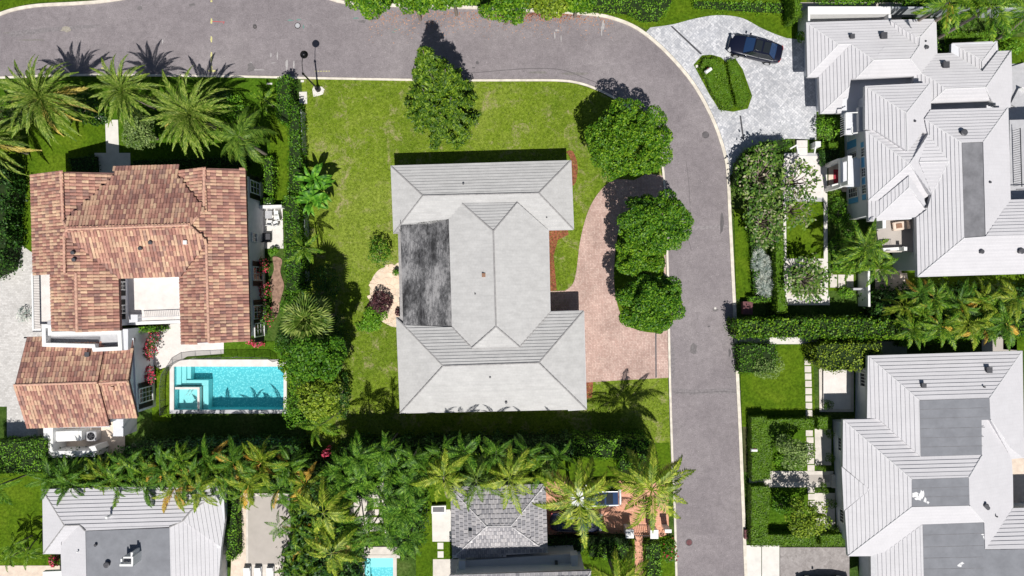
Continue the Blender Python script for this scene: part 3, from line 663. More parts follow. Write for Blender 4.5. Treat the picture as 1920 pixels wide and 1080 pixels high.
def build_roof(house, faces, mat, course=0.3, step=0.045, style='course', capmat=None, capr=0.09, rname='roof', cname='tile_course', nparts=300, tsz=(0.27, 0.46), skirt=0.3):
    """faces: list of (Plane, px polygon). One 'roof' deck, its courses or tiles as pieces under it, ridge and hip caps."""
    bm = bmesh.new(); rims = []
    for pl, poly in faces:
        pts = [pl.at(x, y) for x, y in poly]
        vs = [bm.verts.new(p - Vector((0, 0, 0.03))) for p in pts]; tess(bm, vs); rims += [(vs[i - 1], vs[i]) for i in range(len(vs))]
    bm.normal_update()
    for f in bm.faces:
        if f.normal.z < 0: f.normal_flip()
    for a, b in rims:
        dn = Vector((0, 0, -skirt)); bm.faces.new((a, b, bm.verts.new(b.co + dn), bm.verts.new(a.co + dn)))
    deck_mat = {'course': mat, 'barrel': M['tilebase'], 'slate': M['mortar']}[style]
    deck = bm_obj(rname, bm, deck_mat, house)
    edges = {}
    cells = []
    flats = [[(q.x, q.y) for q in (pl.at(x, y) for x, y in poly)] for pl, poly in faces]
    def in_valley(p, me_):
        """the spot lies under a neighbouring slope, so a tile run on there dies into the valley"""
        for k_, (pl2, _) in enumerate(faces):
            if k_ != me_ and pip(p.x, p.y, flats[k_]):
                return pl2.a.z - ((p - pl2.a).x * pl2.n.x + (p - pl2.a).y * pl2.n.y) / pl2.n.z > p.z - 0.01
        return False
    for fi, (pl, poly) in enumerate(faces):
        pts = [pl.at(x, y) for x, y in poly]; n = pl.n
        d = Vector((pl.d.x, pl.d.y, -pl.pitch)).normalized(); u = n.cross(d).normalized()
        c = sum(pts, Vector()) / len(pts)
        for i in range(len(poly)):
            k = tuple(sorted((poly[i - 1], poly[i]))); edges.setdefault(k, []).append((fi, pts[i - 1], pts[i], c))
        s = [(p - c).dot(d) for p in pts]; smin, smax = min(s), max(s)
        if style == 'course':
            k = 0
            while smax - k * course > smin + 0.02:
                s1 = smax - k * course; s0 = max(s1 - course, smin); k += 1
                b2 = bmesh.new(); tess(b2, [b2.verts.new(p) for p in pts])
                if s1 < smax - 1e-4:
                    bmesh.ops.bisect_plane(b2, geom=b2.verts[:] + b2.edges[:] + b2.faces[:], plane_co=c + d * s1, plane_no=d, clear_outer=True)
                if s0 > smin + 1e-4:
                    bmesh.ops.bisect_plane(b2, geom=b2.verts[:] + b2.edges[:] + b2.faces[:], plane_co=c + d * s0, plane_no=d, clear_inner=True)
                if not b2.faces: b2.free(); continue
                for f in b2.faces:
                    f.normal_update()
                    if f.normal.z < 0: f.normal_flip()
                for b2 in islands(b2):
                    ret = bmesh.ops.extrude_face_region(b2, geom=b2.faces[:])
                    newv = [g for g in ret['geom'] if isinstance(g, bmesh.types.BMVert)]
                    jit = rnd.uniform(0.85, 1.15)
                    for v in newv:
                        t = ((v.co - c).dot(d) - s0) / max(course, 1e-3); v.co += n * (0.004 + step * t * jit)
                    bmesh.ops.recalc_face_normals(b2, faces=b2.faces[:])
                    bmesh.ops.triangulate(b2, faces=[f for f in b2.faces if len(f.verts) > 4])
                    bm_obj(cname, b2, mat, deck)
        else:
            tw, te = tsz; P2 = [((p - c).dot(u), (p - c).dot(d)) for p in pts]
            PX = [(q.x, q.y) for q in inset(P2, -0.13)]
            umin, umax = min(q[0] for q in P2), max(q[0] for q in P2)
            k = 0
            while smax - k * te > smin:
                sc = smax - (k + 0.5) * te; i = 0
                off = 0.5 * tw if (style == 'slate' and k % 2) else 0
                while umin + i * tw - off < umax:
                    uc = umin + (i + 0.5) * tw - off; i += 1
                    if pip(uc, sc, P2) or (style == 'barrel' and pip(uc, sc, PX) and in_valley(c + u * uc + d * sc, fi)): cells.append((c + u * uc + d * sc, u, d, n))
                k += 1
    if cells:
        tw, te = tsz
        if style == 'barrel':
            seg = 5; V = []; F = []
            for e, (yy, wf) in enumerate(((-te * 0.5 - 0.03, 0.84), (te * 0.5, 0.98))):
                for q in range(seg + 1):
                    a = math.pi * q / seg; V.append((math.cos(a) * tw * 0.5 * wf, yy, math.sin(a) * 0.055 + (0.0 if e == 0 else 0.014)))
            F = [(q, q + 1, seg + 2 + q, seg + 1 + q) for q in range(seg)]
            for q in range(seg + 1): V.append((V[seg + 1 + q][0] * 0.8, te * 0.5, V[seg + 1 + q][2] * 0.55))
            F += [(seg + 1 + q, seg + 2 + q, 2 * seg + 3 + q, 2 * seg + 2 + q) for q in range(seg)]
            tmat = M['tile']
        else:
            w2, h2 = tw * 0.435, te * 0.44; V = [(-w2, -h2, 0.0), (w2, -h2, 0.0), (w2, h2, 0.0), (-w2, h2, 0.0), (-w2, -h2, 0.012), (w2, -h2, 0.012), (w2, h2, 0.045), (-w2, h2, 0.045)]
            F = [(4, 5, 6, 7), (0, 1, 5, 4), (1, 2, 6, 5), (2, 3, 7, 6), (3, 0, 4, 7)]; tmat = M['slate']
        V = np.array(V); F = np.array(F)
        me = np_mesh('roof_tile', V, F[:, ::-1] if style == 'barrel' else F, tmat)
        rnd2 = random.Random(3); mats = []
        for (p, u, d, n) in cells:
            j = rnd2.uniform(-0.012, 0.012)
            m = Matrix(((u.x, d.x, n.x, p.x), (u.y, d.y, n.y, p.y), (u.z, d.z, n.z, p.z), (0, 0, 0, 1)))
            mats.append(m @ Matrix.Translation((0, 0, j)))
        for m in mats[:nparts]:
            o = bpy.data.objects.new('roof_tile', me); link(o, deck); o.matrix_local = m
        rest = mats[nparts:]
        if rest:
            A = np.array([np.array(m) for m in rest]); Vh = np.hstack([V, np.ones((len(V), 1))])
            VV = np.einsum('nij,vj->nvi', A, Vh)[..., :3].reshape(-1, 3)
            Fb = F[:, ::-1] if style == 'barrel' else F
            FF = (Fb[None] + (np.arange(len(rest)) * len(V))[:, None, None]).reshape(-1, Fb.shape[1])
            o = np_obj('remaining_tiles', VV, FF, tmat, deck); o['kind'] = 'stuff'
    # caps on convex shared edges
    for k, L in edges.items():
        if len(L) != 2: continue
        (f1, a1, b1, c1), (f2, a2, b2, c2) = L
        pl = faces[f1][0]
        if (c2 - a1).dot(pl.n) > -0.02: continue
        a = a1 if (a1 - a2).length < (a1 - b2).length else a1
        p, q = a1, b1
        p2, q2 = (a2, b2) if (a1 - a2).length < (a1 - b2).length else (b2, a2)
        p = (p + p2) / 2; q = (q + q2) / 2; up = Vector((0, 0, 0.03))
        bmc = bmesh.new(); beam(bmc, p + up, q + up, capr * 2, capr * 2, seg=8); bm_obj('ridge_cap', bmc, capmat or mat, house)
    return deck
def body(house, outline, z, inset_m, mat, soff=0.16, wall_top=None, z0=0.0, fascia=None):
    """walls as a prism under the eaves, plus the eave slab with its fascia"""
    w = [P(x, y, z) for x, y in outline]; w = [(p.x, p.y) for p in w]
    ins = inset(w, inset_m)
    bm = bmesh.new(); prism(bm, [(p.x, p.y) for p in ins], z0, (wall_top or z - soff - 0.01))
    wo = bm_obj('wall', bm, mat, house)
    bm = bmesh.new(); prism(bm, w, z - soff, z - 0.035)
    bm_obj('eaves', bm, fascia or mat, house)
    return ins
WMAT = {}
def window(parent, c, facing, w, h, cols=2, rows=3, shutter=None, frame=None, name='window'):
    """c: centre on the wall face (world), facing: outward 2D dir"""
    f = Vector((facing[0], facing[1], 0)).normalized(); s = Vector((-f.y, f.x, 0)); up = Vector((0, 0, 1))
    mx = Matrix(((s.x, f.x, 0, c[0]), (s.y, f.y, 0, c[1]), (0, 0, 1, c[2]), (0, 0, 0, 1)))
    fr = frame or M['white']
    bm = bmesh.new()
    box(bm, (0, 0.035, h / 2 + 0.04), (w + 0.16, 0.07, 0.08), mx=mx); box(bm, (0, 0.05, -h / 2 - 0.04), (w + 0.2, 0.10, 0.08), mx=mx)
    for sx in (-1, 1): box(bm, (sx * (w / 2 + 0.04), 0.035, 0), (0.08, 0.07, h - 0.003), mx=mx)
    for i in range(1, cols): box(bm, (-w / 2 + w * i / cols, 0.032, 0), (0.04, 0.03, h - 0.004), mx=mx)
    for j in range(1, rows): box(bm, (0, 0.03, -h / 2 + h * j / rows), (w - 0.004, 0.03, 0.04), mx=mx)
    o = bm_obj(name, bm, fr, parent)
    bm = bmesh.new(); box(bm, (0, 0.012, 0), (w, 0.02, h), mx=mx); bm_obj('pane', bm, M['glass'], o)
    if shutter:
        for sx in (-1, 1):
            bm = bmesh.new(); cx = sx * (w / 2 + 0.1 + 0.24)
            box(bm, (cx, 0.03, 0), (0.46, 0.05, h + 0.1), mx=mx)
            for k in range(int(h / 0.12)): box(bm, (cx, 0.062, -h / 2 + 0.08 + k * 0.12), (0.38, 0.02, 0.03), mx=mx)
            bm_obj('shutter', bm, shutter, o)
    return o
def vent(parent, pl, px, py, r=0.12, h=0.3, mat=None, kind='pipe'):
    p = pl.at(px, py); bm = bmesh.new()
    if kind == 'pipe':
        cyl(bm, (p.x, p.y, p.z - 0.05), r, h, 16); cyl(bm, (p.x, p.y, p.z + h - 0.05), r * 1.3, 0.04, 16, r * 0.9)
    else:
        box(bm, (p.x, p.y, p.z + h / 2 - 0.03), (r * 2, r * 2.2, h)); box(bm, (p.x, p.y, p.z + h), (r * 2.4, r * 2.6, 0.05))
    bm_obj('roof_vent', bm, mat or M['lgrey'], parent)
# ------------------------------------------------------------ central white-roofed house
H = root('bungalow', 'pale grey tiled bungalow with hipped roof and stained flat section in the middle lawn', 'house')
pi = 0.36
aN = Plane('N', (733, 311, 3.0), pi); aS = Plane('S', (1075, 430, 3.0), pi); aW = Plane('W', (733, 311, 3.0), pi); aE = Plane('E', (1075, 430, 3.0), pi)
ap = (925, 433, 4.85)
mW = Plane('W', ap, pi); mE = Plane('E', ap, pi); mN = Plane('N', ap, pi); mS = Plane('S', (930, 612, 4.85), pi)
sN = Plane('N', (1094, 583, 3.0), pi); sS = Plane('S', (1099, 767, 3.0), pi); sW = Plane('W', (750, 775, 3.0), pi); sE = Plane('E', (1099, 767, 3.0), pi)
faces = [
 (aN, [(733, 311), (1070, 301), (1010, 362), (793, 367)]), (aW, [(733, 311), (793, 367), (738, 438)]), (aE, [(1070, 301), (1075, 430), (1010, 362)]),
 (aS, [(793, 367), (1010, 362), (1075, 430), (1027, 430.5), (970, 380), (867, 381.5), (842, 410), (749, 421), (738, 438)]),
 (mW, [(867, 381.5), (925, 433), (930, 612), (885, 652), (848, 613), (842, 410)]), (mE, [(970, 380), (1027, 430.5), (1031, 585), (974, 650), (930, 612), (925, 433)]),
 (mN, [(867, 381.5), (970, 380), (925, 433)]), (mS, [(885, 652), (930, 612), (974, 650)]),
 (sN, [(743, 595), (756, 610), (848, 613), (885, 652), (974, 650), (1031, 585), (1094, 583), (1010, 680), (831, 686)]),
 (sW, [(743, 595), (831, 686), (750, 775)]), (sE, [(1094, 583), (1099, 767), (1010, 680)]), (sS, [(750, 775), (831, 686), (1010, 680), (1099, 767)])]
build_roof(H, faces, M['roofg'], 0.29, 0.055, capmat=M['cap'], capr=0.07)
body(H, [(733, 311), (1070, 301), (1075, 430), (1028, 431), (1031, 585), (1094, 583), (1099, 767), (750, 775), (743, 595), (750, 594), (746, 438), (738, 438)], 3.0, 0.5, M['plaster'], fascia=M['cap'])
fl = slab('flat_roof', [(750, 412), (842, 402), (848, 612), (756, 609)], 3.05, 3.30, M['dgrey'], H, zp=3.32)
xs = [750, 768, 787, 806, 824, 843]
for i in range(5):
    a, b = xs[i], xs[i + 1]
    t0 = lambda x: 416 - (x - 750) * 9 / 92
    slab('membrane_strip', [(a + 0.3, t0(a) + 0.6), (b - 0.4, t0(b) + 0.6), (b + 5.4, 611.5), (a + 6, 609)], 3.28, 3.315 + 0.008 * (i % 2), M['stained'], fl, zp=3.32)
slab('membrane_strip', [(751, 416), (842, 407), (842, 415), (752, 424)], 3.325, 3.345, M['stained'], fl, zp=3.33)
vent(H, aN, 869, 345, 0.07, 0.25, M['dgrey']); vent(H, mW, 907, 516, 0.13, 0.18, M['wood'], 'box'); vent(H, mW, 891, 551, 0.05, 0.2, M['dgrey'])
vent(H, aS, 1025, 408, 0.05, 0.2, M['dgrey']); vent(H, sS, 919, 707, 0.06, 0.2, M['dgrey']); vent(H, sS, 949, 754, 0.09, 0.22, M['dgrey']); vent(H, mW, 815, 525, 0.05, 0.05, M['white'])
# gutter along the east eaves
bm = bmesh.new()
for a, b in (((1070, 301), (1075, 430)), ((1075, 430), (1028, 431)), ((1028, 431), (1031, 585)), ((1031, 585), (1094, 583)), ((1094, 583), (1099, 767)), ((1099, 767), (1065, 769))):
    beam(bm, P(*a, 2.98), P(*b, 2.98), 0.12, 0.1)
bm_obj('gutter', bm, M['lgrey'], H)

# ------------------------------------------------------------ terracotta roofed house
T = root('villa', 'white villa with terracotta barrel tile roof beside the turquoise pool', 'house')
wp = 0.40; cp = 0.36
wW = Plane('W', (57, 327, 5.5), wp); zr = wW.z(115, 322); wE = Plane('E', (115, 322, zr), wp)
lW = Plane('W', (143, 512, wE.z(143, 512)), wp)
cN = Plane('N', (213, 312, 5.5), cp); cS = Plane('S', (355, 422, cN.z(355, 422)), cp)
eE = Plane('E', (460, 317, 5.5), wp); eW = Plane('W', (383, 315, eE.z(383, 315)), wp)
faces = [
 (cN, [(213, 312), (333, 309), (333, 330), (383, 393), (355, 422), (127, 430), (119, 415), (213, 330)]),
 (cS, [(127, 430), (355, 422), (387, 453), (337, 519), (222, 521), (121, 440)]),
 (eE, [(383, 315), (460, 317), (468, 640), (392, 642), (387, 453), (355, 422), (383, 393)]),
 (wW, [(57, 327), (115, 322), (119, 415), (127, 430), (121, 440), (122, 512), (64, 515)]),
 (wE, [(115, 322), (213, 324), (213, 330), (119, 415)]),
 (wE, [(121, 440), (222, 521), (225, 620), (145, 622), (143, 512), (122, 512)]),
 (lW, [(95, 515), (143, 512), (145, 622), (97, 620)]),
 (eW, [(333, 319), (383, 315), (383, 393), (333, 330)]), (eW, [(337, 519), (387, 453), (392, 642), (340, 645)])]
build_roof(T, faces, M['tile'], style='barrel', capmat=M['tilecap'], capr=0.12)
ins = body(T, [(57, 327), (213, 324), (213, 312), (333, 309), (333, 319), (460, 317), (468, 640), (340, 645), (337, 519), (222, 521), (225, 620), (97, 620), (95, 515), (64, 515)], 5.05, 0.38, M['plaster'], soff=0.14, fascia=M['plaster'])
for pl, x, y, k in ((cS, 265, 466, 'pipe'), (cS, 350, 455, 'box'), (wE, 139, 474, 'pipe'), (wE, 141, 487, 'pipe'), (cS, 284, 455, 'pipe')): vent(T, pl, x, y, 0.13, 0.3, M['dgrey'] if k == 'pipe' else M['white'], k)
def wallx(px, z, ins_m, sgn): return P(px, 500, z).x + sgn * ins_m
# east wall windows with dark shutters
exx = P(462.5, 400, 5.05).x - 0.38
for gy, zc, w in ((352, 2.2, 1.0), (445, 2.6, 0.7), (513, 2.0, 1.1), (585, 2.0, 1.1), (618, 1.9, 1.1)):
    y = (540 - gy) / 20 * (HC - zc) / HC; x = exx + (400 - gy) * -0.0012 * 0 + (gy - 400) * 0.00105
    window(T, (x + 0.02, y, zc), (1, 0.02), w, 2.1 if w > 0.8 else 0.9, 2, 3, M['metal'] if w > 0.8 else None)
for gy in (340, 360, 385, 402, 545, 575, 610, 632):
    y = (540 - gy) / 20 * (HC - 4.4) / HC; x = exx + (gy - 400) * 0.00105
    bm = bmesh.new(); box(bm, (x + 0.12, y, 4.55), (0.3, 0.14, 0.2)); bm_obj('rafter_end', bm, M['metal'], T)
# west wing east wall seen from the courtyard
ccx = P(223.5, 560, 5.05).x - 0.38
for gy in (536, 580):
    y = (540 - gy) / 20 * (HC - 4.2) / HC
    window(T, (ccx + 0.03, y, 4.2), (1, 0.02), 0.6, 1.1, 2, 3, M['metal'])
# terraces
TE = slab('roof_terrace', [(222, 519), (340, 516), (342, 606), (228, 609)], 2.6, 3.0, M['paleslab'], T)
slab('terrace_parapet', [(228, 604), (342, 600), (342, 606), (229, 610)], 2.4, 3.12, M['white'], T)
slab('terrace_parapet', [(242, 590), (258, 590), (258, 604), (242, 605)], 3.0, 3.7, M['plaster'], T)
rl = slab('railing', [(259, 594.5), (338, 591.5), (338, 592.5), (259, 595.5)], 3.95, 4.0, M['lgrey'], T, zp=4)
for i in range(22):
    p = P(261 + i * 3.5, 595.2 - i * 0.13, 4.0); b_ = bmesh.new(); box(b_, (p.x, p.y, 3.5), (0.03, 0.03, 0.95)); bm_obj('baluster', b_, M['lgrey'], rl)
slab('roof_terrace', [(58, 513), (97, 512), (98, 622), (61, 622)], 2.7, 3.0, M['paleslab'], T)
rl = slab('railing', [(58.5, 513), (61.5, 513), (63.5, 620), (60.5, 620)], 3.98, 4.06, M['white'], T)
slab('railing', [(60.5, 617), (77, 617), (77, 620), (60.5, 620)], 3.9, 4.05, M['white'], T)
for i in range(34):
    p = P(60.2 + i * 0.06, 516 + i * 3.1, 4.0); b_ = bmesh.new(); box(b_, (p.x, p.y, 3.5), (0.03, 0.035, 0.96)); bm_obj('baluster', b_, M['dgrey'], rl)
# flat roofed link with a parapet
LK = [(78, 608), (97, 608), (97, 622), (227, 619), (229, 657), (174, 659.5), (172, 652.5), (79, 650)]
bm = bmesh.new(); w = [P(x, y, 4.7) for x, y in LK]; wi = inset([(p.x, p.y) for p in w], 0.33)
if area2([(p.x, p.y) for p in w]) < 0: w = w[::-1]
prism(bm, [(p.x, p.y) for p in w], 0.0, 4.0); n = len(w)
for i in range(n):
    a, b, c_, d_ = w[i], w[(i + 1) % n], wi[(i + 1) % n], wi[i]
    v = [bm.verts.new((q[0], q[1], z)) for z in (4.0, 4.7) for q in (a, b, c_, d_)]
    for f in ((4, 5, 6, 7), (0, 1, 5, 4), (2, 3, 7, 6), (1, 2, 6, 5), (3, 0, 4, 7)): bm.faces.new([v[k] for k in f])
bm_obj('parapet_wall', bm, M['white'], T)
bm = bmesh.new(); prism(bm, [(p.x, p.y) for p in inset([(q.x, q.y) for q in wi], 0.01)], 4.0, 4.04); bm_obj('flat_roof', bm, M['lgrey'], T)
slab('flat_roof_patch', [(95, 632), (188, 631), (188, 641), (95, 643)], 4.04, 4.07, M['membrane_d'], T, zp=4.05)
slab('flat_roof_patch', [(187, 644), (222, 643), (222, 651), (187, 652)], 4.04, 4.07, M['membrane_d'], T, zp=4.05)
slab('wing_wall', [(229, 617), (240, 617), (240, 656), (229, 657)], 0, 4.4, M['plaster'], T, zp=4.4)
window(T, (P(249, 629, 2.6).x, P(249, 629, 2.6).y, 2.6), (0.02, 1), 0.7, 1.0, 2, 3)
# chimney block by the balcony
slab('chimney', [(89, 601), (96, 601), (96, 610), (89, 610)], 3.0, 5.2, M['lgrey'], T, zp=5.2)

# ------------------------------------------------------------ garage
G = root('garage', 'white garage with two level terracotta gable roof at the left edge by the cobbled drive', 'garage')
gN = Plane('N', (50, 632, 3.8), 0.36); gz = gN.z(27, 722); gS = Plane('S', (50, 803, 3.8), 0.36)
gzz = (gz + gS.z(27, 722)) / 2; gN = Plane('N', (27, 722, gzz), 0.36); gS = Plane('S', (27, 722, gzz), 0.36)
hN = Plane('N', (240, 715, gzz - 0.25), 0.36); hS = Plane('S', (240, 715, gzz - 0.25), 0.36)
build_roof(G, [(gN, [(50, 632), (196, 628), (183, 717), (27, 722)]), (gS, [(27, 722), (183, 717), (205, 798), (50, 803)])], M['tile'], style='barrel', capmat=M['tilecap'], capr=0.11, nparts=200)
build_roof(G, [(hN, [(197, 636), (250, 634), (240, 715), (183, 719)]), (hS, [(183, 719), (240, 715), (257, 782), (202, 785)])], M['tile'], style='barrel', capmat=M['tilecap'], capr=0.11, nparts=100, rname='lower_roof')
body(G, [(50, 632), (250, 634), (257, 782), (205, 784), (205, 801), (50, 803)], 3.75, 0.3, M['plaster'], soff=0.14)
def gable(parent, pr, pn, ps, off, mat):
    bm = bmesh.new(); pts = [Vector(p) for p in (pn, pr, ps)]
    a = [bm.verts.new(p + Vector((off, 0, -0.12))) for p in pts]; b = [bm.verts.new(p + Vector((off * 0.4, 0, -0.12))) for p in pts]
    bm.faces.new(a); bm.faces.new(b[::-1])
    for i in range(3): bm.faces.new((a[i], a[(i + 1) % 3], b[(i + 1) % 3], b[i]))
    bmesh.ops.recalc_face_normals(bm, faces=bm.faces[:]); bm_obj('gable', bm, mat, parent)
gable(G, hN.at(240, 715), hN.at(250, 636), hS.at(257, 780), -0.35, M['plaster'])
gable(G, gN.at(27, 722), gN.at(50, 633), gS.at(50, 801), 0.35, M['plaster'])
gable(T, wW.at(115, 322), P(57, 327, 5.45), wE.at(213, 324), 0, M['plaster'])
vent(G, gN, 167, 664, 0.16, 0.3, M['dgrey'], 'box'); vent(G, hS, 213, 728, 0.12, 0.25, M['tilecap'], 'box')
gx = P(255.2, 740, 3.75).x - 0.29
yy = (540 - 740) / 20 * (HC - 1.9) / HC
window(G, (gx + 0.02, yy, 1.75), (1, 0.02), 1.2, 2.1, 3, 4, M['metal'])
strip('gutter', [(46, 633), (79, 632)], 0.12, 3.65, 3.78, M['metal'], G, zp=3.7)

# ------------------------------------------------------------ utility yard south of the garage
Y = root('yard_wall', 'low pale walls around the small utility yard below the garage roof', 'wall')
slab('wall_section', [(81, 800), (99, 800), (99, 858), (83, 858)], 0, 1.9, M['white'], Y, zp=1.9)
slab('wall_section', [(99, 846), (180, 845), (180, 856), (99, 858)], 0, 1.9, M['white'], Y, zp=1.9)
slab('wall_section', [(166, 838), (178, 836), (182, 845), (172, 845)], 0, 1.9, M['white'], Y, zp=1.9)
slab('wall_section', [(212, 786), (231, 786), (231, 818), (212, 818)], 0, 2.2, M['plaster'], Y, zp=2.2)
b1 = root('storage_unit', 'long white storage unit in the utility yard below the garage', 'storage box', P(129, 815)[:])
o = slab('cabinet', [(104, 810), (153, 808), (153, 826), (104, 828)], 0, 1.4, M['white'], b1, zp=1.4); o.location = -b1.location
o = slab('lid', [(103, 809), (147, 807.5), (147, 826), (103, 828)], 1.41, 1.47, M['white'], b1, zp=1.4); o.location = -b1.location
def at_world(parent, o): o.location = o.location - parent.location; return o
b2_ = root('air_conditioner', 'dark air conditioning unit beside the white storage unit in the yard', 'air conditioner', P(182, 814)[:])
p = P(182, 814, 0.9); bm = bmesh.new(); box(bm, (0, 0, 0.45), (0.9, 0.9, 0.9)); bmesh.ops.bevel(bm, geom=bm.edges[:], offset=0.06, segments=2, affect='EDGES'); bm_obj('casing', bm, M['lgrey'], b2_)
bm = bmesh.new(); cyl(bm, (0, 0, 0.9), 0.36, 0.03, 18); bm_obj('fan_grille', bm, M['metal'], b2_)
for k in range(6):
    bm = bmesh.new(); beam(bm, (0, 0, 0.94), (0.33 * math.cos(k), 0.33 * math.sin(k), 0.94), 0.05, 0.02); bm_obj('grille_bar', bm, M['dgrey'], b2_)

# ------------------------------------------------------------ pool
def pool(name, label, rc, depth, z=-0.12, steps=True):
    x0, x1, y0, y1 = rc; o = root(name, label, 'pool')
    bm = bmesh.new()
    def q(*c): bm.faces.new([bm.verts.new(v) for v in c])
    q((x0, y0, -depth), (x1, y0, -depth), (x1, y1, -depth), (x0, y1, -depth))
    q((x0, y0, 0), (x0, y0, -depth), (x0, y1, -depth), (x0, y1, 0)); q((x1, y0, -depth), (x1, y0, 0), (x1, y1, 0), (x1, y1, -depth))
    q((x0, y1, -depth), (x1, y1, -depth), (x1, y1, 0), (x0, y1, 0)); q((x1, y0, -depth), (x0, y0, -depth), (x0, y0, 0), (x1, y0, 0))
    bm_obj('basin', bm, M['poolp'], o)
    bm = bmesh.new(); bmesh.ops.create_grid(bm, x_segments=2, y_segments=2, size=0.5, matrix=Matrix.Translation(((x0 + x1) / 2, (y0 + y1) / 2, z)) @ Matrix.Diagonal((x1 - x0 - 0.004, y1 - y0 - 0.004, 1, 1)))
    bm_obj('water_surface', bm, M['water'], o)
    return o
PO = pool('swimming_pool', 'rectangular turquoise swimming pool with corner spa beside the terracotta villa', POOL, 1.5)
x0, x1, y0, y1 = POOL
def pbox(name, a, b, z0, z1, mat, par=PO): return mk_box(name, ((a[0] + b[0]) / 2, (a[1] + b[1]) / 2, (z0 + z1) / 2), (abs(b[0] - a[0]), abs(b[1] - a[1]), z1 - z0), mat, par)
c = [g2(x, y) for x, y in ((319, 674), (538, 687.2), (319, 687.2), (326.8, 768.2), (532.2, 687.2), (538, 775), (319, 768.2), (532.2, 775))]
pbox('coping', c[0], c[1], -0.05, 0.085, M['paleslab']); pbox('coping', c[2], c[3], -0.05, 0.086, M['paleslab'])
pbox('coping', c[4], (c[5][0], c[3][1]), -0.05, 0.086, M['paleslab']); pbox('coping', c[6], c[5], -0.05, 0.087, M['lgrey'])
def gb(n, ax, ay, bx, by, z0, z1, m): return pbox(n, g2(ax, ay), g2(bx, by), z0, z1, m)
gb('step', 327.2, 687.4, 336, 724, -1.4, -0.35, M['poolstep']); gb('step', 336.2, 687.4, 344, 724, -1.4, -0.52, M['poolstep']); gb('step', 344.2, 687.4, 351, 714, -1.4, -0.72, M['poolstep'])
gb('step', 344.2, 714.2, 386, 724, -1.4, -0.53, M['poolstep']); gb('step', 376, 724.2, 386, 767.8, -1.4, -0.54, M['poolstep'])
for a in ((328, 726, 374, 730, -0.0), (370, 730.2, 374, 767.5, -0.0)): gb('spa_wall', a[0], a[1], a[2], a[3], -1.4, 0.0, M['paleslab'])
gb('spa_bench', 328.2, 730.2, 369.8, 767.5, -1.4, -0.8, M['poolstep'])
for k in range(2):
    bm = bmesh.new(); p = P(345 + 6 * k, 742); beam(bm, (p.x, p.y, -0.35), (p.x + 0.7, p.y + 0.8, -0.35), 0.05, seg=6); bm_obj('grab_rail', bm, M['lgrey'], PO)
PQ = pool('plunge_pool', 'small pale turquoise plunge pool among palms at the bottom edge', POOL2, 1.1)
def pbox2(ax, ay, bx, by, z0, z1, m, n='coping'): a = g2(ax, ay); b = g2(bx, by); return pbox(n, a, b, z0, z1, m, PQ)
pbox2(677, 1040, 744, 1044.8, -0.05, 0.09, M['stone']); pbox2(677, 1045, 683.8, 1140, -0.05, 0.091, M['stone']); pbox2(737.2, 1045, 744, 1140, -0.05, 0.091, M['stone'])
pbox2(684.2, 1045.2, 692, 1139, -1.0, -0.3, M['poolstep'], 'step'); pbox2(692.2, 1045.2, 736.8, 1068, -1.0, -0.5, M['poolstep'], 'step')
# pool safety fence
PF = root('pool_fence', 'black mesh safety fence curving round the pool patio', 'fence')
fp = [(313, 774), (312, 748), (312, 722), (315, 700), (325, 684), (342, 674), (368, 671), (396, 670), (416, 669), (446, 668), (478, 668), (508, 669), (520, 676)]
for i, (x, y) in enumerate(fp):
    p = P(x, y); bm = bmesh.new(); beam(bm, (p.x, p.y, 0.05), (p.x, p.y, 1.25), 0.045, seg=6); bm_obj('post', bm, M['lgrey'] if i in (6, 9) else M['dgrey'], PF)
    if i:
        a = P(*fp[i - 1]); bm = bmesh.new(); v = [bm.verts.new((q.x, q.y, z)) for q, z in ((a, 0.1), (p, 0.1), (p, 1.2), (a, 1.2))]; bm.faces.new(v); bm_obj('mesh_panel', bm, M['mesh'], PF)
        bm = bmesh.new(); beam(bm, (a.x, a.y, 1.22), (p.x, p.y, 1.22), 0.03); bm_obj('rail', bm, M['dgrey'], PF)
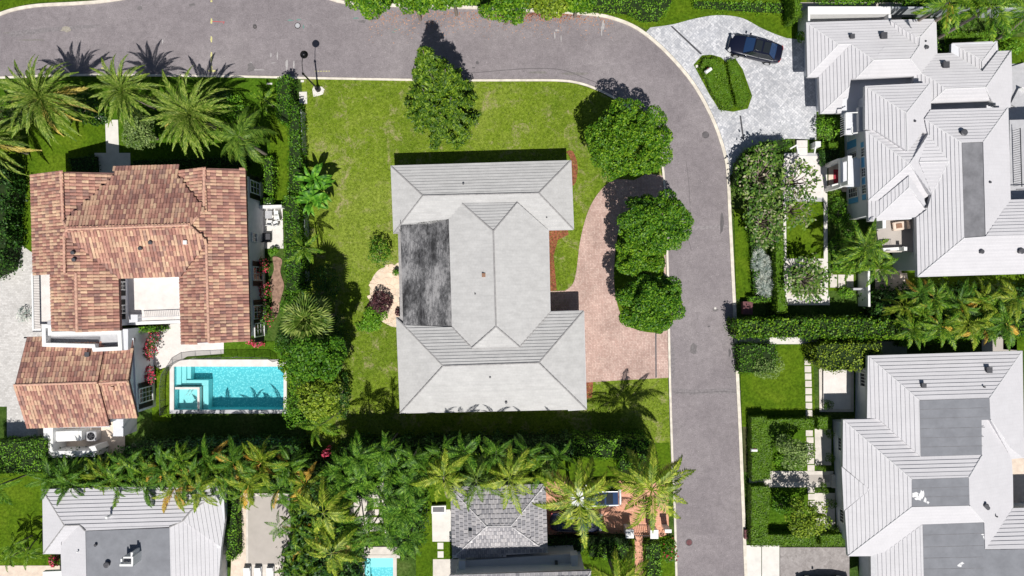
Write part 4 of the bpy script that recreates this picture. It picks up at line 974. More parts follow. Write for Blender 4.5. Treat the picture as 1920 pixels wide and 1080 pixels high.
# ------------------------------------------------------------ two storey house, top right
W1 = root('mansion', 'large two storey white house with many stepped white roofs and blue shutters, top right', 'house')
ze = 2.7; pi = 0.36
def pl(d, x, y, z, p=pi, rot=0): return Plane(d, (x, y, z), p, rot)
A_W = pl('W', 1511.5, 42.6, ze); A_N = pl('N', 1511.5, 42.6, ze)
h1, h2, hp, hr = (1572.2, 83.3), (1595.4, 83), (1638, 112.6), (1706.5, 110.5)
zh2 = A_N.z(*h2)
A_S1 = pl('S', *h1, A_N.z(*h1)); A_W2 = pl('W', *h2, zh2); A_S2 = pl('S', *hp, A_W2.z(*hp)); A_E = pl('E', *hr, A_S2.z(*hr))
A_N2 = pl('N', *hr, A_S2.z(*hr)); dz = A_E.z(1754, 36)
D_N = pl('N', 1754, 36, dz); D_W = pl('W', 1725.5, 69, D_N.z(1725.5, 69))
fA = [(A_W, [(1511.5, 42.6), h1, (1513.9, 144.5)]), (A_N, [(1511.5, 42.6), (1666.7, 38), (1669.8, 46.3), (1680.6, 57.8), hp, h2, h1]),
 (A_S1, [h1, h2, (1535.2, 144), (1513.9, 144.5)]), (A_W2, [h2, hp, (1604, 147.8), (1595.4, 148), (1593, 162), (1540, 212), (1538, 213), (1535.2, 144)]),
 (pl('S', 1540, 212, A_W2.z(1540, 212)), [(1593, 162), (1590, 182), (1580, 184), (1577, 212), (1540, 212)]),
 (A_S2, [(1604, 147.8), hp, hr, (1726.9, 138), (1713, 142.6)]), (A_E, [(1754, 36), (1756, 101), (1726.9, 138), hr, (1724, 84.5), (1725.5, 69)]),
 (A_N2, [hp, (1680.6, 57.8), (1715.7, 82.4), (1724, 84.5), hr]), (D_N, [(1669.8, 38.3), (1754, 36), (1725.5, 69), (1718.5, 68.9)]),
 (D_W, [(1669.8, 38.3), (1718.5, 68.9), (1725.5, 69), (1724, 84.5), (1715.7, 82.4), (1680.6, 57.8), (1669.8, 46.3)])]
ze = 3.0
C_N = pl('N', 1895, 95.7, ze); C_S = pl('S', 1848, 164, C_N.z(1848, 164)); C_E = pl('E', 1848, 164, C_N.z(1848, 164)); C_W = pl('W', 1773, 166.7, C_N.z(1773, 166.7))
K_N = pl('N', 1869, 78, ze - 0.3); K_E = pl('E', 1841, 115, K_N.z(1841, 115)); K_W = pl('W', 1836, 110, K_N.z(1836, 110))
fC = [(C_N, [(1756, 101), (1783.7, 100), (1841.5, 134), (1870.5, 96.7), (1895, 95.7), (1848, 164), (1773, 166.7), (1747, 148), (1726.9, 138)]),
 (C_W, [(1713, 142.6), (1726.9, 138), (1747, 148), (1773, 166.7), (1744, 193), (1744, 156), (1713, 157.3)]),
 (C_S, [(1773, 166.7), (1848, 164), (1858, 188.3), (1744, 193)]), (C_E, [(1895, 95.7), (1897, 170), (1893, 202), (1870.8, 201.7), (1858, 188.3), (1848, 164)]),
 (K_N, [(1784.4, 81.5), (1869, 78), (1841, 115), (1836, 110)]), (K_W, [(1784.4, 81.5), (1836, 110), (1841, 115), (1841.5, 134), (1783.7, 100)]), (K_E, [(1869, 78), (1870.5, 96.7), (1841.5, 134), (1841, 115)])]
ze = 5.0
d1, d2 = (1843.3, 265.8), (1803, 267.5)
E_N = pl('N', 1889, 202, ze + 0.2); E_W = pl('W', *d2, E_N.z(*d2)); E_E = pl('E', *d1, E_N.z(*d1))
zS = E_W.z(1808, 446)
E_S = pl('S', 1808, 447, E_W.z(1808, 446)); E_N2 = pl('N', 1893.5, 375, E_E.z(1893.5, 375))
m1 = (1699, 212)
B_W = pl('W', 1621.7, 161.7, ze); B_N = pl('N', *m1, B_W.z(*m1)); B_E = pl('E', *m1, B_W.z(*m1))
B2_W = pl('W', 1622.5, 246, ze); t2 = (1705, 307)
B2_N = pl('N', *t2, B2_W.z(*t2)); B2_S = pl('S', *t2, B2_W.z(*t2)); B2_E = pl('E', *t2, B2_W.z(*t2), 0.2)
B3_W = pl('W', 1628, 415, ze - 0.15); t3 = (1704, 351); B3_S = pl('S', *t3, B3_W.z(*t3)); B3_E = pl('E', *t3, B3_W.z(*t3), 0.25)
gz_ = E_W.z(1778, 303) + 0.02; G_N = pl('N', 1778, 303, gz_, 0.2); G_S = pl('S', 1778, 303, gz_, 0.155)
fB = [(B_N, [(1621.7, 161.7), (1743, 156), m1]), (B_W, [(1621.7, 161.7), m1, (1701, 283), (1641.7, 245), (1621.7, 242.5)]),
 (B_E, [(1743, 156), (1744, 193), (1744, 206.7), (1732.5, 223.3), (1740, 252), (1728, 247.5), (1701, 283), m1]),
 (B2_N, [(1622.5, 246), (1641.7, 245), (1701, 283), (1728, 247.5), (1740, 252), t2]), (B2_W, [(1622.5, 246), t2, (1628, 376)]),
 (B2_S, [(1628, 376), t2, (1746, 365), (1732, 372), (1704, 330), (1647, 377)]), (B2_E, [(1740, 252), (1723, 304), (1746, 365), t2]),
 (B3_W, [(1628, 376), (1647, 377), (1704, 330), t3, (1636, 415), (1628, 415)]), (B3_E, [(1704, 330), (1732, 372), (1738, 393), t3]), (B3_S, [t3, (1738, 393), (1718, 407), (1636, 415)]),
 (G_N, [(1740, 252), (1778, 303), (1723, 304)]), (G_S, [(1723, 304), (1778, 303), (1746.7, 364)]),
 (E_N, [(1743.8, 206.7), (1889, 202), d1, d2, (1733, 223)]), (E_W, [(1733, 223), d2, (1808, 446), (1720, 519), (1718, 408), (1738, 393), (1746.7, 364), (1778, 303), (1740, 252)]),
 (E_E, [(1889, 202), (1893.5, 375), (1848, 443), d1]), (E_N2, [(1893.5, 375), (1990, 372), (1990, 441), (1848, 443)]),
 (E_S, [(1808, 446), (1848, 443), (1990, 438), (1990, 511), (1720, 519)]),
 (pl('W', 1609.5, 201, 4.0, 0.2), [(1609.5, 201), (1621.5, 200), (1621.5, 246), (1610, 247)])]
build_roof(W1, fA, M['roofw'], 0.30, 0.07, capmat=M['capw'], capr=0.05, rname='garage_roof')
build_roof(W1, fC, M['roofw'], 0.30, 0.07, capmat=M['capw'], capr=0.05, rname='rear_roof')
build_roof(W1, fB, M['roofw'], 0.30, 0.07, capmat=M['capw'], capr=0.05, rname='main_roof')
slab('flat_roof', [(1804, 268), (1842.6, 266.5), (1847.3, 443.5), (1808.3, 445.5)], E_N.z(*d1) - 0.5, E_N.z(*d1) - 0.02, M['membrane_d'], W1, zp=E_N.z(*d1))
body(W1, [(1512, 43), (1754, 36), (1756, 101), (1727, 138), (1713, 143), (1595, 148), (1592, 180), (1577, 212), (1538, 213), (1535, 144), (1514, 144)], 2.62, 0.85, M['plaster'])
body(W1, [(1784, 101), (1784.4, 82), (1869, 78.5), (1870, 97), (1894, 96), (1896, 170), (1891, 201), (1860, 200), (1857, 188), (1745, 192.6), (1745, 156), (1714, 157), (1714, 143), (1730, 138), (1757, 102)], 2.85, 0.4, M['plaster'])
body(W1, [(1622, 162), (1743, 157), (1746, 206), (1888, 203), (1893, 374), (1990, 373), (1990, 510), (1720, 518), (1718, 409), (1706, 411), (1628, 414), (1622, 245)], ze - 0.35, 0.55, M['plaster'])
# roof terrace floors in the gaps
slab('roof_terrace', [(1577, 150), (1722, 145), (1722, 170), (1630, 200), (1600, 246), (1577, 216)], 2.2, 2.35, M['plaster'], W1, zp=2.3)
slab('roof_terrace', [(1742, 190), (1860, 185), (1860, 212), (1742, 214)], 2.2, 2.4, M['plaster'], W1, zp=2.4)
slab('roof_terrace', [(1640, 405), (1712, 403), (1712, 472), (1650, 474)], 3.0, 3.2, M['beige'], W1, zp=3.2)
slab('roof_terrace', [(1893, 225), (1990, 222), (1990, 380), (1893, 380)], 3.4, 3.6, M['lgrey'], W1, zp=3.6)
slab('terrace_parapet', [(1643, 466), (1690, 463), (1702, 462), (1702, 468), (1644, 471)], 3.0, 3.6, M['white'], W1, zp=3.6)
rl = slab('railing', [(1662, 459), (1684, 458.3), (1684, 459.3), (1662, 460)], 4.15, 4.2, M['dgrey'], W1, zp=4.2)
for i in range(8):
    p = P(1663 + i * 2.9, 459.4 - i * 0.1, 4.2); b_ = bmesh.new(); box(b_, (p.x, p.y, 3.7), (0.025, 0.025, 0.9)); bm_obj('baluster', b_, M['dgrey'], rl)
slab('terrace_post', [(1655, 412), (1661, 412), (1661, 428), (1655, 428)], 3.1, 4.6, M['white'], W1, zp=4.6); slab('terrace_post', [(1695, 463), (1701, 463), (1701, 470), (1695, 470)], 3.2, 4.3, M['white'], W1, zp=4.3)
# west facade: windows with blue shutters on two storeys, porch and balcony
wx = P(1625, 330, ze - 0.35).x + 0.55
def wy(gy, z): return (540 - gy) / 20 * (HC - z) / HC
for gy, zc in ((284, 3.55), (322, 3.55), (354, 3.55)): window(W1, (wx - 0.02 + (gy - 330) * 0.0012, wy(gy, zc), zc), (-1, -0.03), 0.7, 1.2, 3, 4, M['blue'])
for gy, zc in ((253, 1.3), (288, 1.3), (361, 1.3)): window(W1, (wx - 0.02 + (gy - 330) * 0.0012, wy(gy, zc), zc), (-1, -0.03), 0.8, 1.5, 2, 4, M['blue'])
ww = P(1719, 436, ze - 0.35).x + 0.55
for gy in (430, 446): window(W1, (ww - 0.02, wy(gy, 4.3), 4.3), (-1, -0.03), 0.7, 1.3, 2, 3)
PRC = [P(*q, 0) for q in ((1556, 303), (1556, 352))]
bm = bmesh.new(); p1 = P(1577, 297, 3.0); p2 = P(1610, 350, 3.0)
box(bm, ((p1.x + p2.x) / 2, (p1.y + p2.y) / 2, 2.9), (abs(p2.x - p1.x) + 0.3, abs(p2.y - p1.y), 0.2)); bm_obj('porch_roof', bm, M['plaster'], W1)
for (ax, ay, bx, by, z0, z1) in ((1576, 297, 1581, 350, 3.0, 3.35), (1590, 294, 1595, 346, 4.3, 4.5)):
    slab('porch_beam', [(ax, ay), (bx, ay), (bx, by), (ax, by)], z0, z1, M['white'], W1, zp=z1)
for x, y in ((1593, 296), (1593, 342)):
    p = P(x, y, 4.5); mk_box('porch_column', (p.x, p.y, 3.7), (0.35, 0.35, 1.7), M['white'], W1)
for x, y in ((1578, 299), (1578, 348)):
    p = P(x, y, 3.0); mk_box('porch_column', (p.x, p.y, 1.4), (0.3, 0.3, 2.8), M['white'], W1)
for a, b in (((1553, 311), (1577, 301)), ((1553, 352), (1577, 346))):
    bm = bmesh.new(); beam(bm, P(*a, 0.5), P(*b, 0.5), 0.35, 0.9); bm_obj('porch_side_wall', bm, M['white'], W1)
pm = P(1569, 331); mk_box('door_mat', (pm.x, pm.y, 0.09), (0.7, 1.3, 0.03), M['red'], W1)
bm = bmesh.new(); p = P(1585, 212, 3.3); q = P(1609, 252, 3.3); box(bm, ((p.x + q.x) / 2, (p.y + q.y) / 2, 3.1), (abs(q.x - p.x), abs(p.y - q.y), 0.18)); bl = bm_obj('balcony', bm, M['plaster'], W1)
for (a, b) in (((1586, 212), (1586, 252)), ((1598, 238), (1598, 252)), ((1586, 212), (1608, 211)), ((1586, 252), (1608, 249))):
    bm = bmesh.new(); beam(bm, P(*a, 4.2), P(*b, 4.2), 0.08, 0.08); bm_obj('railing', bm, M['white'], bl)
for i in range(10):
    p = P(1586, 213 + i * 4.2, 4.2); mk_box('baluster', (p.x, p.y, 3.7), (0.04, 0.04, 0.95), M['white'], bl)
for (a, x, y, r, h, k) in ((A_N, 1595.5, 70, 0.16, 0.3, 'box'), (A_N, 1654, 69, 0.22, 0.35, 'box'), (A_E, 1735, 90, 0.14, 0.3, 'pipe'), (A_E, 1734.5, 78, 0.06, 0.2, 'pipe'), (C_N, 1770, 123.5, 0.22, 0.35, 'box'),
                      (E_N, 1804, 249.5, 0.22, 0.35, 'pipe'), (B_E, 1714, 227.5, 0.08, 0.2, 'pipe'), (E_S, 1838, 472, 0.15, 0.3, 'pipe'), (E_S, 1911, 471, 0.2, 0.35, 'pipe'), (E_E, 1855, 342, 0.08, 0.2, 'pipe'), (B3_E, 1735, 388, 0.08, 0.25, 'pipe')):
    vent(W1, a, x, y, r, h, M['dgrey'], k)
# chaise on the small terrace
ch = root('chaise', 'pink cushioned chaise on the small upper terrace of the mansion', 'chaise', P(1683, 424, 3.2)[:], R(8))
bm = bmesh.new(); box(bm, (0.05, 0, 0.3), (1.3, 0.75, 0.14)); bmesh.ops.bevel(bm, geom=bm.edges[:], offset=0.04, segments=2, affect='EDGES'); bm_obj('cushion', bm, M['tan'], ch)
bm = bmesh.new(); box(bm, (0.65, 0, 0.5), (0.12, 0.75, 0.5)); bm_obj('backrest', bm, M['tan'], ch)
bm = bmesh.new(); box(bm, (-0.1, 0, 0.4), (0.5, 0.4, 0.08)); bm_obj('blanket', bm, M['wood'], ch)
for sx in (-0.55, 0.6):
    for sy in (-0.3, 0.3): mk_box('leg', (sx, sy, 0.115), (0.06, 0.06, 0.23), M['wood'], ch)
# side pavilion north of the garage wing
PV = root('garden_wall', 'white garden wall enclosing the narrow service court above the mansion garage roof', 'wall')
for q in ([(1515, 12), (1670, 12), (1670, 26), (1515, 27)], [(1515, 27), (1519, 27), (1519, 50), (1515, 50)], [(1666, 27), (1671, 27), (1671, 52), (1666, 52)]):
    slab('wall_section', q, 0, 2.2, M['white'], PV, zp=2.2)
PW = root('garden_wall', 'grey capped garden wall running through the planting behind the mansion, top right corner', 'wall')
strip('wall_section', [(1672, 14), (1960, 15)], 0.16, 0, 2.0, M['wallgrey'], PW, zp=2)
# side terrace furniture east
for i, (x, y, a) in enumerate(((1902, 130, 0.3), (1903, 185, 1.1))):
    lo = root('deck_lounger', ['pale grey lounger on the side terrace at the upper right edge beside the mansion', 'lounger with white towel below the other one at the right edge beside the mansion'][i], 'lounger', P(x, y)[:], a)
    mk_box('seat', (0, 0, 0.3), (1.7, 0.6, 0.08), M['lgrey'], lo); mk_box('backrest', (0.8, 0, 0.5), (0.08, 0.6, 0.5), M['white'], lo)
    for sx in (-0.7, 0.7):
        for sy in (-0.25, 0.25): mk_box('leg', (sx, sy, 0.13), (0.05, 0.05, 0.26), M['lgrey'], lo)
RT = root('terrace_railing', 'dark metal railing along the grey terrace at the right edge of the mansion', 'railing')
for (a, b) in (((1913, 240), (1916, 350)), ((1905, 355), (1990, 352))):
    bm = bmesh.new(); beam(bm, P(*a, 4.5), P(*b, 4.5), 0.06); bm_obj('rail', bm, M['dgrey'], RT)
for i in range(26):
    p = P(1913 + i * 0.11, 241 + i * 4.2, 4.5); bm = bmesh.new(); beam(bm, (p.x, p.y, 3.6), (p.x, p.y, 4.48), 0.03); bm_obj('baluster', bm, M['dgrey'], RT)

# ------------------------------------------------------------ single storey house, lower right
W2 = root('white_house', 'wide single storey white house with grey flat roof decks, lower right', 'house')
ze = 3.4
n1 = pl('N', 1627, 667, ze, 0.34); w1 = pl('W', 1625.5, 783, ze, 0.34); a1, b1_ = (1723.7, 750.3), (1855, 746)
e1 = pl('E', *b1_, n1.z(*b1_), 0.34); n2 = pl('N', 1580.5, 786.9, ze, 0.34); w2 = pl('W', 1580.5, 786.9, ze, 0.34)
s2 = pl('S', 1709.4, 950, n2.z(1709, 899), 0.34); e2 = pl('E', 1816.4, 895, n2.z(1816.4, 895), 0.34)
w3 = pl('W', 1661.5, 1033, s2.z(1661.5, 1033), 0.34); n3 = pl('N', 1898.8, 952.7, ze, 0.34)
f2 = [(n1, [(1627, 667), (1916, 658), b1_, a1]), (w1, [(1627, 667), a1, (1726, 855.5), (1648, 785.7), (1625.5, 783.3)]),
 (e1, [(1916, 658), (1920, 860), (1896, 840), (1857, 787), b1_]), (pl('S', 1857, 787, e1.z(1857, 787), 0.34), [(1857, 787), (1896, 840), (1920, 858), (1896, 860)]),
 (n2, [(1580.5, 786.9), (1648, 785.7), (1726, 855.5), (1841, 853), (1816.4, 895), (1709.4, 898.7)]),
 (w2, [(1580.5, 786.9), (1709.4, 898.7), (1709.4, 950.6), (1589.8, 1042.3), (1584, 957.4), (1631, 918), (1580, 875)]),
 (pl('W', 1631, 918, w2.z(1631, 918) + 0.02, 0.30), [(1578, 875), (1631, 918), (1582, 957.4)]),
 (s2, [(1709.4, 950.6), (1818, 948), (1845.2, 979), (1729.7, 983), (1661.5, 1033), (1633, 1042), (1589.8, 1042.3)]),
 (w3, [(1729.7, 983), (1733, 1130), (1632, 1130), (1632, 1042), (1661.5, 1033)]),
 (e2, [(1840, 787.4), (1857, 787), (1896, 860), (1898, 895), (1898.8, 952.7), (1846.9, 1030), (1845.2, 979), (1818, 948), (1816.4, 895), (1841, 853)]),
 (n3, [(1898.8, 952.7), (1990, 950), (1990, 1029), (1846.9, 1030)])]
build_roof(W2, f2, M['roofw'], 0.335, 0.055, capmat=M['capw'], capr=0.045)
def flat(h, q, z, m, nm='flat_roof'): return slab(nm, q, z - 0.4, z, m, h, zp=z)
zf1 = min(n1.z(*a1), n1.z(*b1_)) - 0.02
flat(W2, [(1724, 751), (1854.6, 746.6), (1857, 787), (1840.5, 787.5), (1841, 853), (1726.3, 855.5)], zf1, M['membrane'])
flat(W2, [(1709.7, 899.2), (1816, 895.4), (1818, 947.6), (1710, 949.8)], n2.z(1709, 899) - 0.02, M['membrane'])
zf3 = s2.z(1790, 981) - 0.02
flat(W2, [(1730, 983.4), (1845, 979.6), (1847, 1031), (1990, 1029.5), (1990, 1130), (1733, 1130)], zf3, M['membrane'])
def seams(q0, q1, q2, q3, n, z, mat=None):
    """lap seams of a membrane deck: q0-q1 top edge, q3-q2 bottom edge"""
    for i in range(1, n):
        t = i / n + rnd.uniform(-0.01, 0.01); a = (q0[0] + (q3[0] - q0[0]) * t, q0[1] + (q3[1] - q0[1]) * t); b = (q1[0] + (q2[0] - q1[0]) * t, q1[1] + (q2[1] - q1[1]) * t)
        strip('membrane_seam', [a, b], 0.05, z - 0.02, z + 0.006, mat or M['membrane_d'], W2, zp=z)
seams((1725, 751), (1854, 747), (1840, 853), (1727, 855), 6, zf1); seams((1710, 900), (1815, 896), (1817, 947), (1711, 949), 3, n2.z(1709, 899) - 0.02); seams((1731, 984), (1844, 980), (1844, 1128), (1734, 1128), 7, zf3)
whitest = simple('white_coating_patch', (0.75, 0.75, 0.76), 0.7)
for x, y, w, h in ((1717, 928, 14, 16), (1728, 927, 12, 18), (1722, 935, 16, 8), (1735, 938, 7, 12), (1740, 942, 6, 6)):
    pts = [(x + w / 2 * rnd.uniform(.5, 1.2) * math.cos(a * math.pi / 7), y + h / 2 * rnd.uniform(.5, 1.2) * math.sin(a * math.pi / 7)) for a in range(14)]
    zz = n2.z(1709, 899) - 0.012 + rnd.random() * 0.004; slab('coating_patch', pts, zz - 0.02, zz, whitest, W2, zp=zz)
for x, y, w, h in ((1799, 1060, 9, 10), (1804, 1056, 8, 5), (1842, 1002, 9, 3), (1845, 1008, 4, 8)):
    pts = [(x + w / 2 * rnd.uniform(.3, 1.2) * math.cos(a * math.pi / 6), y + h / 2 * rnd.uniform(.3, 1.2) * math.sin(a * math.pi / 6)) for a in range(12)]
    zz = zf3 + 0.006 + rnd.random() * 0.004; slab('coating_patch', pts, zz - 0.02, zz, whitest, W2, zp=zz)
body(W2, [(1627, 667), (1916, 658), (1920, 859), (1897, 860), (1898.8, 952.7), (1990, 950), (1990, 1130), (1634, 1130), (1633, 1042), (1589.8, 1042), (1580.5, 787), (1626, 785)], ze, 0.7, M['plaster'], fascia=M['lgrey'])
xw = P(1626, 715, ze).x + 0.7; xv = P(1584, 835, ze).x + 0.7
for gy, zc, xx in ((713, 1.8, xw), (835, 1.8, xv - 0.06), (970, 1.8, xv + 0.08)): window(W2, (xx - 0.02, wy(gy, zc), zc), (-1, -0.03), 1.15, 1.4, 4, 2)
for (a, x, y, r, k) in ((n1, 1851, 693, 0.2, 'box'), (n1, 1729, 722, 0.16, 'box'), (e2, 1846, 947, 0.17, 'pipe'), (e2, 1849, 951, 0.14, 'pipe'), (n1, 1843, 725, 0.06, 'pipe'), (e2, 1866, 967, 0.06, 'pipe')): vent(W2, a, x, y, r, 0.3, M['dgrey'], k)
dm = root('entrance_steps', 'pale entrance porch step with brown door mat at the lower right house', 'steps')
slab('step', [(1560, 890), (1590, 890), (1590, 915), (1560, 915)], 0.05, 0.25, M['stone'], dm); slab('door', [(1566, 897), (1578, 895), (1578, 911), (1566, 910)], 0.25, 0.28, M['wood'], dm, zp=0)

# ------------------------------------------------------------ white house, bottom left
W3 = root('low_white_house', 'white tiled house with grey flat deck and white chimney at the bottom left', 'house')
ze = 3.3
kN = pl('N', 80, 917.5, ze, 0.34); kW = pl('W', 80, 917.5, ze, 0.34)
kS = pl('S', 122, 985, kN.z(122, 985), 0.34); kW2 = pl('W', 150, 984, kN.z(150, 984), 0.34); kE = pl('E', 318, 988, kN.z(318, 988), 0.34); kE2 = pl('E', 343, 976, kN.z(343, 976), 0.34, 8)
f3 = [(kN, [(80, 917.5), (386, 909), (424, 912), (358, 958), (343, 976), (318, 988), (160, 995), (150, 984), (122, 985)]), (kW, [(80, 917.5), (122, 985), (82, 1038)]),
 (kS, [(122, 985), (150, 984), (115, 1016), (115, 1038), (82, 1038)]), (kW2, [(150, 984), (160, 995), (163, 1130), (118, 1130), (115, 1038), (115, 1016)]),
 (kE, [(318, 988), (343, 976), (415, 1026), (407, 1130), (321, 1130)]), (kE2, [(343, 976), (358, 958), (424, 912), (418, 947), (422, 974), (415, 1026)])]
build_roof(W3, f3, M['roofw'], 0.335, 0.055, capmat=M['cap'], capr=0.07)
zk = kN.z(240, 992) - 0.02
flat(W3, [(160.5, 996), (318, 990), (321, 1130), (163, 1130)], zk, M['membrane'])
body(W3, [(80, 917.5), (418, 910), (421, 970), (414, 1026), (407, 1028), (407, 1130), (118, 1130), (115, 1038), (82, 1038)], ze, 0.5, M['plaster'])
flat(W3, [(80, 1072), (130, 1070), (132, 1130), (80, 1130)], 2.6, M['white'], 'porch_roof')
for q, z1 in (([(231, 1044), (248, 1044), (248, 1047), (231, 1047)], zk + 1.1), ([(245, 1036), (249, 1036), (249, 1044), (245, 1044)], zk + 1.1), ([(224, 1058), (249, 1058), (249, 1062), (224, 1062)], zk + 1.3), ([(246, 1044), (249.5, 1044), (249.5, 1058), (246, 1058)], zk + 1.3), ([(226, 1048), (229, 1048), (229, 1058), (226, 1058)], zk + 1.1)):
    slab('chimney', q, zk, z1, M['white'], W3, zp=z1)
slab('chimney_base', [(229, 1045), (247, 1045), (247, 1060), (229, 1060)], zk, zk + 0.8, M['membrane'], W3, zp=zk + 0.8)
kF = Plane('N', (240, 1030, zk), 0.0)
vent(W3, kF, 203, 1057, 0.2, 0.35, M['dgrey']); vent(W3, kF, 181, 1021, 0.1, 0.25, M['dgrey']); vent(W3, kN, 209, 965, 0.1, 0.8, M['white']); vent(W3, kW2, 148, 1033, 0.06, 0.3, M['white'])

# ------------------------------------------------------------ slate tiled house, bottom centre
W4 = root('slate_house', 'house with dark grey mortared tile roof at the bottom centre by the coral drive', 'house')
r1, r2 = (912.6, 987), (958, 986.5); zr = 4.7
sN_ = pl('N', *r1, zr, 0.36); sW_ = pl('W', *r1, zr, 0.36); sS_ = pl('S', *r1, zr, 0.36); sE_ = pl('E', *r2, zr, 0.36)
f4 = [(sN_, [(845, 915), (1023, 907), r2, r1]), (sW_, [(845, 915), r1, (848, 1047)]), (sS_, [(848, 1047), r1, r2, (1027, 1036)]), (sE_, [(1023, 907), (1027, 1036), r2])]
build_roof(W4, f4, M['slate'], style='slate', capmat=M['mortar'], capr=0.05, tsz=(0.37, 0.40))
body(W4, [(845, 915), (1023, 907), (1027, 1036), (848, 1047)], sW_.z(848, 1047) - 0.1, 0.4, M['plaster'])
vent(W4, sW_, 882, 997, 0.14, 0.3, M['dgrey'], 'box')
W5 = root('tall_white_house', 'taller grey roofed house cut by the bottom edge, shading the slate roof', 'house')
flat(W5, [(860, 1052), (1083, 1038), (1085, 1072), (862, 1078)], 3.6, M['roofw'], 'lower_roof')
slab('wall', [(866, 1050), (1078, 1040), (1080, 1078), (866, 1082)], 0, 3.3, M['plaster'], W5, zp=3.3)
slab('dormer', [(1070, 1042), (1083, 1040), (1085, 1072), (1072, 1072)], 3.2, 4.2, M['plaster'], W5, zp=4.2); slab('dormer', [(860, 1052), (872, 1052), (873, 1076), (860, 1078)], 3.2, 4.2, M['plaster'], W5, zp=4.2)
p = P(1043, 1055, 3.8); mk_box('vent_box', (p.x, p.y, 3.75), (0.25, 0.25, 0.3), M['dgrey'], W5)
uN = pl('N', 843, 1079, 6.2, 0.5); f5 = [(uN, [(843, 1079), (1108, 1070), (1060, 1160), (900, 1160)])]
f5 += [(pl('E', 1108, 1070, 6.2, 0.5), [(1108, 1070), (1110, 1240), (1060, 1160)]), (pl('W', 843, 1079, 6.2, 0.5), [(843, 1079), (900, 1160), (843, 1240)])]
build_roof(W5, f5, M['slate'], style='slate', capmat=M['mortar'], capr=0.05, tsz=(0.4, 0.36), nparts=80)
body(W5, [(843, 1079), (1108, 1070), (1110, 1240), (843, 1240)], 6.2, 0.4, M['plaster'], fascia=M['dgrey'])
# ------------------------------------------------------------ vegetation kit
def unit(a): return a / np.maximum(np.linalg.norm(a, axis=1, keepdims=True), 1e-9)
def leaves(pts, nrm, size, aspect=0.55, jit=0.6, svar=0.35):
    n = len(pts); nr = unit(nrm + jit * rng.normal(size=(n, 3)))
    t = unit(np.cross(nr, rng.normal(size=(n, 3)))); s = np.cross(nr, t)
    L = size * (1 + svar * rng.uniform(-1, 1, (n, 1))) * 0.5; Wd = L * aspect
    V = np.stack([pts - t * L, pts + s * Wd - t * L * 0.1, pts + t * L, pts - s * Wd - t * L * 0.1], 1).reshape(-1, 3)
    F = np.arange(n * 4).reshape(n, 4); return V, F
def np_pip(X, Y, poly):
    c = np.zeros(len(X), bool); n = len(poly); j = n - 1
    for i in range(n):
        xi, yi = poly[i]; xj, yj = poly[j]
        if yi != yj: c ^= ((yi > Y) != (yj > Y)) & (X < (xj - xi) * (Y - yi) / (yj - yi) + xi)
        j = i
    return c
def hedge(label, poly, h, mat='leaf_box', size=0.15, dens=75, rough=0.05, jit=0.45, group=None, cat='hedge', name='hedge', round_=False, extra=None):
    w = [P(x, y, h) for x, y in poly]; w = [(p.x, p.y) for p in w]
    if area2(w) < 0: w = w[::-1]
    c = Vector((sum(p[0] for p in w) / len(w), sum(p[1] for p in w) / len(w), 0))
    w = [(p[0] - c.x, p[1] - c.y) for p in w]
    o = root(name, label, cat, c[:], group=group)
    ins = inset(w, 0.09); bm = bmesh.new(); prism(bm, [(p.x, p.y) for p in ins], 0, max(h - (0.12 if dens > 60 else 0.3), 0.1)); bm_obj('inner_core', bm, M['core_box' if mat == 'leaf_box' else 'core'], o)  # solid inner box added to block light between the leaves
    xs = [p[0] for p in w]; ys = [p[1] for p in w]; A = (max(xs) - min(xs)) * (max(ys) - min(ys))
    n = int(A * dens * 1.15); X = rng.uniform(min(xs), max(xs), n); Yy = rng.uniform(min(ys), max(ys), n); k = np_pip(X, Yy, w); X, Yy = X[k], Yy[k]
    lump = rough * (np.sin(X * 2.1 + c.x) * np.cos(Yy * 2.7 + c.y) + np.sin(X * 5.3 + 1) * np.sin(Yy * 4.7))
    Z = h + lump + rng.normal(0, rough * 0.6, len(X)) - 0.05
    pts = [np.stack([X, Yy, Z], 1)]; nr = [np.tile((0, 0, 1.0), (len(X), 1))]
    for i in range(len(w)):
        a, b = np.array(w[i]), np.array(w[(i + 1) % len(w)]); d = b - a; L = np.hypot(*d)
        if L < 0.05: continue
        m = int(L * h * dens * 0.85); u = rng.random(m); zz = h * (1 - rng.random(m) ** 1.3); nn = np.array((d[1], -d[0])) / L
        off = rng.normal(-0.02, rough * 0.7, m) + rough * 0.7 * np.sin(u * L * 3.1)
        pts.append(np.stack([a[0] + d[0] * u + nn[0] * off, a[1] + d[1] * u + nn[1] * off, zz], 1)); nr.append(np.tile((nn[0], nn[1], 0.25), (m, 1)))
    V, F = leaves(np.vstack(pts), np.vstack(nr), size, 0.6, jit); np_obj('foliage', V, F, M[mat], o)
    if extra:
        sel = rng.random(len(pts[0])) < extra[1]; V, F = leaves(pts[0][sel] + (0, 0, 0.06), nr[0][sel], size * 0.9, 0.8, 0.5); np_obj('flowers', V, F, M[extra[0]], o)['kind'] = 'stuff'
    return o
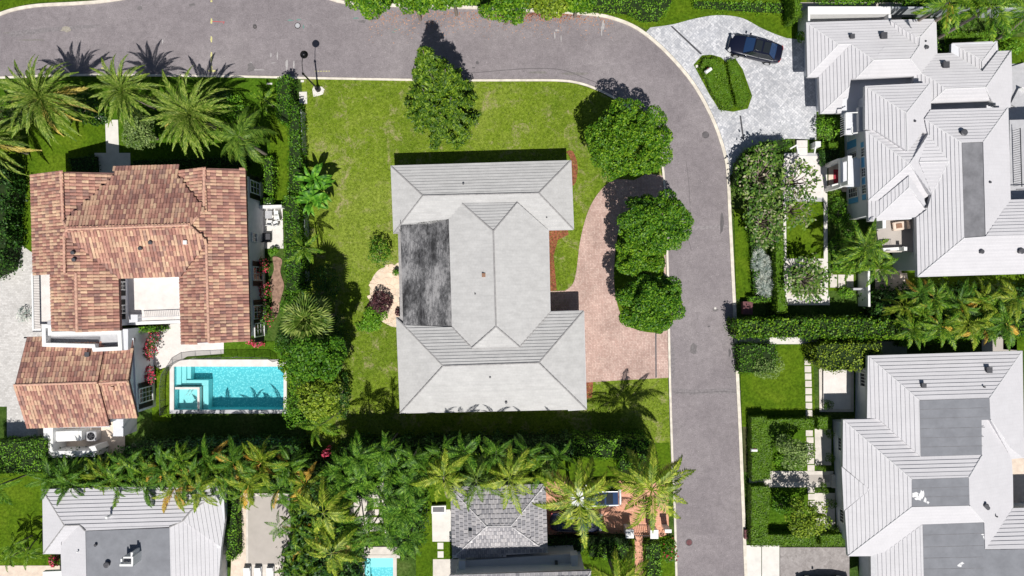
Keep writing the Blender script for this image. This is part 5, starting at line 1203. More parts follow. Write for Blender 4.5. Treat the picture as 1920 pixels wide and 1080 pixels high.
def crown_pts(rx, ry, rz, nl, lr, n, low=-0.35, seed=0, flat=0.0):
    r_ = np.random.default_rng(seed + 11); C = []; tries = 0
    while len(C) < nl and tries < 4000:
        tries += 1; v = r_.normal(size=3); v /= np.linalg.norm(v)
        if v[2] < low: continue
        q = r_.uniform(0.5, 1.0) ** 0.6; p = v * q * (1 - lr * 0.75)
        if all(np.linalg.norm(p - c_) > lr * 0.55 for c_ in C): C.append(p)
    C.append(np.zeros(3)); C = np.array(C); Rl = np.append(lr * r_.uniform(0.7, 1.25, len(C) - 1), 0.5)
    idx = r_.choice(len(C), n, p=Rl ** 2 / (Rl ** 2).sum()); v = unit(r_.normal(size=(n, 3))); v[:, 2] = np.abs(v[:, 2]) * np.where(r_.random(n) < 0.8, 1, -1)
    rad = Rl[idx] * (1 - 0.30 * r_.random(n) ** 2); p = C[idx] + v * rad[:, None]
    keep = np.ones(n, bool)
    for c_, q in zip(C, Rl): keep &= ~(np.linalg.norm(p - c_, axis=1) < q * 0.62)
    p = p[keep]; v = v[keep]
    return p * (rx, ry, rz), unit(v / (rx, ry, rz) + (0, 0, 0.45 / rz)), C * (rx, ry, rz)
def tree(label, px, py, zc, rx, ry, rz, mat='leaf_tree', n=9000, nl=26, lr=0.34, size=0.26, jit=0.55, trunk=0.16, cat='tree', name='broadleaf_tree', group=None, seed=None, low=-0.35, stems=7, extra=None, barkmat=None, aspect=0.55):
    b = P(px, py, zc); o = root(name, label, cat, (b.x, b.y, 0), group=group)
    seed = seed if seed is not None else int(px * 7 + py)
    p, v, C = crown_pts(rx, ry, rz, nl, lr, n, low, seed); p = p + (0, 0, zc)
    V, F = leaves(p, v, size, aspect, jit); np_obj('crown', V, F, M[mat], o)
    if extra:
        k = rng.random(len(p)) < extra[1]; V, F = leaves(p[k] + v[k] * 0.08, v[k], size * 0.9, 0.8, 0.5); np_obj('flowers', V, F, M[extra[0]], o)['kind'] = 'stuff'
    bm = bmesh.new(); top = Vector((0, 0, zc - rz * 0.25))
    beam(bm, (0, 0, 0), top, trunk * 2, trunk * 1.3, seg=8)
    for c_ in C[:stems]: beam(bm, top, Vector(c_) + Vector((0, 0, zc)), trunk * 0.9, trunk * 0.35, seg=5)
    bm_obj('trunk', bm, barkmat or M['bark'], o)
    return o
def shrub(label, px, py, r, h, mat='leaf_hedge', n=None, size=0.17, cat='shrub', ry=None, name='shrub', group=None, extra=None, nl=12, lr=0.42, jit=0.55, aspect=0.55):
    ry = ry or r; n = n or int(620 * r * ry * (0.16 / size) ** 1.6 + 250)
    return tree(label, px, py, h * 0.5, r, ry, h * 0.55, mat, n, nl, lr, size, jit, trunk=0.05, cat=cat, name=name, group=group, low=-0.2, stems=4, extra=extra, aspect=aspect)

def frond_mesh(name, mat, L=3.5, n=34, ll=0.5, lw=0.055, rise=0.5, droop=1.3, sweep=55, vee=15, tipdroop=0.12, dp=1.4, base=0.12, rw=0.035, curl=0.0, seed=0):
    r_ = random.Random(seed); V = []; F = []; pts = []; th = rise; p = np.zeros(3); S = 16; az = 0.0
    for i in range(S + 1):
        t = i / S; pts.append((p.copy(), th, az)); p = p + np.array((math.cos(th) * math.cos(az), math.cos(th) * math.sin(az), math.sin(th))) * L / S
        th = rise - droop * ((i + 1) / S) ** dp; az = curl * t
    def at(t):
        f = t * S; i = min(int(f), S - 1); u = f - i; return pts[i][0] * (1 - u) + pts[i + 1][0] * u, pts[i][1] * (1 - u) + pts[i + 1][1] * u, pts[i][2]
    for i in range(S):
        for ax in (0, 1):
            (a, ta, za), (b, tb, zb) = pts[i], pts[i + 1]; wa = rw * (1 - 0.8 * i / S); wb = rw * (1 - 0.8 * (i + 1) / S)
            sd = np.array((-math.sin(za), math.cos(za), 0)) if ax == 0 else np.array((-math.sin(ta) * math.cos(za), -math.sin(ta) * math.sin(za), math.cos(ta)))
            k = len(V); V += [a - sd * wa, a + sd * wa, b + sd * wb, b - sd * wb]; F.append((k, k + 1, k + 2, k + 3))
    for i in range(n):
        t = base + (1 - base) * (i + 0.5) / n; q, th, az = at(t); T = np.array((math.cos(th) * math.cos(az), math.cos(th) * math.sin(az), math.sin(th)))
        Sd = np.array((-math.sin(az), math.cos(az), 0)); Nn = np.cross(T, Sd)
        prof = math.sin(math.pi * min(1, (0.25 + 0.78 * t))) ** 0.6 if t > 0.1 else 0.5
        prof = max(0.22, prof)
        for sg in (-1, 1):
            sw = R(sweep * (1 - 0.55 * t) + r_.uniform(-7, 7)); ve = R(vee + r_.uniform(-10, 10)); l = ll * prof * r_.uniform(0.85, 1.1)
            d = T * math.cos(sw) + (Sd * sg * math.cos(ve) + Nn * math.sin(ve)) * math.sin(sw); d /= np.linalg.norm(d)
            w = np.cross(d, Nn); w /= max(np.linalg.norm(w), 1e-6); wv = w * lw * 0.5
            m = q + d * l * 0.5; tip = q + d * l - np.array((0, 0, tipdroop * l)); k = len(V)
            V += [q, m + wv, tip, m - wv]; F.append((k, k + 1, k + 2, k + 3))
    return np_mesh(name, V, F, M[mat])
FM = {}
for key, mats, kw in (('date', ('frond_date', 'frond_old'), dict(L=1, n=42, ll=0.13, lw=0.016, sweep=48, vee=22, rw=0.010, tipdroop=0.1)),
                      ('coco', ('frond_coco', 'frond_coco_d', 'frond_old'), dict(L=1, n=42, ll=0.23, lw=0.024, sweep=52, vee=-12, rw=0.010, tipdroop=0.45)),
                      ('areca', ('frond_areca', 'frond_gold', 'frond_areca_d', 'frond_areca_y'), dict(L=1, n=36, ll=0.23, lw=0.025, sweep=50, vee=18, rw=0.011, tipdroop=0.35)),
                      ('feather', ('frond_dark',), dict(L=1, n=36, ll=0.21, lw=0.022, sweep=62, vee=8, rw=0.010, tipdroop=0.15))):
    for mt in mats:
        for vi, (rs, dr) in enumerate(((1.15, 1.3), (0.75, 1.25), (0.35, 1.1), (0.0, 0.9))):
            k2 = dict(kw); FM[(key, mt, vi)] = frond_mesh(key + '_frond', mt, rise=rs, droop=dr, seed=vi, curl=(-1) ** vi * 0.25, **k2)
def fan_mesh(mat, n=20, R0=1.0, pet=0.9, w=0.13, droop=0.25):
    V = []; F = []
    V += [(0, -0.02, 0), (0, 0.02, 0), (pet, 0.02, 0.12), (pet, -0.02, 0.12)]; F.append((0, 1, 2, 3)); c = np.array((pet, 0, 0.12))
    for i in range(n):
        a = R(-118 + 236 * i / (n - 1)); d = np.array((math.cos(a), math.sin(a), 0.12)); s = np.array((-math.sin(a), math.cos(a), 0)); l = R0 * (0.8 + 0.2 * math.cos(a))
        k = len(V); V += [c, c + d * l * 0.6 + s * w * 0.5 + (0, 0, 0.03 * (-1) ** i), c + d * l - np.array((0, 0, droop * l)), c + d * l * 0.6 - s * w * 0.5]; F.append((k, k + 1, k + 2, k + 3))
    return np_mesh('fan_leaf', V, F, M[mat])
FAN = {'fan': fan_mesh('fan', w=0.12), 'silver': fan_mesh('silver', n=13, w=0.09, pet=0.5)}
def banana_mesh():
    V = []; F = []; S = 10; th = 1.0; p = np.array((0.0, 0, 0)); rows = []
    for i in range(S + 1):
        t = i / S; w = 0.0 if i == 0 else 0.11 * math.sin(math.pi * min(1, 0.12 + 0.9 * t)) ** 0.7; w = 0.012 if t < 0.18 else w; up = 0.22 * w
        rows.append((p + (0, -w, up), p.copy(), p + (0, w, up))); p = p + np.array((math.cos(th), 0, math.sin(th))) / S; th = 1.0 - 1.9 * t ** 1.2
    for i in range(S):
        for j in (0, 1):
            k = len(V); g = 0.0; V += [rows[i][j], rows[i][j + 1], rows[i + 1][j + 1], rows[i + 1][j]]; F.append((k, k + 1, k + 2, k + 3))
    V = np.array(V); return np_mesh('banana_leaf', V, F, M['banana'])
BAN = banana_mesh()
def place(mesh, name, parent, loc, az, el, sc, roll=0.0):
    o = bpy.data.objects.new(name, mesh); link(o, parent); o.location = loc
    o.rotation_mode = 'XYZ'; o.rotation_euler = (roll, -el, az); o.scale = (sc, sc, sc); return o
def palm(label, px, py, z, L, n, kind='coco', base=None, trunk=0.14, group=None, cat='palm tree', name=None, gold=0.0, mat=None, spread=(1.15, -0.35), seed=None, sc_jit=0.15, az0=None, azr=None):
    r_ = random.Random(seed if seed is not None else int(px * 13 + py))
    c = P(px, py, z); b = P(*base) if base else Vector((c.x, c.y, 0)); name = name or {'coco': 'coconut_palm', 'date': 'date_palm', 'areca': 'areca_palm', 'feather': 'feather_palm'}[kind]
    o = root(name, label, cat, b[:], group=group)
    top = c - b; bm = bmesh.new(); prev = Vector((0, 0, 0)); S = 6
    if z > 1.2:
        for i in range(1, S + 1):
            t = i / S; q = Vector((top.x * t ** 1.4, top.y * t ** 1.4, top.z * t)); beam(bm, prev, q, trunk * 2 * (1.25 - 0.35 * t), trunk * 2 * (1.2 - 0.35 * t), seg=8); prev = q
        bm_obj('trunk', bm, M['bark'], o)
    else: bm.free()
    base_m = mat or {'coco': 'frond_coco', 'date': 'frond_date', 'areca': 'frond_areca', 'feather': 'frond_dark'}[kind]; alt = {'coco': 'frond_old', 'date': 'frond_old', 'areca': 'frond_gold', 'feather': 'frond_dark'}[kind]
    for i in range(n):
        t = (i + 0.5) / n; e = spread[0] + (spread[1] - spread[0]) * t ** 0.8
        J = 1.0 if kind in ('date', 'coco') else 2.2
        a = (i * 2.39996 + r_.uniform(-0.25, 0.25) * J) if azr is None else az0 + azr * (r_.random() - 0.5)
        vi = 0 if t < 0.2 else 1 if t < 0.5 else 2 if t < 0.8 else 3
        m = alt if (t > 0.6 and r_.random() < gold) else base_m
        place(FM[(kind, m, vi)], 'frond', o, top, a, e - (1.15, 0.75, 0.35, 0.0)[vi] + r_.uniform(-0.1, 0.1) * J, L * (1 + r_.uniform(-sc_jit, sc_jit)) * (0.72 if t < 0.12 else 1.0), r_.uniform(-0.35, 0.35) * J)
    return o
def fanpalm(label, px, py, z, L, n, mat='fan', trunk=0.16, group=None, name='fan_palm', cat='palm tree', seed=1):
    r_ = random.Random(seed + int(px)); c = P(px, py, z); o = root(name, label, cat, (c.x, c.y, 0), group=group)
    if z > 1.0: bm = bmesh.new(); beam(bm, (0, 0, 0), (0, 0, z), trunk * 2.2, trunk * 1.8, seg=8); bm_obj('trunk', bm, M['bark'], o)
    n = n if mat == 'fan' else 9
    for i in range(n):
        t = (i + 0.5) / n; place(FAN[mat], 'fan_leaf', o, (0, 0, z), i * 2.39996, 1.25 - 1.5 * t, L * r_.uniform(0.85, 1.1), r_.uniform(-0.5, 0.5))
    return o
def banana(label, px, py, z, L, n, group=None, name='banana_plant', cat='banana plant', mesh=None):
    r_ = random.Random(int(px + py)); c = P(px, py, z); o = root(name, label, cat, (c.x, c.y, 0), group=group)
    bm = bmesh.new(); beam(bm, (0, 0, 0), (0, 0, z), 0.3, 0.2, seg=8); bm_obj('stem', bm, M['leaf_box'], o)
    for i in range(n): place(mesh or BAN, 'leaf', o, (0, 0, z), i * 2.39996 + r_.uniform(-.3, .3), r_.uniform(-0.5, 0.15), L * r_.uniform(0.75, 1.1), r_.uniform(-0.4, 0.4))
    return o

# ------------------------------------------------------------ trees on the middle lot
tree('round leafy shade tree at the top of the lawn inside the road bend', 1180, 267, 5.2, 3.75, 3.75, 2.6, 'leaf_tree', 26000, 95, 0.18, 0.24, aspect=0.45)
tree('upper leafy shade tree on the island between the pink drive and the road', 1228, 420, 5.4, 3.3, 2.9, 2.5, 'leaf_tree_d', 22000, 75, 0.21, 0.24, aspect=0.45)
tree('middle leafy shade tree of the island, merging into its neighbours', 1203, 478, 4.6, 2.4, 2.1, 2.1, 'leaf_tree', 14000, 44, 0.24, 0.24, aspect=0.45)
tree('lowest leafy shade tree of the island beside the pink drive', 1221, 566, 5.2, 3.1, 2.9, 2.5, 'leaf_tree_d', 22000, 60, 0.22, 0.25, aspect=0.45)
# conifer: tiers of boughs round several leaders
def conifer(label, px, py, h):
    b = P(px, py, 0); o = root('conifer_tree', label, 'tree', b[:]); pts = []; nrm = []; r_ = np.random.default_rng(5); bm = bmesh.new()
    for (ox, oy, hh, rr) in ((-0.3, 1.5, h, 2.3), (1.1, 1.0, h * 0.78, 2.2), (-1.0, 0.1, h * 0.6, 2.4), (1.3, -0.4, h * 0.54, 2.5), (0.2, -1.3, h * 0.42, 2.5)):
        beam(bm, (ox * 0.3, oy * 0.3, 0), (ox, oy, hh), 0.34, 0.06, seg=7); nt_ = int(hh * 1.5)
        for k in range(nt_):
            t = k / nt_; z = hh * (0.10 + 0.9 * t); rad = rr * (1 - t) ** 0.75 + 0.25; nb = 6 if t < 0.7 else 5
            for q in range(nb):
                a = q * 2 * math.pi / nb + k * 0.9 + r_.uniform(-0.2, 0.2); rl = rad * r_.uniform(0.75, 1.12); m = int(22 + 42 * rl)
                u = r_.random(m) ** 0.75; rr_ = u * rl; zz = z + 0.45 * u * rl * 0.5 - 0.18 * (u * rl) ** 2 + r_.normal(0, 0.05, m); sp_ = r_.normal(0, 0.03 + 0.13 * u, m)
                X = ox + math.cos(a) * rr_ - math.sin(a) * sp_; Y_ = oy + math.sin(a) * rr_ + math.cos(a) * sp_
                pts.append(np.stack([X, Y_, zz], 1)); nrm.append(np.tile((math.cos(a) * 0.35, math.sin(a) * 0.35, 0.9), (m, 1)))
    bm_obj('trunk', bm, M['bark'], o); V, F = leaves(np.vstack(pts), np.vstack(nrm), 0.34, 0.30, 0.4); np_obj('crown', V, F, M['leaf_conifer'], o)
conifer('tall many-tipped conifer leaning over the top edge of the lawn, shadow on the road', 832, 213, 12.2)
shrub('loose dark green shrub against the west side of the bungalow above the flagstones', 711, 474, 1.35, 2.2, 'leaf_hedge', ry=1.5)
shrub('small light green plant between the flagstones and the flat roof', 743, 512, 0.35, 0.9, 'leaf_bright')
shrub('dark maroon spiky shrub on the flagstone patio', 713, 567, 1.25, 1.5, 'leaf_maroon', size=0.3, ry=1.15, aspect=0.25, n=1500)
shrub('round glossy green shrub below the maroon one by the flagstones', 702, 598, 1.35, 1.4, 'leaf_bright', size=0.24, ry=1.2, aspect=0.3, n=2400)
shrub('low green tuft on the lawn left of the round glossy shrub', 676, 612, 0.5, 0.4, 'leaf_bright', size=0.2, aspect=0.3)
shrub('tiny reddish plant at the lower left of the flat roof', 747, 585, 0.4, 0.7, 'leaf_maroon')
# ------------------------------------------------------------ planting along the boundary hedge, left of the lawn
hedge('narrow dark hedge by the road kerb at the top of the boundary', [(517, 152), (531, 141), (542, 141), (543, 200), (541, 236), (518, 222)], 2.2, 'leaf_hedge', rough=0.12, size=0.17)
hedge('long dark clipped hedge between the left garden and the middle lawn', [(540, 196), (560, 192), (562, 240), (567, 330), (566, 372), (538, 372), (540, 300)], 2.0, 'leaf_hedge', rough=0.12, size=0.17)
hedge('tall mid green hedge beside the villa side patio', [(531, 366), (560, 366), (566, 455), (566, 545), (534, 548)], 2.6, 'leaf_hedge', rough=0.10, size=0.17)
BW = root('boundary_wall', 'low narrow grey wall along the left edge of the middle lawn', 'wall')
for q in ([(539, 163), (542.5, 163), (543, 201), (540, 201)], [(561.5, 206), (565, 206), (568.5, 335), (565.5, 335)], [(562, 400), (571, 400), (572, 452), (564, 452)], [(568, 478), (572, 478), (573, 528), (570, 528)]):
    slab('wall_section', q, 0, 1.3, M['wallgrey'], BW, zp=1.3)
for i, (x, y, L, n, lb) in enumerate(((587, 338, 1.9, 13, 'uppermost banana plant beside the boundary wall'), (603, 360, 1.9, 12, 'banana plant leaning out furthest over the lawn'), (583, 378, 2.0, 12, 'lowest banana plant of the clump by the boundary wall'))):
    banana(lb, x, y, 2.6, L, n, group='banana plants by the wall')
palm('small pale green palm above the big fan palm, over the boundary wall', 569, 464, 4.6, 1.9, 11, 'areca', trunk=0.07)
fanpalm('large grey green fan palm beside the terracotta villa', 580, 598, 7.6, 1.22, 40)
shrub('dark shrub standing in for the shade above the big fan palm', 605, 548, 2.0, 2.2, 'leaf_dark', ry=2.4)  # dark leaves stand in for the fan palm's shadow here
shrub('added dark shrub deepening the shade along the lawn edge below the big fan palm', 636, 640, 1.2, 1.8, 'leaf_dark', ry=2.6)  # this shrub and the next added to darken the trees' shadow zone
shrub('added dark shrub deepening the shade along the lawn edge beside the yellow green tree', 640, 735, 1.1, 1.8, 'leaf_dark', ry=2.6)
tree('leafy dark green tree between the fan palm and the pool', 597, 672, 7.6, 2.45, 2.6, 2.2, 'leaf_hedge', 9500, 26, 0.3, 0.26)
tree('bushy tree overhanging the right end of the pool', 562, 690, 4.6, 1.9, 2.6, 1.8, 'leaf_tree', 5200, 20, 0.32, 0.24)
tree('yellow green tree with bare branches right of the pool', 600, 742, 7.4, 2.0, 2.0, 1.6, 'leaf_tree_y', 4300, 20, 0.32, 0.26, trunk=0.1, stems=14)
shrub('bright green shrub at the pool corner below the bushy tree', 556, 768, 1.3, 2.2, 'leaf_bright', ry=1.7)
palm('pale green broad leaved palm south east of the pool', 600, 797, 6.8, 2.1, 15, 'areca', trunk=0.1)
shrub('small red cordyline under the broad leaved palm', 616, 845, 0.45, 2.6, 'flower', size=0.25, n=240, aspect=0.35)
shrub('deep green shrub left of the big fan palm at the villa corner', 543, 575, 1.2, 1.6, 'leaf_hedge', ry=1.4)
shrub('deep green shrub beneath the left side of the big fan palm', 540, 632, 1.4, 1.8, 'leaf_dark', ry=1.6)
shrub('leafy green shrub at the upper right corner of the pool patio', 533, 655, 0.9, 1.5, 'leaf_hedge', ry=0.8)
# side patio
hedge('small dark clipped hedge above the patio furniture', [(485, 372), (512, 370), (512, 386), (486, 388)], 1.0, 'leaf_hedge')
hedge('bright green shrub strip beside the path at the villa corner', [(491, 296), (511, 292), (512, 360), (497, 362)], 1.4, 'leaf_bright', rough=0.15)
shrub('round bright shrub under the date palm near the kerb hedge', 441, 207, 1.3, 1.6, 'leaf_bright'); shrub('dim green shrub beside the drooping coconut palm', 470, 285, 1.2, 1.5, 'leaf_hedge')
shrub('small green bush below the patio chair', 514, 471, 0.5, 0.8, 'leaf_bright')
for i, (x, y, r, ry) in enumerate(((490, 500, 0.7, 1.0), (493, 545, 0.75, 1.1), (498, 592, 0.9, 1.3))):
    shrub(['bougainvillea with red flowers against the villa wall, uppermost', 'bougainvillea with red flowers in the middle of the villa side wall', 'green shrub with few red flowers at the lower end of the villa side wall'][i], x, y, r, 1.9, 'leaf_hedge', ry=ry, extra=('flower', (0.4, 0.45, 0.1)[i]), name='bougainvillea', group='bougainvilleas along the villa wall')
for i, (x, y) in enumerate(((483, 520), (483, 575), (487, 612))): shrub(['dark climber at the villa side windows, top', 'dark climber at the villa side windows, middle', 'dark climber at the villa side windows, bottom'][i], x, y, 0.45, 1.6, 'leaf_dark', ry=1.3, name='climber')
shrub('low pink flowering plant by the villa corner near the pool', 481, 643, 0.9, 0.4, 'leaf_hedge', ry=0.35, extra=('flower', 0.5))
for i, (x, y, z) in enumerate(((272, 655, 1.6), (268, 703, 2.0))): shrub(['bougainvillea by the garage gable, upper one with scattered pink flowers', 'densely flowering magenta bougainvillea by the garage window'][i], x, y, 1.25, 1.9, 'leaf_hedge', n=1500, ry=1.15, extra=('flower', (0.5, 1.0)[i]), name='bougainvillea')
shrub('magenta bougainvillea climbing below the roof terrace corner', 293, 628, 0.45, 2.4, 'leaf_dark', ry=1.1, extra=('flower', 0.4), name='bougainvillea')
hedge('narrow bright planter below the roof terrace parapet', [(247, 614), (290, 613), (290, 622), (248, 623)], 2.7, 'leaf_bright', rough=0.08)
shrub('small agave like plant against the left terrace wall', 46, 590, 0.75, 0.8, 'silver', size=0.4, n=160, aspect=0.2, name='agave')
# ------------------------------------------------------------ top left garden
palm('big date palm at the upper left with yellowed lower fronds', 76, 184, 5.4, 4.1, 62, 'date', gold=0.35, trunk=0.25, spread=(1.2, -0.55)); palm('smaller date palm over the white garden path', 229, 170, 5.6, 3.15, 52, 'date', trunk=0.22, spread=(1.2, -0.55))
palm('broad date palm right of the round olive green tree', 353, 213, 4.9, 3.95, 62, 'date', gold=0.05, trunk=0.25, spread=(1.2, -0.55)); palm('date palm cut by the left edge of the photo', -28, 262, 5.0, 3.9, 44, 'date', gold=0.4, trunk=0.25, spread=(1.2, -0.55))
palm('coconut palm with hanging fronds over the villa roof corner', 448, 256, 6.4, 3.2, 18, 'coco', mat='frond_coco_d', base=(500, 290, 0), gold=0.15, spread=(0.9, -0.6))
palm('young dim palm between the date palm and the kerb hedge', 495, 186, 2.6, 1.7, 10, 'areca', trunk=0.06)
tree('dense olive green rounded tree above the villa entrance', 262, 246, 3.0, 1.45, 2.1, 1.5, 'leaf_olive', 5200, 20, 0.36, 0.17, name='olive_tree'); shrub('loose olive green shrub under the first date palm', 38, 214, 2.4, 2.8, 'leaf_olive', ry=1.6, size=0.2)
for i, (x, y, r) in enumerate(((160, 205, 1.5), (188, 225, 0.9), (250, 208, 1.0), (315, 200, 1.2), (420, 180, 0.8))):
    shrub('dark green shrub ' + ['between the first two date palms', 'left of the white path head', 'right of the white path head', 'beneath the broad date palm', 'near the kerb behind the broad date palm'][i], x, y, r, 1.2, 'leaf_dark')
hedge('clipped hedge edge beside the entrance path plaza, left', [(128, 296), (176, 290), (177, 322), (132, 322)], 0.9, 'leaf_dark', rough=0.08); hedge('dark hedge under the villa eaves right of the path plaza', [(246, 300), (460, 292), (460, 310), (246, 314)], 0.9, 'leaf_dark', rough=0.08)
hedge('dark shrubbery at the far left edge beside the lawn', [(-30, 300), (14, 305), (20, 350), (10, 400), (14, 440), (2, 505), (-30, 520)], 2.2, 'leaf_dark', rough=0.25, size=0.22)
strip('garden_step', [(180, 218), (200, 224)], 0.35, 0, 0.3, M['white'], kind='structure', zp=0)
# ------------------------------------------------------------ hedges across the bottom of the pool and middle lot
hedge('tall dark hedge south of the swimming pool', [(236, 838), (560, 834), (560, 866), (236, 870)], 3.6, 'leaf_dark', rough=0.25, size=0.24, dens=64)  # dark leaf colour holds the shade the palms cast on this hedge
hedge('tall dark hedge at the bottom of the middle lawn, left part', [(636, 836), (900, 832), (1075, 830), (1075, 862), (900, 872), (640, 884)], 3.9, 'leaf_dark', rough=0.3, size=0.24, dens=64)  # leaves darkened likewise to carry the palm shade
hedge('bright clipped hedge at the lower right end of the middle lawn', [(1075, 822), (1218, 824), (1222, 850), (1180, 862), (1075, 858)], 3.3, 'leaf_bright', rough=0.14, size=0.18)
hedge('green hedge clump behind the right coconut palm', [(1160, 862), (1222, 850), (1232, 905), (1165, 900)], 1.8, 'leaf_hedge', rough=0.25, size=0.2)
hedge('bright clipped hedge at the left edge below the cobbled drive', [(-30, 830), (82, 826), (84, 886), (-30, 892)], 2.6, 'leaf_bright', rough=0.10)
hedge('narrow clipped hedge right of the bottom left house', [(423, 930), (440, 925), (444, 1045), (436, 1052), (423, 1050)], 1.6, 'leaf_bright', rough=0.10)
# row of areca palms behind the bottom left house
r_ = random.Random(21); k = 0
for i in range(30):
    x = 100 + i * 16.2 + r_.uniform(-7, 7); y = 868 + (i % 3) * 22 + r_.uniform(-6, 6)
    if x < 235: y = max(y, 893) + 3
    palm('areca palm in the dense row between the pool hedge and the bottom left house', x, y, (4.2 if x > 235 else 2.8) + r_.uniform(-0.5, 0.6), 2.0 + r_.uniform(-0.2, 0.5), 12, 'areca', mat=r_.choice(['frond_areca', 'frond_areca_d', 'frond_areca_y', 'frond_areca']), gold=0.30 if x > 235 else 0.0, trunk=0.05, group='areca palms in the row behind the bottom left house', spread=(1.2, -0.2))
hedge('leafy undergrowth beneath the row of areca palms', [(84, 862), (560, 850), (640, 870), (640, 905), (520, 915), (410, 905), (84, 905)], 2.3, 'leaf_dark', rough=0.4, size=0.28, dens=55, cat='undergrowth', name='undergrowth')  # dark leaves put the shade gaps under the palms into colour
hedge('leafy undergrowth beneath the feather palms, bottom centre', [(545, 905), (700, 890), (690, 930), (640, 940), (638, 1010), (672, 1020), (672, 1100), (525, 1100), (530, 1040), (555, 1000)], 2.2, 'leaf_dark', rough=0.4, size=0.28, dens=55, cat='undergrowth', name='undergrowth')  # leaf colour darkened for the shade below the feather palms
hedge('leafy undergrowth between the plunge pool and the narrow lawn', [(722, 880), (790, 875), (790, 960), (775, 1035), (745, 1040), (745, 1030), (725, 1010)], 2.0, 'leaf_dark', rough=0.4, size=0.28, dens=55, cat='undergrowth', name='undergrowth')  # dark leaf colour again holds the shade between the palms
palm('large feather palm with a bare crown centre, upper of the bottom centre pair', 606, 962, 6.5, 3.2, 11, 'coco', mat='frond_coco', trunk=0.13, spread=(0.5, -0.35)); palm('large feather palm, lower of the bottom centre pair beside the plunge pool', 622, 1038, 6.5, 3.1, 12, 'coco', trunk=0.13, spread=(0.5, -0.35), gold=0.1)
for i, (x, y, L) in enumerate(((690, 895, 2.3), (735, 880, 2.4), (770, 905, 2.2), (660, 905, 2.2), (715, 935, 2.0), (760, 955, 2.4), (650, 985, 2.0), (728, 995, 2.4), (765, 1010, 2.2), (745, 970, 2.0), (690, 1000, 1.9), (670, 860, 2.2), (640, 930, 2.1), (655, 1030, 1.8), (785, 880, 2.0), (640, 880, 2.1))):
    palm('dark green feather palm in the thicket around the plunge pool', x, y, 5.2 + (i % 3) * 0.7, L, 15, 'feather', trunk=0.06, group='dark feather palms around the plunge pool', spread=(1.1, -0.3))
for i, (x, y, L) in enumerate(((556, 990, 1.8), (565, 1030, 1.8), (545, 1062, 1.7), (580, 1075, 1.8), (590, 1000, 1.8), (545, 940, 1.8))):
    palm('broad leaved areca palm at the edge of the beige court', x, y, 2.2, L, 13, 'areca', gold=0.2, trunk=0.05, group='areca palms beside the beige court')
palm('grey green palm hanging over the upper left of the beige court', 455, 925, 4.0, 2.0, 12, 'areca', gold=0.25, trunk=0.06); palm('thin palm with curled pale fronds over the beige court', 525, 985, 3.2, 1.7, 8, 'feather', trunk=0.05)
# palms over the slate house
palm('coconut palm left of the slate roof, above the pale terrace', 832, 893, 7.2, 3.0, 15, 'coco', mat='frond_areca' if False else 'frond_coco', base=(842, 930, 0), spread=(0.9, -0.45)); palm('coconut palm hanging over the middle of the slate roof', 955, 898, 7.2, 3.1, 15, 'coco', base=(960, 850, 0), spread=(0.9, -0.5))
palm('dark green coconut palm between the two over the slate roof', 893, 902, 6.4, 2.8, 13, 'coco', mat='frond_coco_d', base=(895, 860, 0), spread=(0.8, -0.5)); palm('short palm at the left end of the hedge above the plunge pool', 800, 872, 5.0, 2.2, 12, 'areca', trunk=0.07)
palm('areca palm with a red frond behind the slate roof', 915, 862, 4.8, 2.0, 12, 'areca', gold=0.3, trunk=0.07); palm('bright areca palm just left of the yellow coconut palm', 1010, 880, 4.8, 2.2, 13, 'areca', gold=0.2, trunk=0.07)
palm('dark palm in the hedge below the middle lawn', 720, 845, 6.6, 2.0, 12, 'feather', trunk=0.07); palm('green palm in the hedge above the slate roof', 870, 850, 6.6, 2.0, 12, 'feather', trunk=0.07)
for i, (x, y) in enumerate(((775, 842), (830, 836), (930, 838), (985, 838), (1045, 842))):
    palm('dark palm rising from the tall hedge along the bottom of the lawn', x, y + 14, 6.6, 1.8, 10, 'areca', mat='frond_areca_d', trunk=0.07, group='palms rising from the bottom hedge', gold=0.0)  # dark fronds put the shade of this belt into their colour
palm('tall yellow green coconut palm over the white parked car', 1084, 935, 8.0, 4.0, 19, 'coco', gold=0.2, base=(1066, 905, 0), spread=(0.9, -0.5)); palm('tall coconut palm reaching over the kerb and the road', 1222, 918, 9.2, 3.9, 20, 'coco', gold=0.12, base=(1186, 868, 0), spread=(0.9, -0.5))
palm('coconut palm cut by the bottom edge near the coral path', 1160, 1100, 6.5, 3.6, 14, 'coco', gold=0.2, spread=(0.7, -0.3))
hedge('mixed shrubs below the coral drive, left of the coral path', [(1104, 1022), (1150, 1018), (1190, 1024), (1190, 1050), (1165, 1052), (1104, 1046)], 1.2, 'leaf_bright', rough=0.25); hedge('dark shrubs in the shade beside the white gate', [(1020, 1010), (1105, 1006), (1180, 1008), (1180, 1022), (1100, 1024), (1085, 1045), (1030, 1036)], 1.2, 'leaf_dark', rough=0.2)
hedge('leafy hedge right of the coral path', [(1210, 1022), (1240, 1018), (1242, 1110), (1212, 1110)], 1.4, 'leaf_bright', rough=0.2); shrub('green shrub with red tips on the kerb by the gate pillars', 1252, 1030, 1.0, 1.4, 'leaf_hedge', ry=1.2, extra=('flower', 0.06))
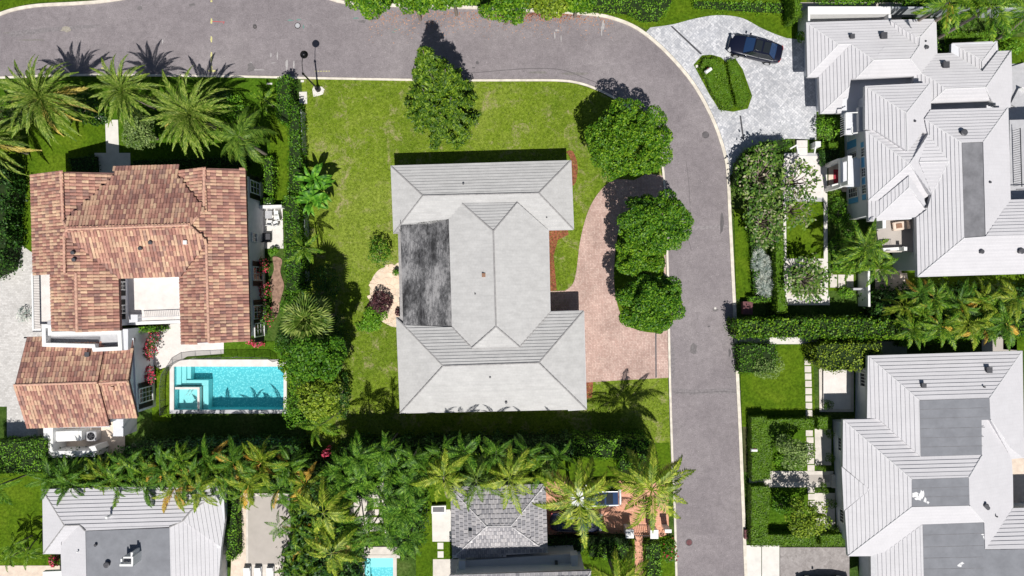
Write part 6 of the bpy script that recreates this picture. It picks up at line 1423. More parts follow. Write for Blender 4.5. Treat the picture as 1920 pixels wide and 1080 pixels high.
# ------------------------------------------------------------ trees along the top edge
for i, (x, y, rx, ry, z, m) in enumerate(((690, -8, 2.3, 1.9, 4.5, 'leaf_tree'), (775, -2, 2.0, 1.7, 4.5, 'leaf_tree'), (848, -12, 2.6, 1.7, 4.5, 'leaf_tree'), (948, 8, 2.7, 1.9, 4.2, 'leaf_tree'), (1030, 2, 2.0, 1.5, 4.0, 'leaf_tree_y'), (1085, 0, 2.2, 1.2, 3.5, 'leaf_tree'))):
    tree(['leftmost street tree over the top kerb', 'second street tree from the left over the top kerb', 'street tree above the tip of the conifer shadow', 'street tree reaching furthest down over the top kerb', 'yellowish street tree over leaf litter on the top kerb', 'rightmost street tree at the top, beside the hedge'][i], x, y, z, rx, ry, 1.7, m, 5200, 22, 0.32, 0.25, group='street trees along the top edge')
hedge('bright hedge along the top edge left of the grey paver drive', [(1108, -30), (1250, -30), (1262, 2), (1240, 30), (1205, 30), (1180, 16), (1108, 10)], 1.6, 'leaf_bright', rough=0.2)
hedge('low rough hedge strip above the grey paver drive', [(1300, 0), (1470, 4), (1480, 24), (1420, 22), (1300, 14)], 0.4, 'leaf_bright', rough=0.2)
hedge('tall thin clipped hedge panel beside the mansion at the top', [(1488, -20), (1504, -20), (1504, 30), (1490, 32)], 2.6, 'leaf_box', rough=0.1); shrub('small dark shrub by the corner of the mansion garage wing', 1500, 70, 0.5, 1.2, 'leaf_bright')
hedge('low rounded green planting filling the island beside the black car', [(1319, 109), (1345, 107), (1362, 124), (1366, 150), (1378, 200), (1354, 205), (1332, 167), (1314, 126)], 0.7, 'leaf_box', rough=0.08, size=0.14, dens=120, jit=0.35)
hedge('curved clipped hedge on the planted island beside the black car', [(1364, 112), (1380, 109), (1408, 180), (1398, 200), (1382, 196), (1370, 150)], 0.9, 'leaf_box', rough=0.05, size=0.13, dens=130, jit=0.28)
# ------------------------------------------------------------ top right garden
for i, (x, y, r, m) in enumerate(((1560, -2, 1.6, 'leaf_bright'), (1610, -6, 1.8, 'leaf_bright'), (1700, -4, 2.0, 'leaf_hedge'), (1740, 6, 1.2, 'leaf_hedge'), (1776, 52, 1.3, 'leaf_hedge'), (1800, 40, 1.5, 'leaf_hedge'), (1868, 62, 1.5, 'leaf_bright'), (1900, 44, 1.5, 'leaf_hedge'), (1896, 90, 1.0, 'leaf_bright'), (1640, -10, 1.5, 'leaf_dark'))):
    shrub(['leafy shrub above the left end of the service court', 'broad shrub above the middle of the service court', 'shrub behind the right end of the service court', 'small shrub left of the leaning trunks', 'shrub beside the upper right corner of the garage roof', 'shrub in the shade under the yellow palm fronds', 'bright shrub above the small dormer roof', 'shrub near the top right corner beside the wall', 'low bright shrub right of the small dormer roof', 'dark shrub at the top edge above the service court'][i], x, y, r, 1.8, m, ry=r * 0.75)
hedge('yellow green clipped hedge along the right side of the mansion garage wing', [(1757, 45), (1772, 40), (1776, 95), (1757, 98)], 1.4, 'leaf_bright', rough=0.12); hedge('clipped hedge line on the lawn behind the mansion', [(1776, 60), (1858, 58), (1858, 70), (1776, 72)], 1.2, 'leaf_box', rough=0.08)
for i, (x, y, z, L, n, b) in enumerate(((1780, 2, 8, 2.6, 13, (1688, 60, 0)), (1822, -6, 8, 2.6, 13, (1716, 64, 0)), (1860, 12, 8, 2.8, 14, None), (1935, 20, 8, 2.6, 12, (1858, 80, 0)))):
    palm(['yellow palm with a long leaning trunk, nearest the mansion roof', 'second yellow palm from the left at the top right corner', 'third yellow palm from the left at the top right corner', 'palm with leaning trunk in the very top right corner'][i], x, y, z, L, n, 'areca', gold=0.05, trunk=0.14, base=b, group='yellow palms behind the mansion', cat='palm tree', mat='frond_areca')
# ------------------------------------------------------------ right garden between road and mansion
hedge('curved dark hedge between the grey drive and the flowering trees', [(1386, 300), (1405, 276), (1440, 263), (1482, 262), (1486, 272), (1446, 286), (1420, 305), (1404, 340), (1396, 352), (1380, 345)], 1.8, 'leaf_hedge', rough=0.12)
def frangipani(label, px, py, zc, r, n, nb=26, ry=None):
    ry = ry or r; b = P(px, py, zc); o = root('frangipani_tree', label, 'tree', (b.x, b.y, 0)); r_ = random.Random(int(px)); bm = bmesh.new(); tips = []
    beam(bm, (0, 0, 0), (0, 0, zc * 0.45), 0.3, 0.24, seg=7)
    for i in range(nb):
        a = i * 2.4; q = math.sqrt((i + 0.5) / nb); p0 = Vector((0, 0, zc * 0.45)); p1 = Vector((r * 0.45 * q * math.cos(a), ry * 0.45 * q * math.sin(a), zc * 0.75)); p2 = Vector((r * q * math.cos(a + 0.2), ry * q * math.sin(a + 0.2), zc + 0.5 * (1 - q * q) * r * 0.4))
        beam(bm, p0, p1, 0.13, 0.09, seg=5); beam(bm, p1, p2, 0.09, 0.05, seg=5)
        for s in (-1, 0, 1):
            p3 = p2 + Vector((math.cos(a + s * 0.9) * 0.45, math.sin(a + s * 0.9) * 0.45, 0.2)); beam(bm, p2, p3, 0.05, 0.04, seg=4); tips.append(p3)
    bm_obj('branches', bm, M['bark'] if py > 450 else simple('pale_bark', (0.27, 0.21, 0.18), 0.9, var=0.3, scale=6), o)
    T_ = np.array([tuple(t) for t in tips]); idx = rng.integers(0, len(T_), n); pts = T_[idx] + rng.normal(0, 1, (n, 3)) * (0.22, 0.22, 0.12)
    V, F = leaves(pts, np.tile((0, 0, 1.0), (n, 1)), 0.30, 0.6, 0.45); np_obj('foliage', V, F, M['leaf_sparse'], o)
frangipani('large frangipani tree with pale branches above the stone terrace corner', 1428, 330, 2.5, 1.55, 900, 26, ry=2.5); frangipani('frangipani tree with pale branches left of the small garden lawn', 1434, 414, 2.5, 1.4, 750, 24, ry=1.9)
frangipani('sparse frangipani branch crown over the stone terrace', 1495, 338, 3.2, 1.4, 330, 14); frangipani('bare branched frangipani in the square planting bed', 1513, 524, 2.6, 1.6, 620, 26); frangipani('sparse frangipani crown at the top of the small garden lawn', 1492, 392, 3.0, 1.3, 240, 12)
hedge('dark low hedge strip right of the kerbside grass', [(1402, 395), (1418, 395), (1424, 470), (1424, 548), (1412, 548), (1408, 470)], 0.7, 'leaf_hedge', rough=0.15)
shrub('undergrowth beneath the large frangipani tree', 1420, 352, 1.3, 1.3, 'leaf_dark', ry=3.4, size=0.2)
hedge('tall narrow clipped hedge left of the small garden lawn', [(1453, 442), (1471, 440), (1473, 520), (1477, 585), (1458, 588)], 1.9, 'leaf_box', rough=0.06)
for i, (x, y, s) in enumerate(((1421, 476, .62), (1432, 490, .6), (1418, 497, .6), (1434, 508, .6), (1426, 522, .6), (1440, 534, .6), (1428, 540, .6), (1434, 550, .5))):
    fanpalm('silver saw palmetto in the bed left of the narrow clipped hedge', x, y, 0.5, s, 13, 'silver', group='silver palmettos in the kerbside bed', name='palmetto', cat='palmetto')
hedge('small bright hedge below the silver palmettos', [(1404, 555), (1446, 555), (1446, 566), (1404, 566)], 0.9, 'leaf_bright')
ub = root('utility_box', 'maroon topped utility box in the shade beside the kerb', 'utility box', P(1397, 577)[:]); mk_box('cabinet', (0, 0, 0.35), (0.8, 1.1, 0.7), M['brown'], ub); mk_box('lid', (0, 0, 0.73), (0.9, 1.2, 0.05), M['brown'], ub)
hedge('long clipped hedge running from the kerb to the right edge', [(1380, 600), (1600, 596), (1760, 606), (1990, 600), (1990, 630), (1760, 634), (1560, 634), (1383, 632)], 2.8, 'leaf_tree', rough=0.16, size=0.19, dens=60)
hedge('low clipped hedge just above the lower right house', [(1688, 637), (1815, 630), (1815, 642), (1690, 650)], 1.2, 'leaf_box', rough=0.08)
for i, (x, y, L, g) in enumerate(((1695, 575, 2.0, .05), (1730, 590, 2.0, .15), (1752, 560, 2.0, .2), (1800, 575, 2.6, .15), (1815, 605, 2.3, .2), (1765, 612, 2.2, .3), (1870, 570, 2.4, .15), (1885, 605, 2.4, .2), (1905, 560, 2.2, .1), (1845, 610, 2.2, .2), (1710, 618, 2.0, 0), (1725, 550, 1.8, .1), (1840, 565, 2.2, .15))):
    palm('areca palm with some orange fronds between the two big white houses', x, y, 4.0 + (i % 3) * 0.4, L, 15, 'areca', mat=['frond_areca_y', 'frond_areca', 'frond_areca', 'frond_areca_d'][i % 4], gold=g * 0.8, trunk=0.06, group='areca palms between the two right houses')
hedge('leafy undergrowth between the two big white houses', [(1640, 545), (1760, 540), (1990, 540), (1990, 606), (1640, 606)], 1.8, 'leaf_dark', rough=0.4, size=0.28, dens=50, cat='undergrowth', name='undergrowth')  # shade between these palms is put into the dark leaf colour
palm('bright broad leaved palm beside the mansion small terrace', 1622, 462, 5.2, 2.5, 18, 'areca', trunk=0.1); palm('broad leaved palm below the bright one, over the white garden wall', 1648, 500, 4.4, 2.1, 14, 'areca', trunk=0.08); palm('lower left palm of the trio beside the mansion terrace', 1598, 488, 3.6, 1.9, 12, 'areca', trunk=0.08)
for i, (x, y, r, ry, h, m) in enumerate(((1550, 238, 1.2, 1.2, 1.6, 'leaf_bright'), (1563, 362, 0.8, 0.6, 0.9, 'leaf_box'), (1572, 400, 1.1, 1.6, 1.3, 'leaf_hedge'), (1590, 430, 1.2, 1.3, 1.4, 'leaf_hedge'), (1570, 462, 1.0, 1.3, 1.2, 'leaf_hedge'), (1588, 498, 1.3, 1.0, 1.0, 'leaf_bright'), (1585, 548, 0.8, 0.6, 0.9, 'leaf_bright'), (1546, 296, 0.7, 1.0, 0.9, 'leaf_dark'))):
    shrub(['bushy bright plant between the grey drive and the mansion wall', 'oval clipped shrub below the porch', 'green shrub right of the small garden lawn', 'green shrub against the mansion wall below the shutters', 'green shrub left of the bright palm', 'leafy bright ground cover above the stepping slabs', 'round bush below the stepping slabs', 'dark shrub left of the porch'][i], x, y, r, h, m, ry=ry)
hedge('small clipped hedge box beside the garden steps', [(1540, 267), (1572, 265), (1572, 276), (1540, 278)], 0.9, 'leaf_box', rough=0.06); hedge('dark hedge block left of the porch', [(1543, 280), (1577, 278), (1577, 302), (1543, 306)], 0.9, 'leaf_dark', rough=0.06)
st = root('garden_steps', 'pale stone steps with white railings from the grey drive to the terrace', 'steps')
for i in range(2): slab('step', [(1494, 263 + i * 14), (1514, 263 + i * 14), (1514, 276 + i * 14), (1494, 276 + i * 14)], 0.05, 0.20 + 0.12 * (1 - i), M['paleslab'], st)
for a, b in (((1480, 280), (1494, 272)), ((1494, 272), (1497, 291)), ((1530, 268), (1527, 288))):
    bm = bmesh.new(); beam(bm, P(*a, 0.8), P(*b, 0.8), 0.12, 0.12); bm_obj('railing', bm, M['white'], st)
slab('gate_post', [(1529, 265), (1539, 265), (1539, 275), (1529, 275)], 0, 1.1, M['white'], st, zp=1.1)
gw = root('garden_wall', 'white garden wall running down beside the palm below the mansion terrace', 'wall'); slab('wall_section', [(1627, 500), (1631, 500), (1632, 575), (1628, 575)], 0, 1.8, M['white'], gw, zp=1.8); slab('wall_section', [(1600, 540), (1628, 540), (1628, 544), (1600, 544)], 0, 1.2, M['lgrey'], gw, zp=1.2)
# ------------------------------------------------------------ lower right garden
shrub('rounded rough shrub on the lawn beside the road', 1434, 684, 1.75, 1.9, 'leaf_olive', ry=1.5, size=0.15); hedge('dark hedge block behind the rounded shrub beside the road', [(1386, 646), (1456, 645), (1458, 690), (1430, 700), (1388, 700)], 1.6, 'leaf_hedge', rough=0.12)
hedge('thick yellow green clipped hedge above the square pale terrace', [(1530, 648), (1560, 643), (1652, 643), (1654, 670), (1632, 676), (1628, 692), (1560, 697), (1532, 680)], 2.8, 'leaf_tree_y', rough=0.16, size=0.17)
hedge('C shaped clipped hedge of the upper knot garden', [(1409, 782), (1438, 780), (1438, 786), (1527, 784), (1527, 806), (1466, 807), (1466, 838), (1450, 840), (1446, 900), (1410, 902)], 1.3, 'leaf_box', rough=0.04, size=0.13, dens=130, jit=0.28)
hedge('small square clipped hedge right of the stepping stones', [(1533, 782), (1560, 781), (1560, 805), (1533, 806)], 1.1, 'leaf_box', rough=0.04, size=0.13, dens=130, jit=0.28)
hedge('L shaped clipped hedge of the lower knot garden', [(1409, 912), (1444, 912), (1444, 958), (1440, 1003), (1500, 1003), (1530, 998), (1531, 1025), (1408, 1025)], 1.3, 'leaf_box', rough=0.05, size=0.13, dens=130, jit=0.28); hedge('square clipped hedge next to the taupe driveway by the wall', [(1538, 1003), (1581, 1001), (1582, 1024), (1540, 1026)], 1.1, 'leaf_box', rough=0.05, size=0.13, dens=130, jit=0.28)
tree('small leafy tree in the upper knot garden', 1490, 846, 2.8, 1.9, 1.7, 1.1, 'leaf_olive', 2600, 16, 0.34, 0.2, trunk=0.08); tree('small leafy tree in the lower knot garden', 1510, 968, 3.2, 2.3, 2.0, 1.3, 'leaf_tree_y', 3600, 20, 0.34, 0.22, trunk=0.09)
shrub('low shrub on the left side of the upper knot garden tree', 1461, 862, 0.6, 0.6, 'leaf_bright'); shrub('low shrub on the left side of the lower knot garden tree', 1466, 945, 1.0, 0.6, 'leaf_hedge', ry=1.1)
for i, (x, y, r) in enumerate(((1553, 812, .5), (1556, 858, .5), (1536, 876, .32), (1545, 878, .3), (1531, 919, .3), (1543, 909, .26), (1545, 920, .38), (1560, 944, .5), (1564, 992, .6), (1551, 758, .5))):
    shrub(['clipped ball at the top right of the upper terrace', 'clipped ball at the lower right of the upper terrace', 'small clipped ball left of a pair above the entrance path', 'small clipped ball right of a pair above the entrance path', 'leftmost small clipped ball below the entrance path', 'tiny clipped ball nearest the entrance path', 'small clipped ball right below the entrance path', 'clipped ball at the top right of the lower terrace', 'round bush in the bottom right corner of the lower terrace', 'round shrub in the corner of the square sunken terrace'][i], x, y, r, 0.9, 'leaf_box', size=0.1, name='topiary_ball', cat='topiary', nl=8, lr=0.5)
# ------------------------------------------------------------ street lamp
lb = P(597, 168); SLP = root('street_lamp', 'black street lamp with a round shade reaching over the road', 'street lamp', lb[:])
tl = P(568.5, 138.5, 4.6) - lb; hd = P(569, 101, 4.75) - lb
bm = bmesh.new(); cyl(bm, (0, 0, 0.05), 0.27, 0.5, 16, 0.2); cyl(bm, (0, 0, 0.5), 0.12, 0.5, 12, 0.09); bm_obj('base', bm, M['metal'], SLP)
bm = bmesh.new(); beam(bm, (0, 0, 0.9), tl, 0.18, 0.13, seg=10); bm_obj('pole', bm, M['metal'], SLP)
bm = bmesh.new(); cyl(bm, tl, 0.12, 0.28, 10, 0.05); bm_obj('finial', bm, M['metal'], SLP)
bm = bmesh.new(); pr = tl; 
for i in range(1, 7):
    t = i / 6; q = tl.lerp(hd, t) + Vector((0, 0, 0.35 * math.sin(math.pi * t))); beam(bm, pr, q, 0.065, 0.055, seg=8); pr = q
bm_obj('arm', bm, M['metal'], SLP)
bm = bmesh.new(); cyl(bm, hd + Vector((0, 0, -0.16)), 0.35, 0.1, 24, 0.31); cyl(bm, hd + Vector((0, 0, -0.06)), 0.31, 0.16, 24, 0.10); cyl(bm, hd + Vector((0, 0, 0.1)), 0.05, 0.1, 10); bm_obj('lamp_shade', bm, M['metal'], SLP, True)
sheet('concrete_pad', [(586, 168), (588, 182), (598, 180), (606, 177), (609, 168), (604, 163), (596, 162), (588, 163)], M['conc'], 0.075)
mb = root('meter_cover', 'pale rectangular meter cover in the grass beside the lamp base', 'meter cover'); slab('lid', [(561.5, 173), (576, 172.5), (576.5, 195), (562, 195.5)], 0.05, 0.1, M['conc'], mb, zp=0)
for x, y, w, h, lb_ in ((567.5, 152.5, 6, 4, 'small white valve cover left of the lamp pole near the kerb'), (506, 157.5, 10, 3, 'narrow white valve cover in the shaded verge'), (1306, 125, 4, 5, 'small pinkish marker at the tip of the planted island')):
    mm = root('valve_cover', lb_, 'valve cover'); slab('lid', [(x - w / 2, y - h / 2), (x + w / 2, y - h / 2), (x + w / 2, y + h / 2), (x - w / 2, y + h / 2)], 0.05, 0.1, M['conc'], mm, zp=0)
# mail boxes
def mailbox(label, x, y, rz, w=0.5, l=0.28):
    b = P(x, y); o = root('mailbox', label, 'mailbox', b[:], rz); mk_box('post', (0, 0, 0.5), (0.1, 0.1, 1.0), M['white'], o)
    bm = bmesh.new(); box(bm, (0, 0, 1.13), (w, l, 0.16)); bmesh.ops.create_cone(bm, cap_ends=True, segments=14, radius1=l / 2, radius2=l / 2, depth=w - 0.002, matrix=Matrix.Translation((0, 0, 1.2)) @ Matrix.Rotation(R(90), 4, 'Y')); bm_obj('box', bm, M['white'], o)
    mk_box('flag', (0.05, l / 2 + 0.02, 1.25), (0.14, 0.02, 0.08), M['red'], o)
mailbox('white mailbox in the planted island beside the road bend', 1321, 140, R(35), 0.62, 0.32); mailbox('white mailbox beside the clipped knot garden hedge and the road', 1405, 838, 0, 0.55)
# gate pillars bottom
for i, (x, y, s) in enumerate(((1181, 1001, 15), (1227, 1002, 15), (1253, 996, 14))):
    g_ = root('gate_pillar', ['left white gate pillar at the coral path', 'middle white gate pillar, the brightest one', 'right white gate pillar standing on the kerb'][i], 'gate pillar'); s2_ = s / 2 * (1 if i < 2 else 0.9); hy = s2_ * (1.1 if i < 2 else 0.5)
    slab('shaft', [(x - s2_ + 1, y - hy + 1), (x + s2_ - 1, y - hy + 1), (x + s2_ - 1, y + hy - 1), (x - s2_ + 1, y + hy - 1)], 0, 1.6, M['white'], g_, zp=1.6)
    slab('cap', [(x - s2_, y - hy), (x + s2_, y - hy), (x + s2_, y + hy), (x - s2_, y + hy)], 1.6, 1.7, M['white'], g_, zp=1.7)
ga = root('iron_gate', 'small black iron gate between the two left gate pillars', 'gate')
for i in range(9):
    p = P(1190 + i * 3.5, 1004, 1); bm = bmesh.new(); beam(bm, (p.x, p.y, 0.1), (p.x, p.y, 1.25 + 0.15 * math.sin(i / 8 * math.pi)), 0.035); bm_obj('bar', bm, M['metal'], ga)
bm = bmesh.new(); beam(bm, P(1189, 1004, 1.1), P(1219, 1004, 1.1), 0.04); beam(bm, P(1189, 1004, 0.3), P(1219, 1004, 0.3), 0.04); bm_obj('rail', bm, M['metal'], ga)
ht = root('wooden_hatch', 'dark maroon slatted hatch at the end of the lower knot hedge', 'hatch')
for i in range(3): slab('board', [(1396, 994 + i * 5.8), (1405.5, 994 + i * 5.8), (1405.5, 999 + i * 5.8), (1396, 999 + i * 5.8)], 0.06, 0.4, M['brown'], ht, zp=0.4)
# terrace planter trough and little things
pt_ = root('planter_trough', 'small white water trough on the pale terrace left of the slate roof', 'trough')
slab('rim', [(809, 949), (836, 948), (836, 963), (809, 963)], 0.05, 0.5, M['white'], pt_, zp=0.5); slab('basin', [(811.5, 951), (833, 950.5), (833, 960), (811.5, 960)], 0.5, 0.512, M['dgrey'], pt_, zp=0.5)
for i, (x, y, r) in enumerate(((646, 893, 0.42), (699, 879, 0.18), (712, 878, 0.2), (626, 937, 0.3), (684, 910, 0.4), (696, 958, 0.35), (632, 955, 0.25))):
    rk = root('garden_boulder', ['largest pale boulder among the palms, upper left of the thicket', 'small white stone, left of a pair on the tiny lawn', 'small white stone, right of a pair on the tiny lawn', 'pale boulder beside the upper feather palm crown', 'grey pink boulder in the middle of the thicket', 'rounded boulder above the plunge pool slabs', 'small pale stone right of the feather palm crown'][i], 'boulder', P(x, y)[:])
    bm = bmesh.new(); bmesh.ops.create_icosphere(bm, subdivisions=2, radius=r)
    for v in bm.verts: v.co *= rnd.uniform(0.88, 1.12); v.co.z = v.co.z * 0.6 + r * 0.4 + 1.0
    bm_obj('stone', bm, M['stone'], rk); mk_box('plinth', (0, 0, 0.6), (r, r, 1.2), M['stone'], rk)
pg = root('mosaic_lawn', 'tiny bright lawn patch seen through the thicket', 'lawn patch'); slab('turf', [(694, 882), (728, 878), (730, 896), (700, 900)], 0.0, 1.0, M['lush'], pg, zp=1.0)
# fish pond corner / loungers bottom left
for i, x in enumerate((466, 486, 509)):
    lo = root('sun_lounger', ['left', 'middle', 'right'][i] + ' white sun lounger below the beige court at the bottom edge', 'sun lounger', P(x, 1078)[:], group='sun loungers below the beige court')
    mk_box('mattress', (0, -0.15, 0.36), (0.62, 1.5, 0.1), M['white'], lo); mk_box('frame', (0, 0, 0.26), (0.68, 1.8, 0.06), M['lgrey'], lo); mk_box('headrest', (0, 0.68, 0.5), (0.6, 0.35, 0.06), M['white'], lo)
    for sx in (-.28, .28):
        for sy in (-.7, .7): mk_box('leg', (sx, sy, 0.13), (0.05, 0.05, 0.24), M['lgrey'], lo)
shrub('pink flowering shrub beside the bottom left house', 104, 1050, 0.45, 1.0, 'leaf_hedge', ry=0.7, extra=('flower', 0.6)); 
palm('dark palm at the left edge of the bottom left lawn', -8, 912, 4.0, 2.0, 10, 'feather', trunk=0.08)
for i, (x, y) in enumerate(((25, 1022), (52, 1038), (18, 1045))): palm('bright young palm on the bottom left lawn', x, y, 2.4, 1.5, 9, 'areca', trunk=0.06, base=(70, 1010, 0) if i == 1 else None, group='young palms on the bottom left lawn')
# ------------------------------------------------------------ patio furniture beside the villa
def chair(label, x, y, rz, mat, cushion=None, s=0.5, group=None):
    o = root('patio_chair', label, 'chair', P(x, y)[:], rz, group)
    mk_box('seat', (0, 0, 0.42), (s, s, 0.06), mat, o); mk_box('backrest', (0, s / 2 + 0.01, 0.68), (s, 0.05, 0.42), mat, o)
    for sx in (-1, 1):
        mk_box('arm', (sx * s / 2, 0, 0.62), (0.05, s, 0.04), mat, o)
        for sy in (-1, 1): mk_box('leg', (sx * s * 0.42, sy * s * 0.42, 0.195), (0.04, 0.04, 0.39), mat, o)
    if cushion: mk_box('cushion', (0, 0, 0.49), (s * 0.85, s * 0.85, 0.07), cushion, o)
tb = root('patio_table', 'square pale patio table on the villa side patio', 'table', P(509, 404)[:]); mk_box('table_top', (0, 0, 0.73), (0.62, 0.72, 0.05), M['lgrey'], tb)
for sx in (-.25, .25):
    for sy in (-.3, .3): mk_box('leg', (sx, sy, 0.35), (0.05, 0.05, 0.7), M['lgrey'], tb)
for i, (x, y, a) in enumerate(((509, 389, 0), (522, 402, -90), (509, 419, 180), (520, 420, 200), (524, 410, -80))):
    chair(['white chair at the upper side of the patio table', 'white chair to the right of the patio table', 'white chair below the patio table', 'white chair at the lower right of the patio table', 'outer white chair by the hedge'][i], x, y, R(a), M['white'], group='white patio chairs')
chair('dark wicker armchair with grey cushion on the villa side patio', 503, 446, R(180), M['metal'], M['dgrey'], 0.85)
PWL = root('patio_screen', 'white scalloped screen wall at the top of the villa side patio', 'wall'); slab('wall_section', [(484, 385), (528, 384), (528, 389), (484, 391)], 0, 1.1, M['white'], PWL, zp=1.1)

# ------------------------------------------------------------ cars
def car(label, cx, cy, rz, paint, L=5.0, Wd=1.9, roofmat=None, hgt=1.46, suv=False, z0=0.07):
    o = root('parked_car', label, 'car', P(cx, cy)[:], rz); o.location.z = z0
    hl = L / 2; hw = Wd / 2; belt = 0.92 if not suv else 1.05; top = hgt
    # lower body: loft of stations along x (front = +x)
    st = [(-hl, 0.62, 0.45, 0.80), (-hl + 0.10, 0.80, 0.32, 0.93), (-hl + 0.45, 0.93, 0.24, 0.99), (-hl * 0.45, 1.0, 0.2, belt), (0, 1.0, 0.2, belt), (hl * 0.35, 0.99, 0.2, belt), (hl * 0.62, 0.97, 0.2, 0.88), (hl - 0.45, 0.91, 0.22, 0.78), (hl - 0.12, 0.76, 0.30, 0.66), (hl, 0.55, 0.42, 0.56)]
    if suv: st = [(-hl, 0.86, 0.4, 1.0), (-hl + 0.08, 0.94, 0.3, 1.05)] + [(x, w, a, b + 0.1 if x > 0.5 else belt) for x, w, a, b in st[2:]]
    bm = bmesh.new(); rows = []
    for x, w, zl, zt in st:
        y = hw * w; r = []
        for (yy, zz) in ((-y * 0.9, zl), (-y, zl + 0.12), (-y, (zl + zt) / 2 + 0.05), (-y * 0.95, zt - 0.06), (-y * 0.78, zt), (0, zt + 0.035), (y * 0.78, zt), (y * 0.95, zt - 0.06), (y, (zl + zt) / 2 + 0.05), (y, zl + 0.12), (y * 0.9, zl)): r.append(bm.verts.new((x, yy, zz)))
        rows.append(r)
    for a, b in zip(rows, rows[1:]):
        for i in range(len(a)): j = (i + 1) % len(a); bm.faces.new((a[i], a[j], b[j], b[i]))
    bm.faces.new(rows[0][::-1]); bm.faces.new(rows[-1]); bmesh.ops.recalc_face_normals(bm, faces=bm.faces[:])
    bd = bm_obj('body', bm, paint, o, True); md = bd.modifiers.new('sub', 'SUBSURF'); md.levels = 2; md.render_levels = 2
    # greenhouse
    xb = -hl + (0.62 if not suv else 0.18); xf = hl * 0.44; tb_ = xb + (0.75 if not suv else 0.25); tf = xf - 0.72; wb = hw * 0.90; wt = hw * 0.66
    def quad(name, pts, mat, par=o, th=0.0):
        bm = bmesh.new(); bm.faces.new([bm.verts.new(p) for p in pts]); bmesh.ops.recalc_face_normals(bm, faces=bm.faces[:]); bmesh.ops.subdivide_edges(bm, edges=bm.edges[:], cuts=3, use_grid_fill=True)
        c0 = sum((v.co for v in bm.verts), Vector()) / len(bm.verts)
        mxr = max((v.co - c0).length for v in bm.verts)
        for v in bm.verts: v.co += (v.co - Vector((c0.x, 0, 0.5))).normalized() * 0.05 * (1 - ((v.co - c0).length / mxr) ** 2)
        return bm_obj(name, bm, mat, par, True)
    zb = belt - 0.01; g = M['carglass']; zt = top - 0.03
    quad('windshield', [(xf, -wb * 0.86, zb), (xf, wb * 0.86, zb), (tf, wt * 0.93, zt), (tf, -wt * 0.93, zt)], g)
    quad('rear_window', [(xb, -wb * 0.82, zb), (xb, wb * 0.82, zb), (tb_, wt * 0.9, zt), (tb_, -wt * 0.9, zt)], g)
    for s in (-1, 1): quad('side_window', [(xb + 0.12, s * wb * 0.93, zb), (xf - 0.08, s * wb * 0.95, zb), (tf - 0.03, s * wt * 0.99, zt), (tb_ + 0.03, s * wt * 0.96, zt)], M['glass'])
    rf = quad('roof', [(tf, -wt, zt + 0.01), (tf, wt, zt + 0.01), (tb_, wt * 0.96, zt + 0.01), (tb_, -wt * 0.96, zt + 0.01)], paint)
    if suv: rf.data.materials[0] = M['carglass']
    for xx in ((tf + tb_) / 2 + 0.35, (tf + tb_) / 2 - 0.42): mk_box('sunroof', (xx, 0, zt + 0.062), (0.62, wt * 1.5, 0.02), roofmat or M['glass'], rf, bev=0.006)
    bm = bmesh.new()
    for s in (-1, 1):
        beam(bm, (xf, s * wb * 0.9, zb), (tf, s * wt * 0.97, zt + 0.01), 0.07, 0.05); beam(bm, (xb, s * wb * 0.88, zb), (tb_, s * wt * 0.93, zt + 0.01), 0.1, 0.05); beam(bm, (tf, s * wt, zt + 0.02), (tb_, s * wt * 0.96, zt + 0.02), 0.06, 0.05)
        xm = (tf + tb_) / 2; beam(bm, (xm, s * wb * 0.98, zb), (xm, s * wt, zt), 0.06, 0.05)
    bm_obj('pillars', bm, paint, o)
    bm = bmesh.new()
    for s in (-1, 1): beam(bm, (xb + 0.1, s * (wb * 0.965), zb + 0.02), (xf - 0.05, s * (wb * 0.975), zb + 0.02), 0.03, 0.03)
    bm_obj('chrome_trim', bm, M['lgrey'], o)
    for s in (-1, 1):
        mm = mk_box('mirror', (xf - 0.28, s * (hw + 0.10), belt + 0.04), (0.16, 0.24, 0.13), paint, o, bev=0.03)
        bm = bmesh.new(); box(bm, (hl - 0.22, s * hw * 0.66, 0.655 + (0.1 if suv else 0)), (0.30, 0.36, 0.08), s * -0.45); bmesh.ops.bevel(bm, geom=bm.edges[:], offset=0.02, segments=1, affect='EDGES'); bm_obj('headlight', bm, M['lgrey'], o)
        bm = bmesh.new(); box(bm, (-hl + 0.13, s * hw * 0.60, 0.80), (0.12, 0.38, 0.13), s * -0.30); bm_obj('taillight', bm, M['taillight'], o)
        for xx in (hl * 0.62, -hl * 0.58):
            bm = bmesh.new(); mt = Matrix.Translation((xx, s * (hw - 0.11), 0.33)) @ Matrix.Rotation(R(90), 4, 'X'); bmesh.ops.create_cone(bm, cap_ends=True, segments=20, radius1=0.33, radius2=0.33, depth=0.24, matrix=mt)
            wh = bm_obj('wheel', bm, M['rubber'], o); bm = bmesh.new(); mt = Matrix.Translation((xx, s * (hw + 0.012), 0.33)) @ Matrix.Rotation(R(90), 4, 'X'); bmesh.ops.create_cone(bm, cap_ends=True, segments=16, radius1=0.22, radius2=0.22, depth=0.02, matrix=mt); bm_obj('rim', bm, M['lgrey'], wh)
    mk_box('bonnet_seam', (hl * 0.40 + 0.12, 0, 0.91 + (0.1 if suv else 0)), (0.015, hw * 1.4, 0.012), M['metal'], o)
    return o
m_, nt_, b_ = new_mat('red_tail_light'); b_.inputs['Base Color'].default_value = (0.5, 0.01, 0.01, 1); b_.inputs['Roughness'].default_value = 0.2; M['taillight'] = m_
car('black sedan parked diagonally on the pale grey paver drive', 1411, 96.5, R(180 - 13.5), M['paint_blue'], 5.0, 1.95)
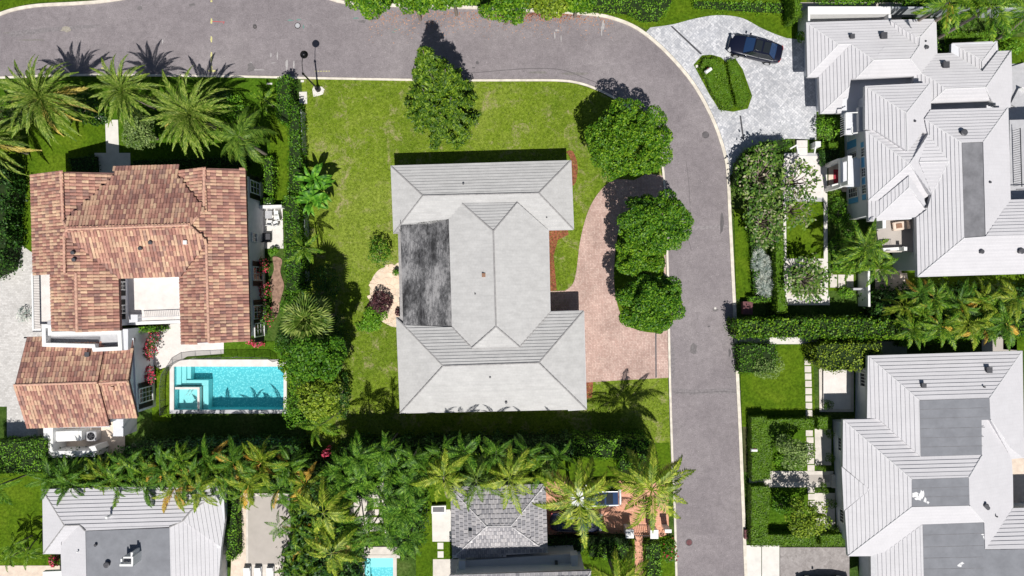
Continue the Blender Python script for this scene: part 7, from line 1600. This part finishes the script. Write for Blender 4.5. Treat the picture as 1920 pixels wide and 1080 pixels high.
car('white car with dark glass roof parked under the yellow green coconut palm', 1113, 925, R(181.5), M['paint_white'], 4.9, 1.95, hgt=1.6, suv=True)
car('dark navy car in the shade below the white car on the coral drive', 1079, 973, R(-2), M['paint_navy'], 4.9, 1.9)
car('dark blue car cut by the bottom edge on the taupe paver drive', 1540, 1096, R(180), M['paint_navy'], 4.9, 1.9)
# power line shadows etc. are left to the light; thin cable over the villa lawn

# tufts of grass over the middle lawn
def tufts(label, poly, n, size, hole=None):
    w = [g2(x, y) for x, y in poly]; xs = [p[0] for p in w]; ys = [p[1] for p in w]
    X = rng.uniform(min(xs), max(xs), n); Y_ = rng.uniform(min(ys), max(ys), n); k = np_pip(X, Y_, w)
    for h in hole or []: k &= ~np_pip(X, Y_, [g2(x, y) for x, y in h])
    X, Y_ = X[k], Y_[k]; m = len(X); V, F = leaves(np.stack([X, Y_, np.full(m, 0.085)], 1), np.tile((0, 0, 1.0), (m, 1)), size, 0.35, 0.8)
    V[:, 2] = np.maximum(V[:, 2], 0.062); tag(np_obj('grass', V, F, M['blades']), label, 'grass', kind='stuff')
tufts('mown grass of the large middle lawn around the bungalow', [(572, 152), (1083, 160), (1158, 193), (1219, 254), (1238, 300), (1120, 345), (1085, 420), (1072, 500), (1060, 545), (1098, 720), (1250, 715), (1255, 820), (640, 820), (572, 560)], 80000, 0.11,
      [[(745, 325), (1066, 315), (1070, 430), (1030, 430), (1030, 590), (1088, 590), (1090, 755), (750, 762), (745, 590), (696, 590), (698, 510), (745, 500)]])

# every palm of a row gets its place in the row
ORD = 'first second third fourth fifth sixth seventh eighth ninth tenth eleventh twelfth thirteenth fourteenth fifteenth sixteenth seventeenth eighteenth nineteenth twentieth twenty-first twenty-second twenty-third twenty-fourth twenty-fifth twenty-sixth twenty-seventh twenty-eighth twenty-ninth thirtieth'.split()
def relabel(group, fmt, key=lambda o: o.location.x):
    L = sorted([o for o in bpy.data.objects if o.parent is None and o.get('group') == group], key=key)
    for i, o in enumerate(L): o['label'] = fmt % ORD[i]
relabel('areca palms in the row behind the bottom left house', 'areca palm, %s from the left in the dense row above the bottom left house')
relabel('dark feather palms around the plunge pool', 'dark feather palm, %s from the left in the thicket around the plunge pool')
relabel('areca palms between the two right houses', 'areca palm, %s from the left between the two big white houses')
relabel('areca palms beside the beige court', 'areca palm beside the beige court, %s counted downwards', key=lambda o: -o.location.y)
relabel('palms rising from the bottom hedge', 'dark palm rising from the hedge below the bungalow, %s from the left')
relabel('silver palmettos in the kerbside bed', 'silver palmetto in the kerbside bed, %s counted downwards', key=lambda o: -o.location.y)
relabel('young palms on the bottom left lawn', 'bright young palm on the bottom left lawn, %s from the left')
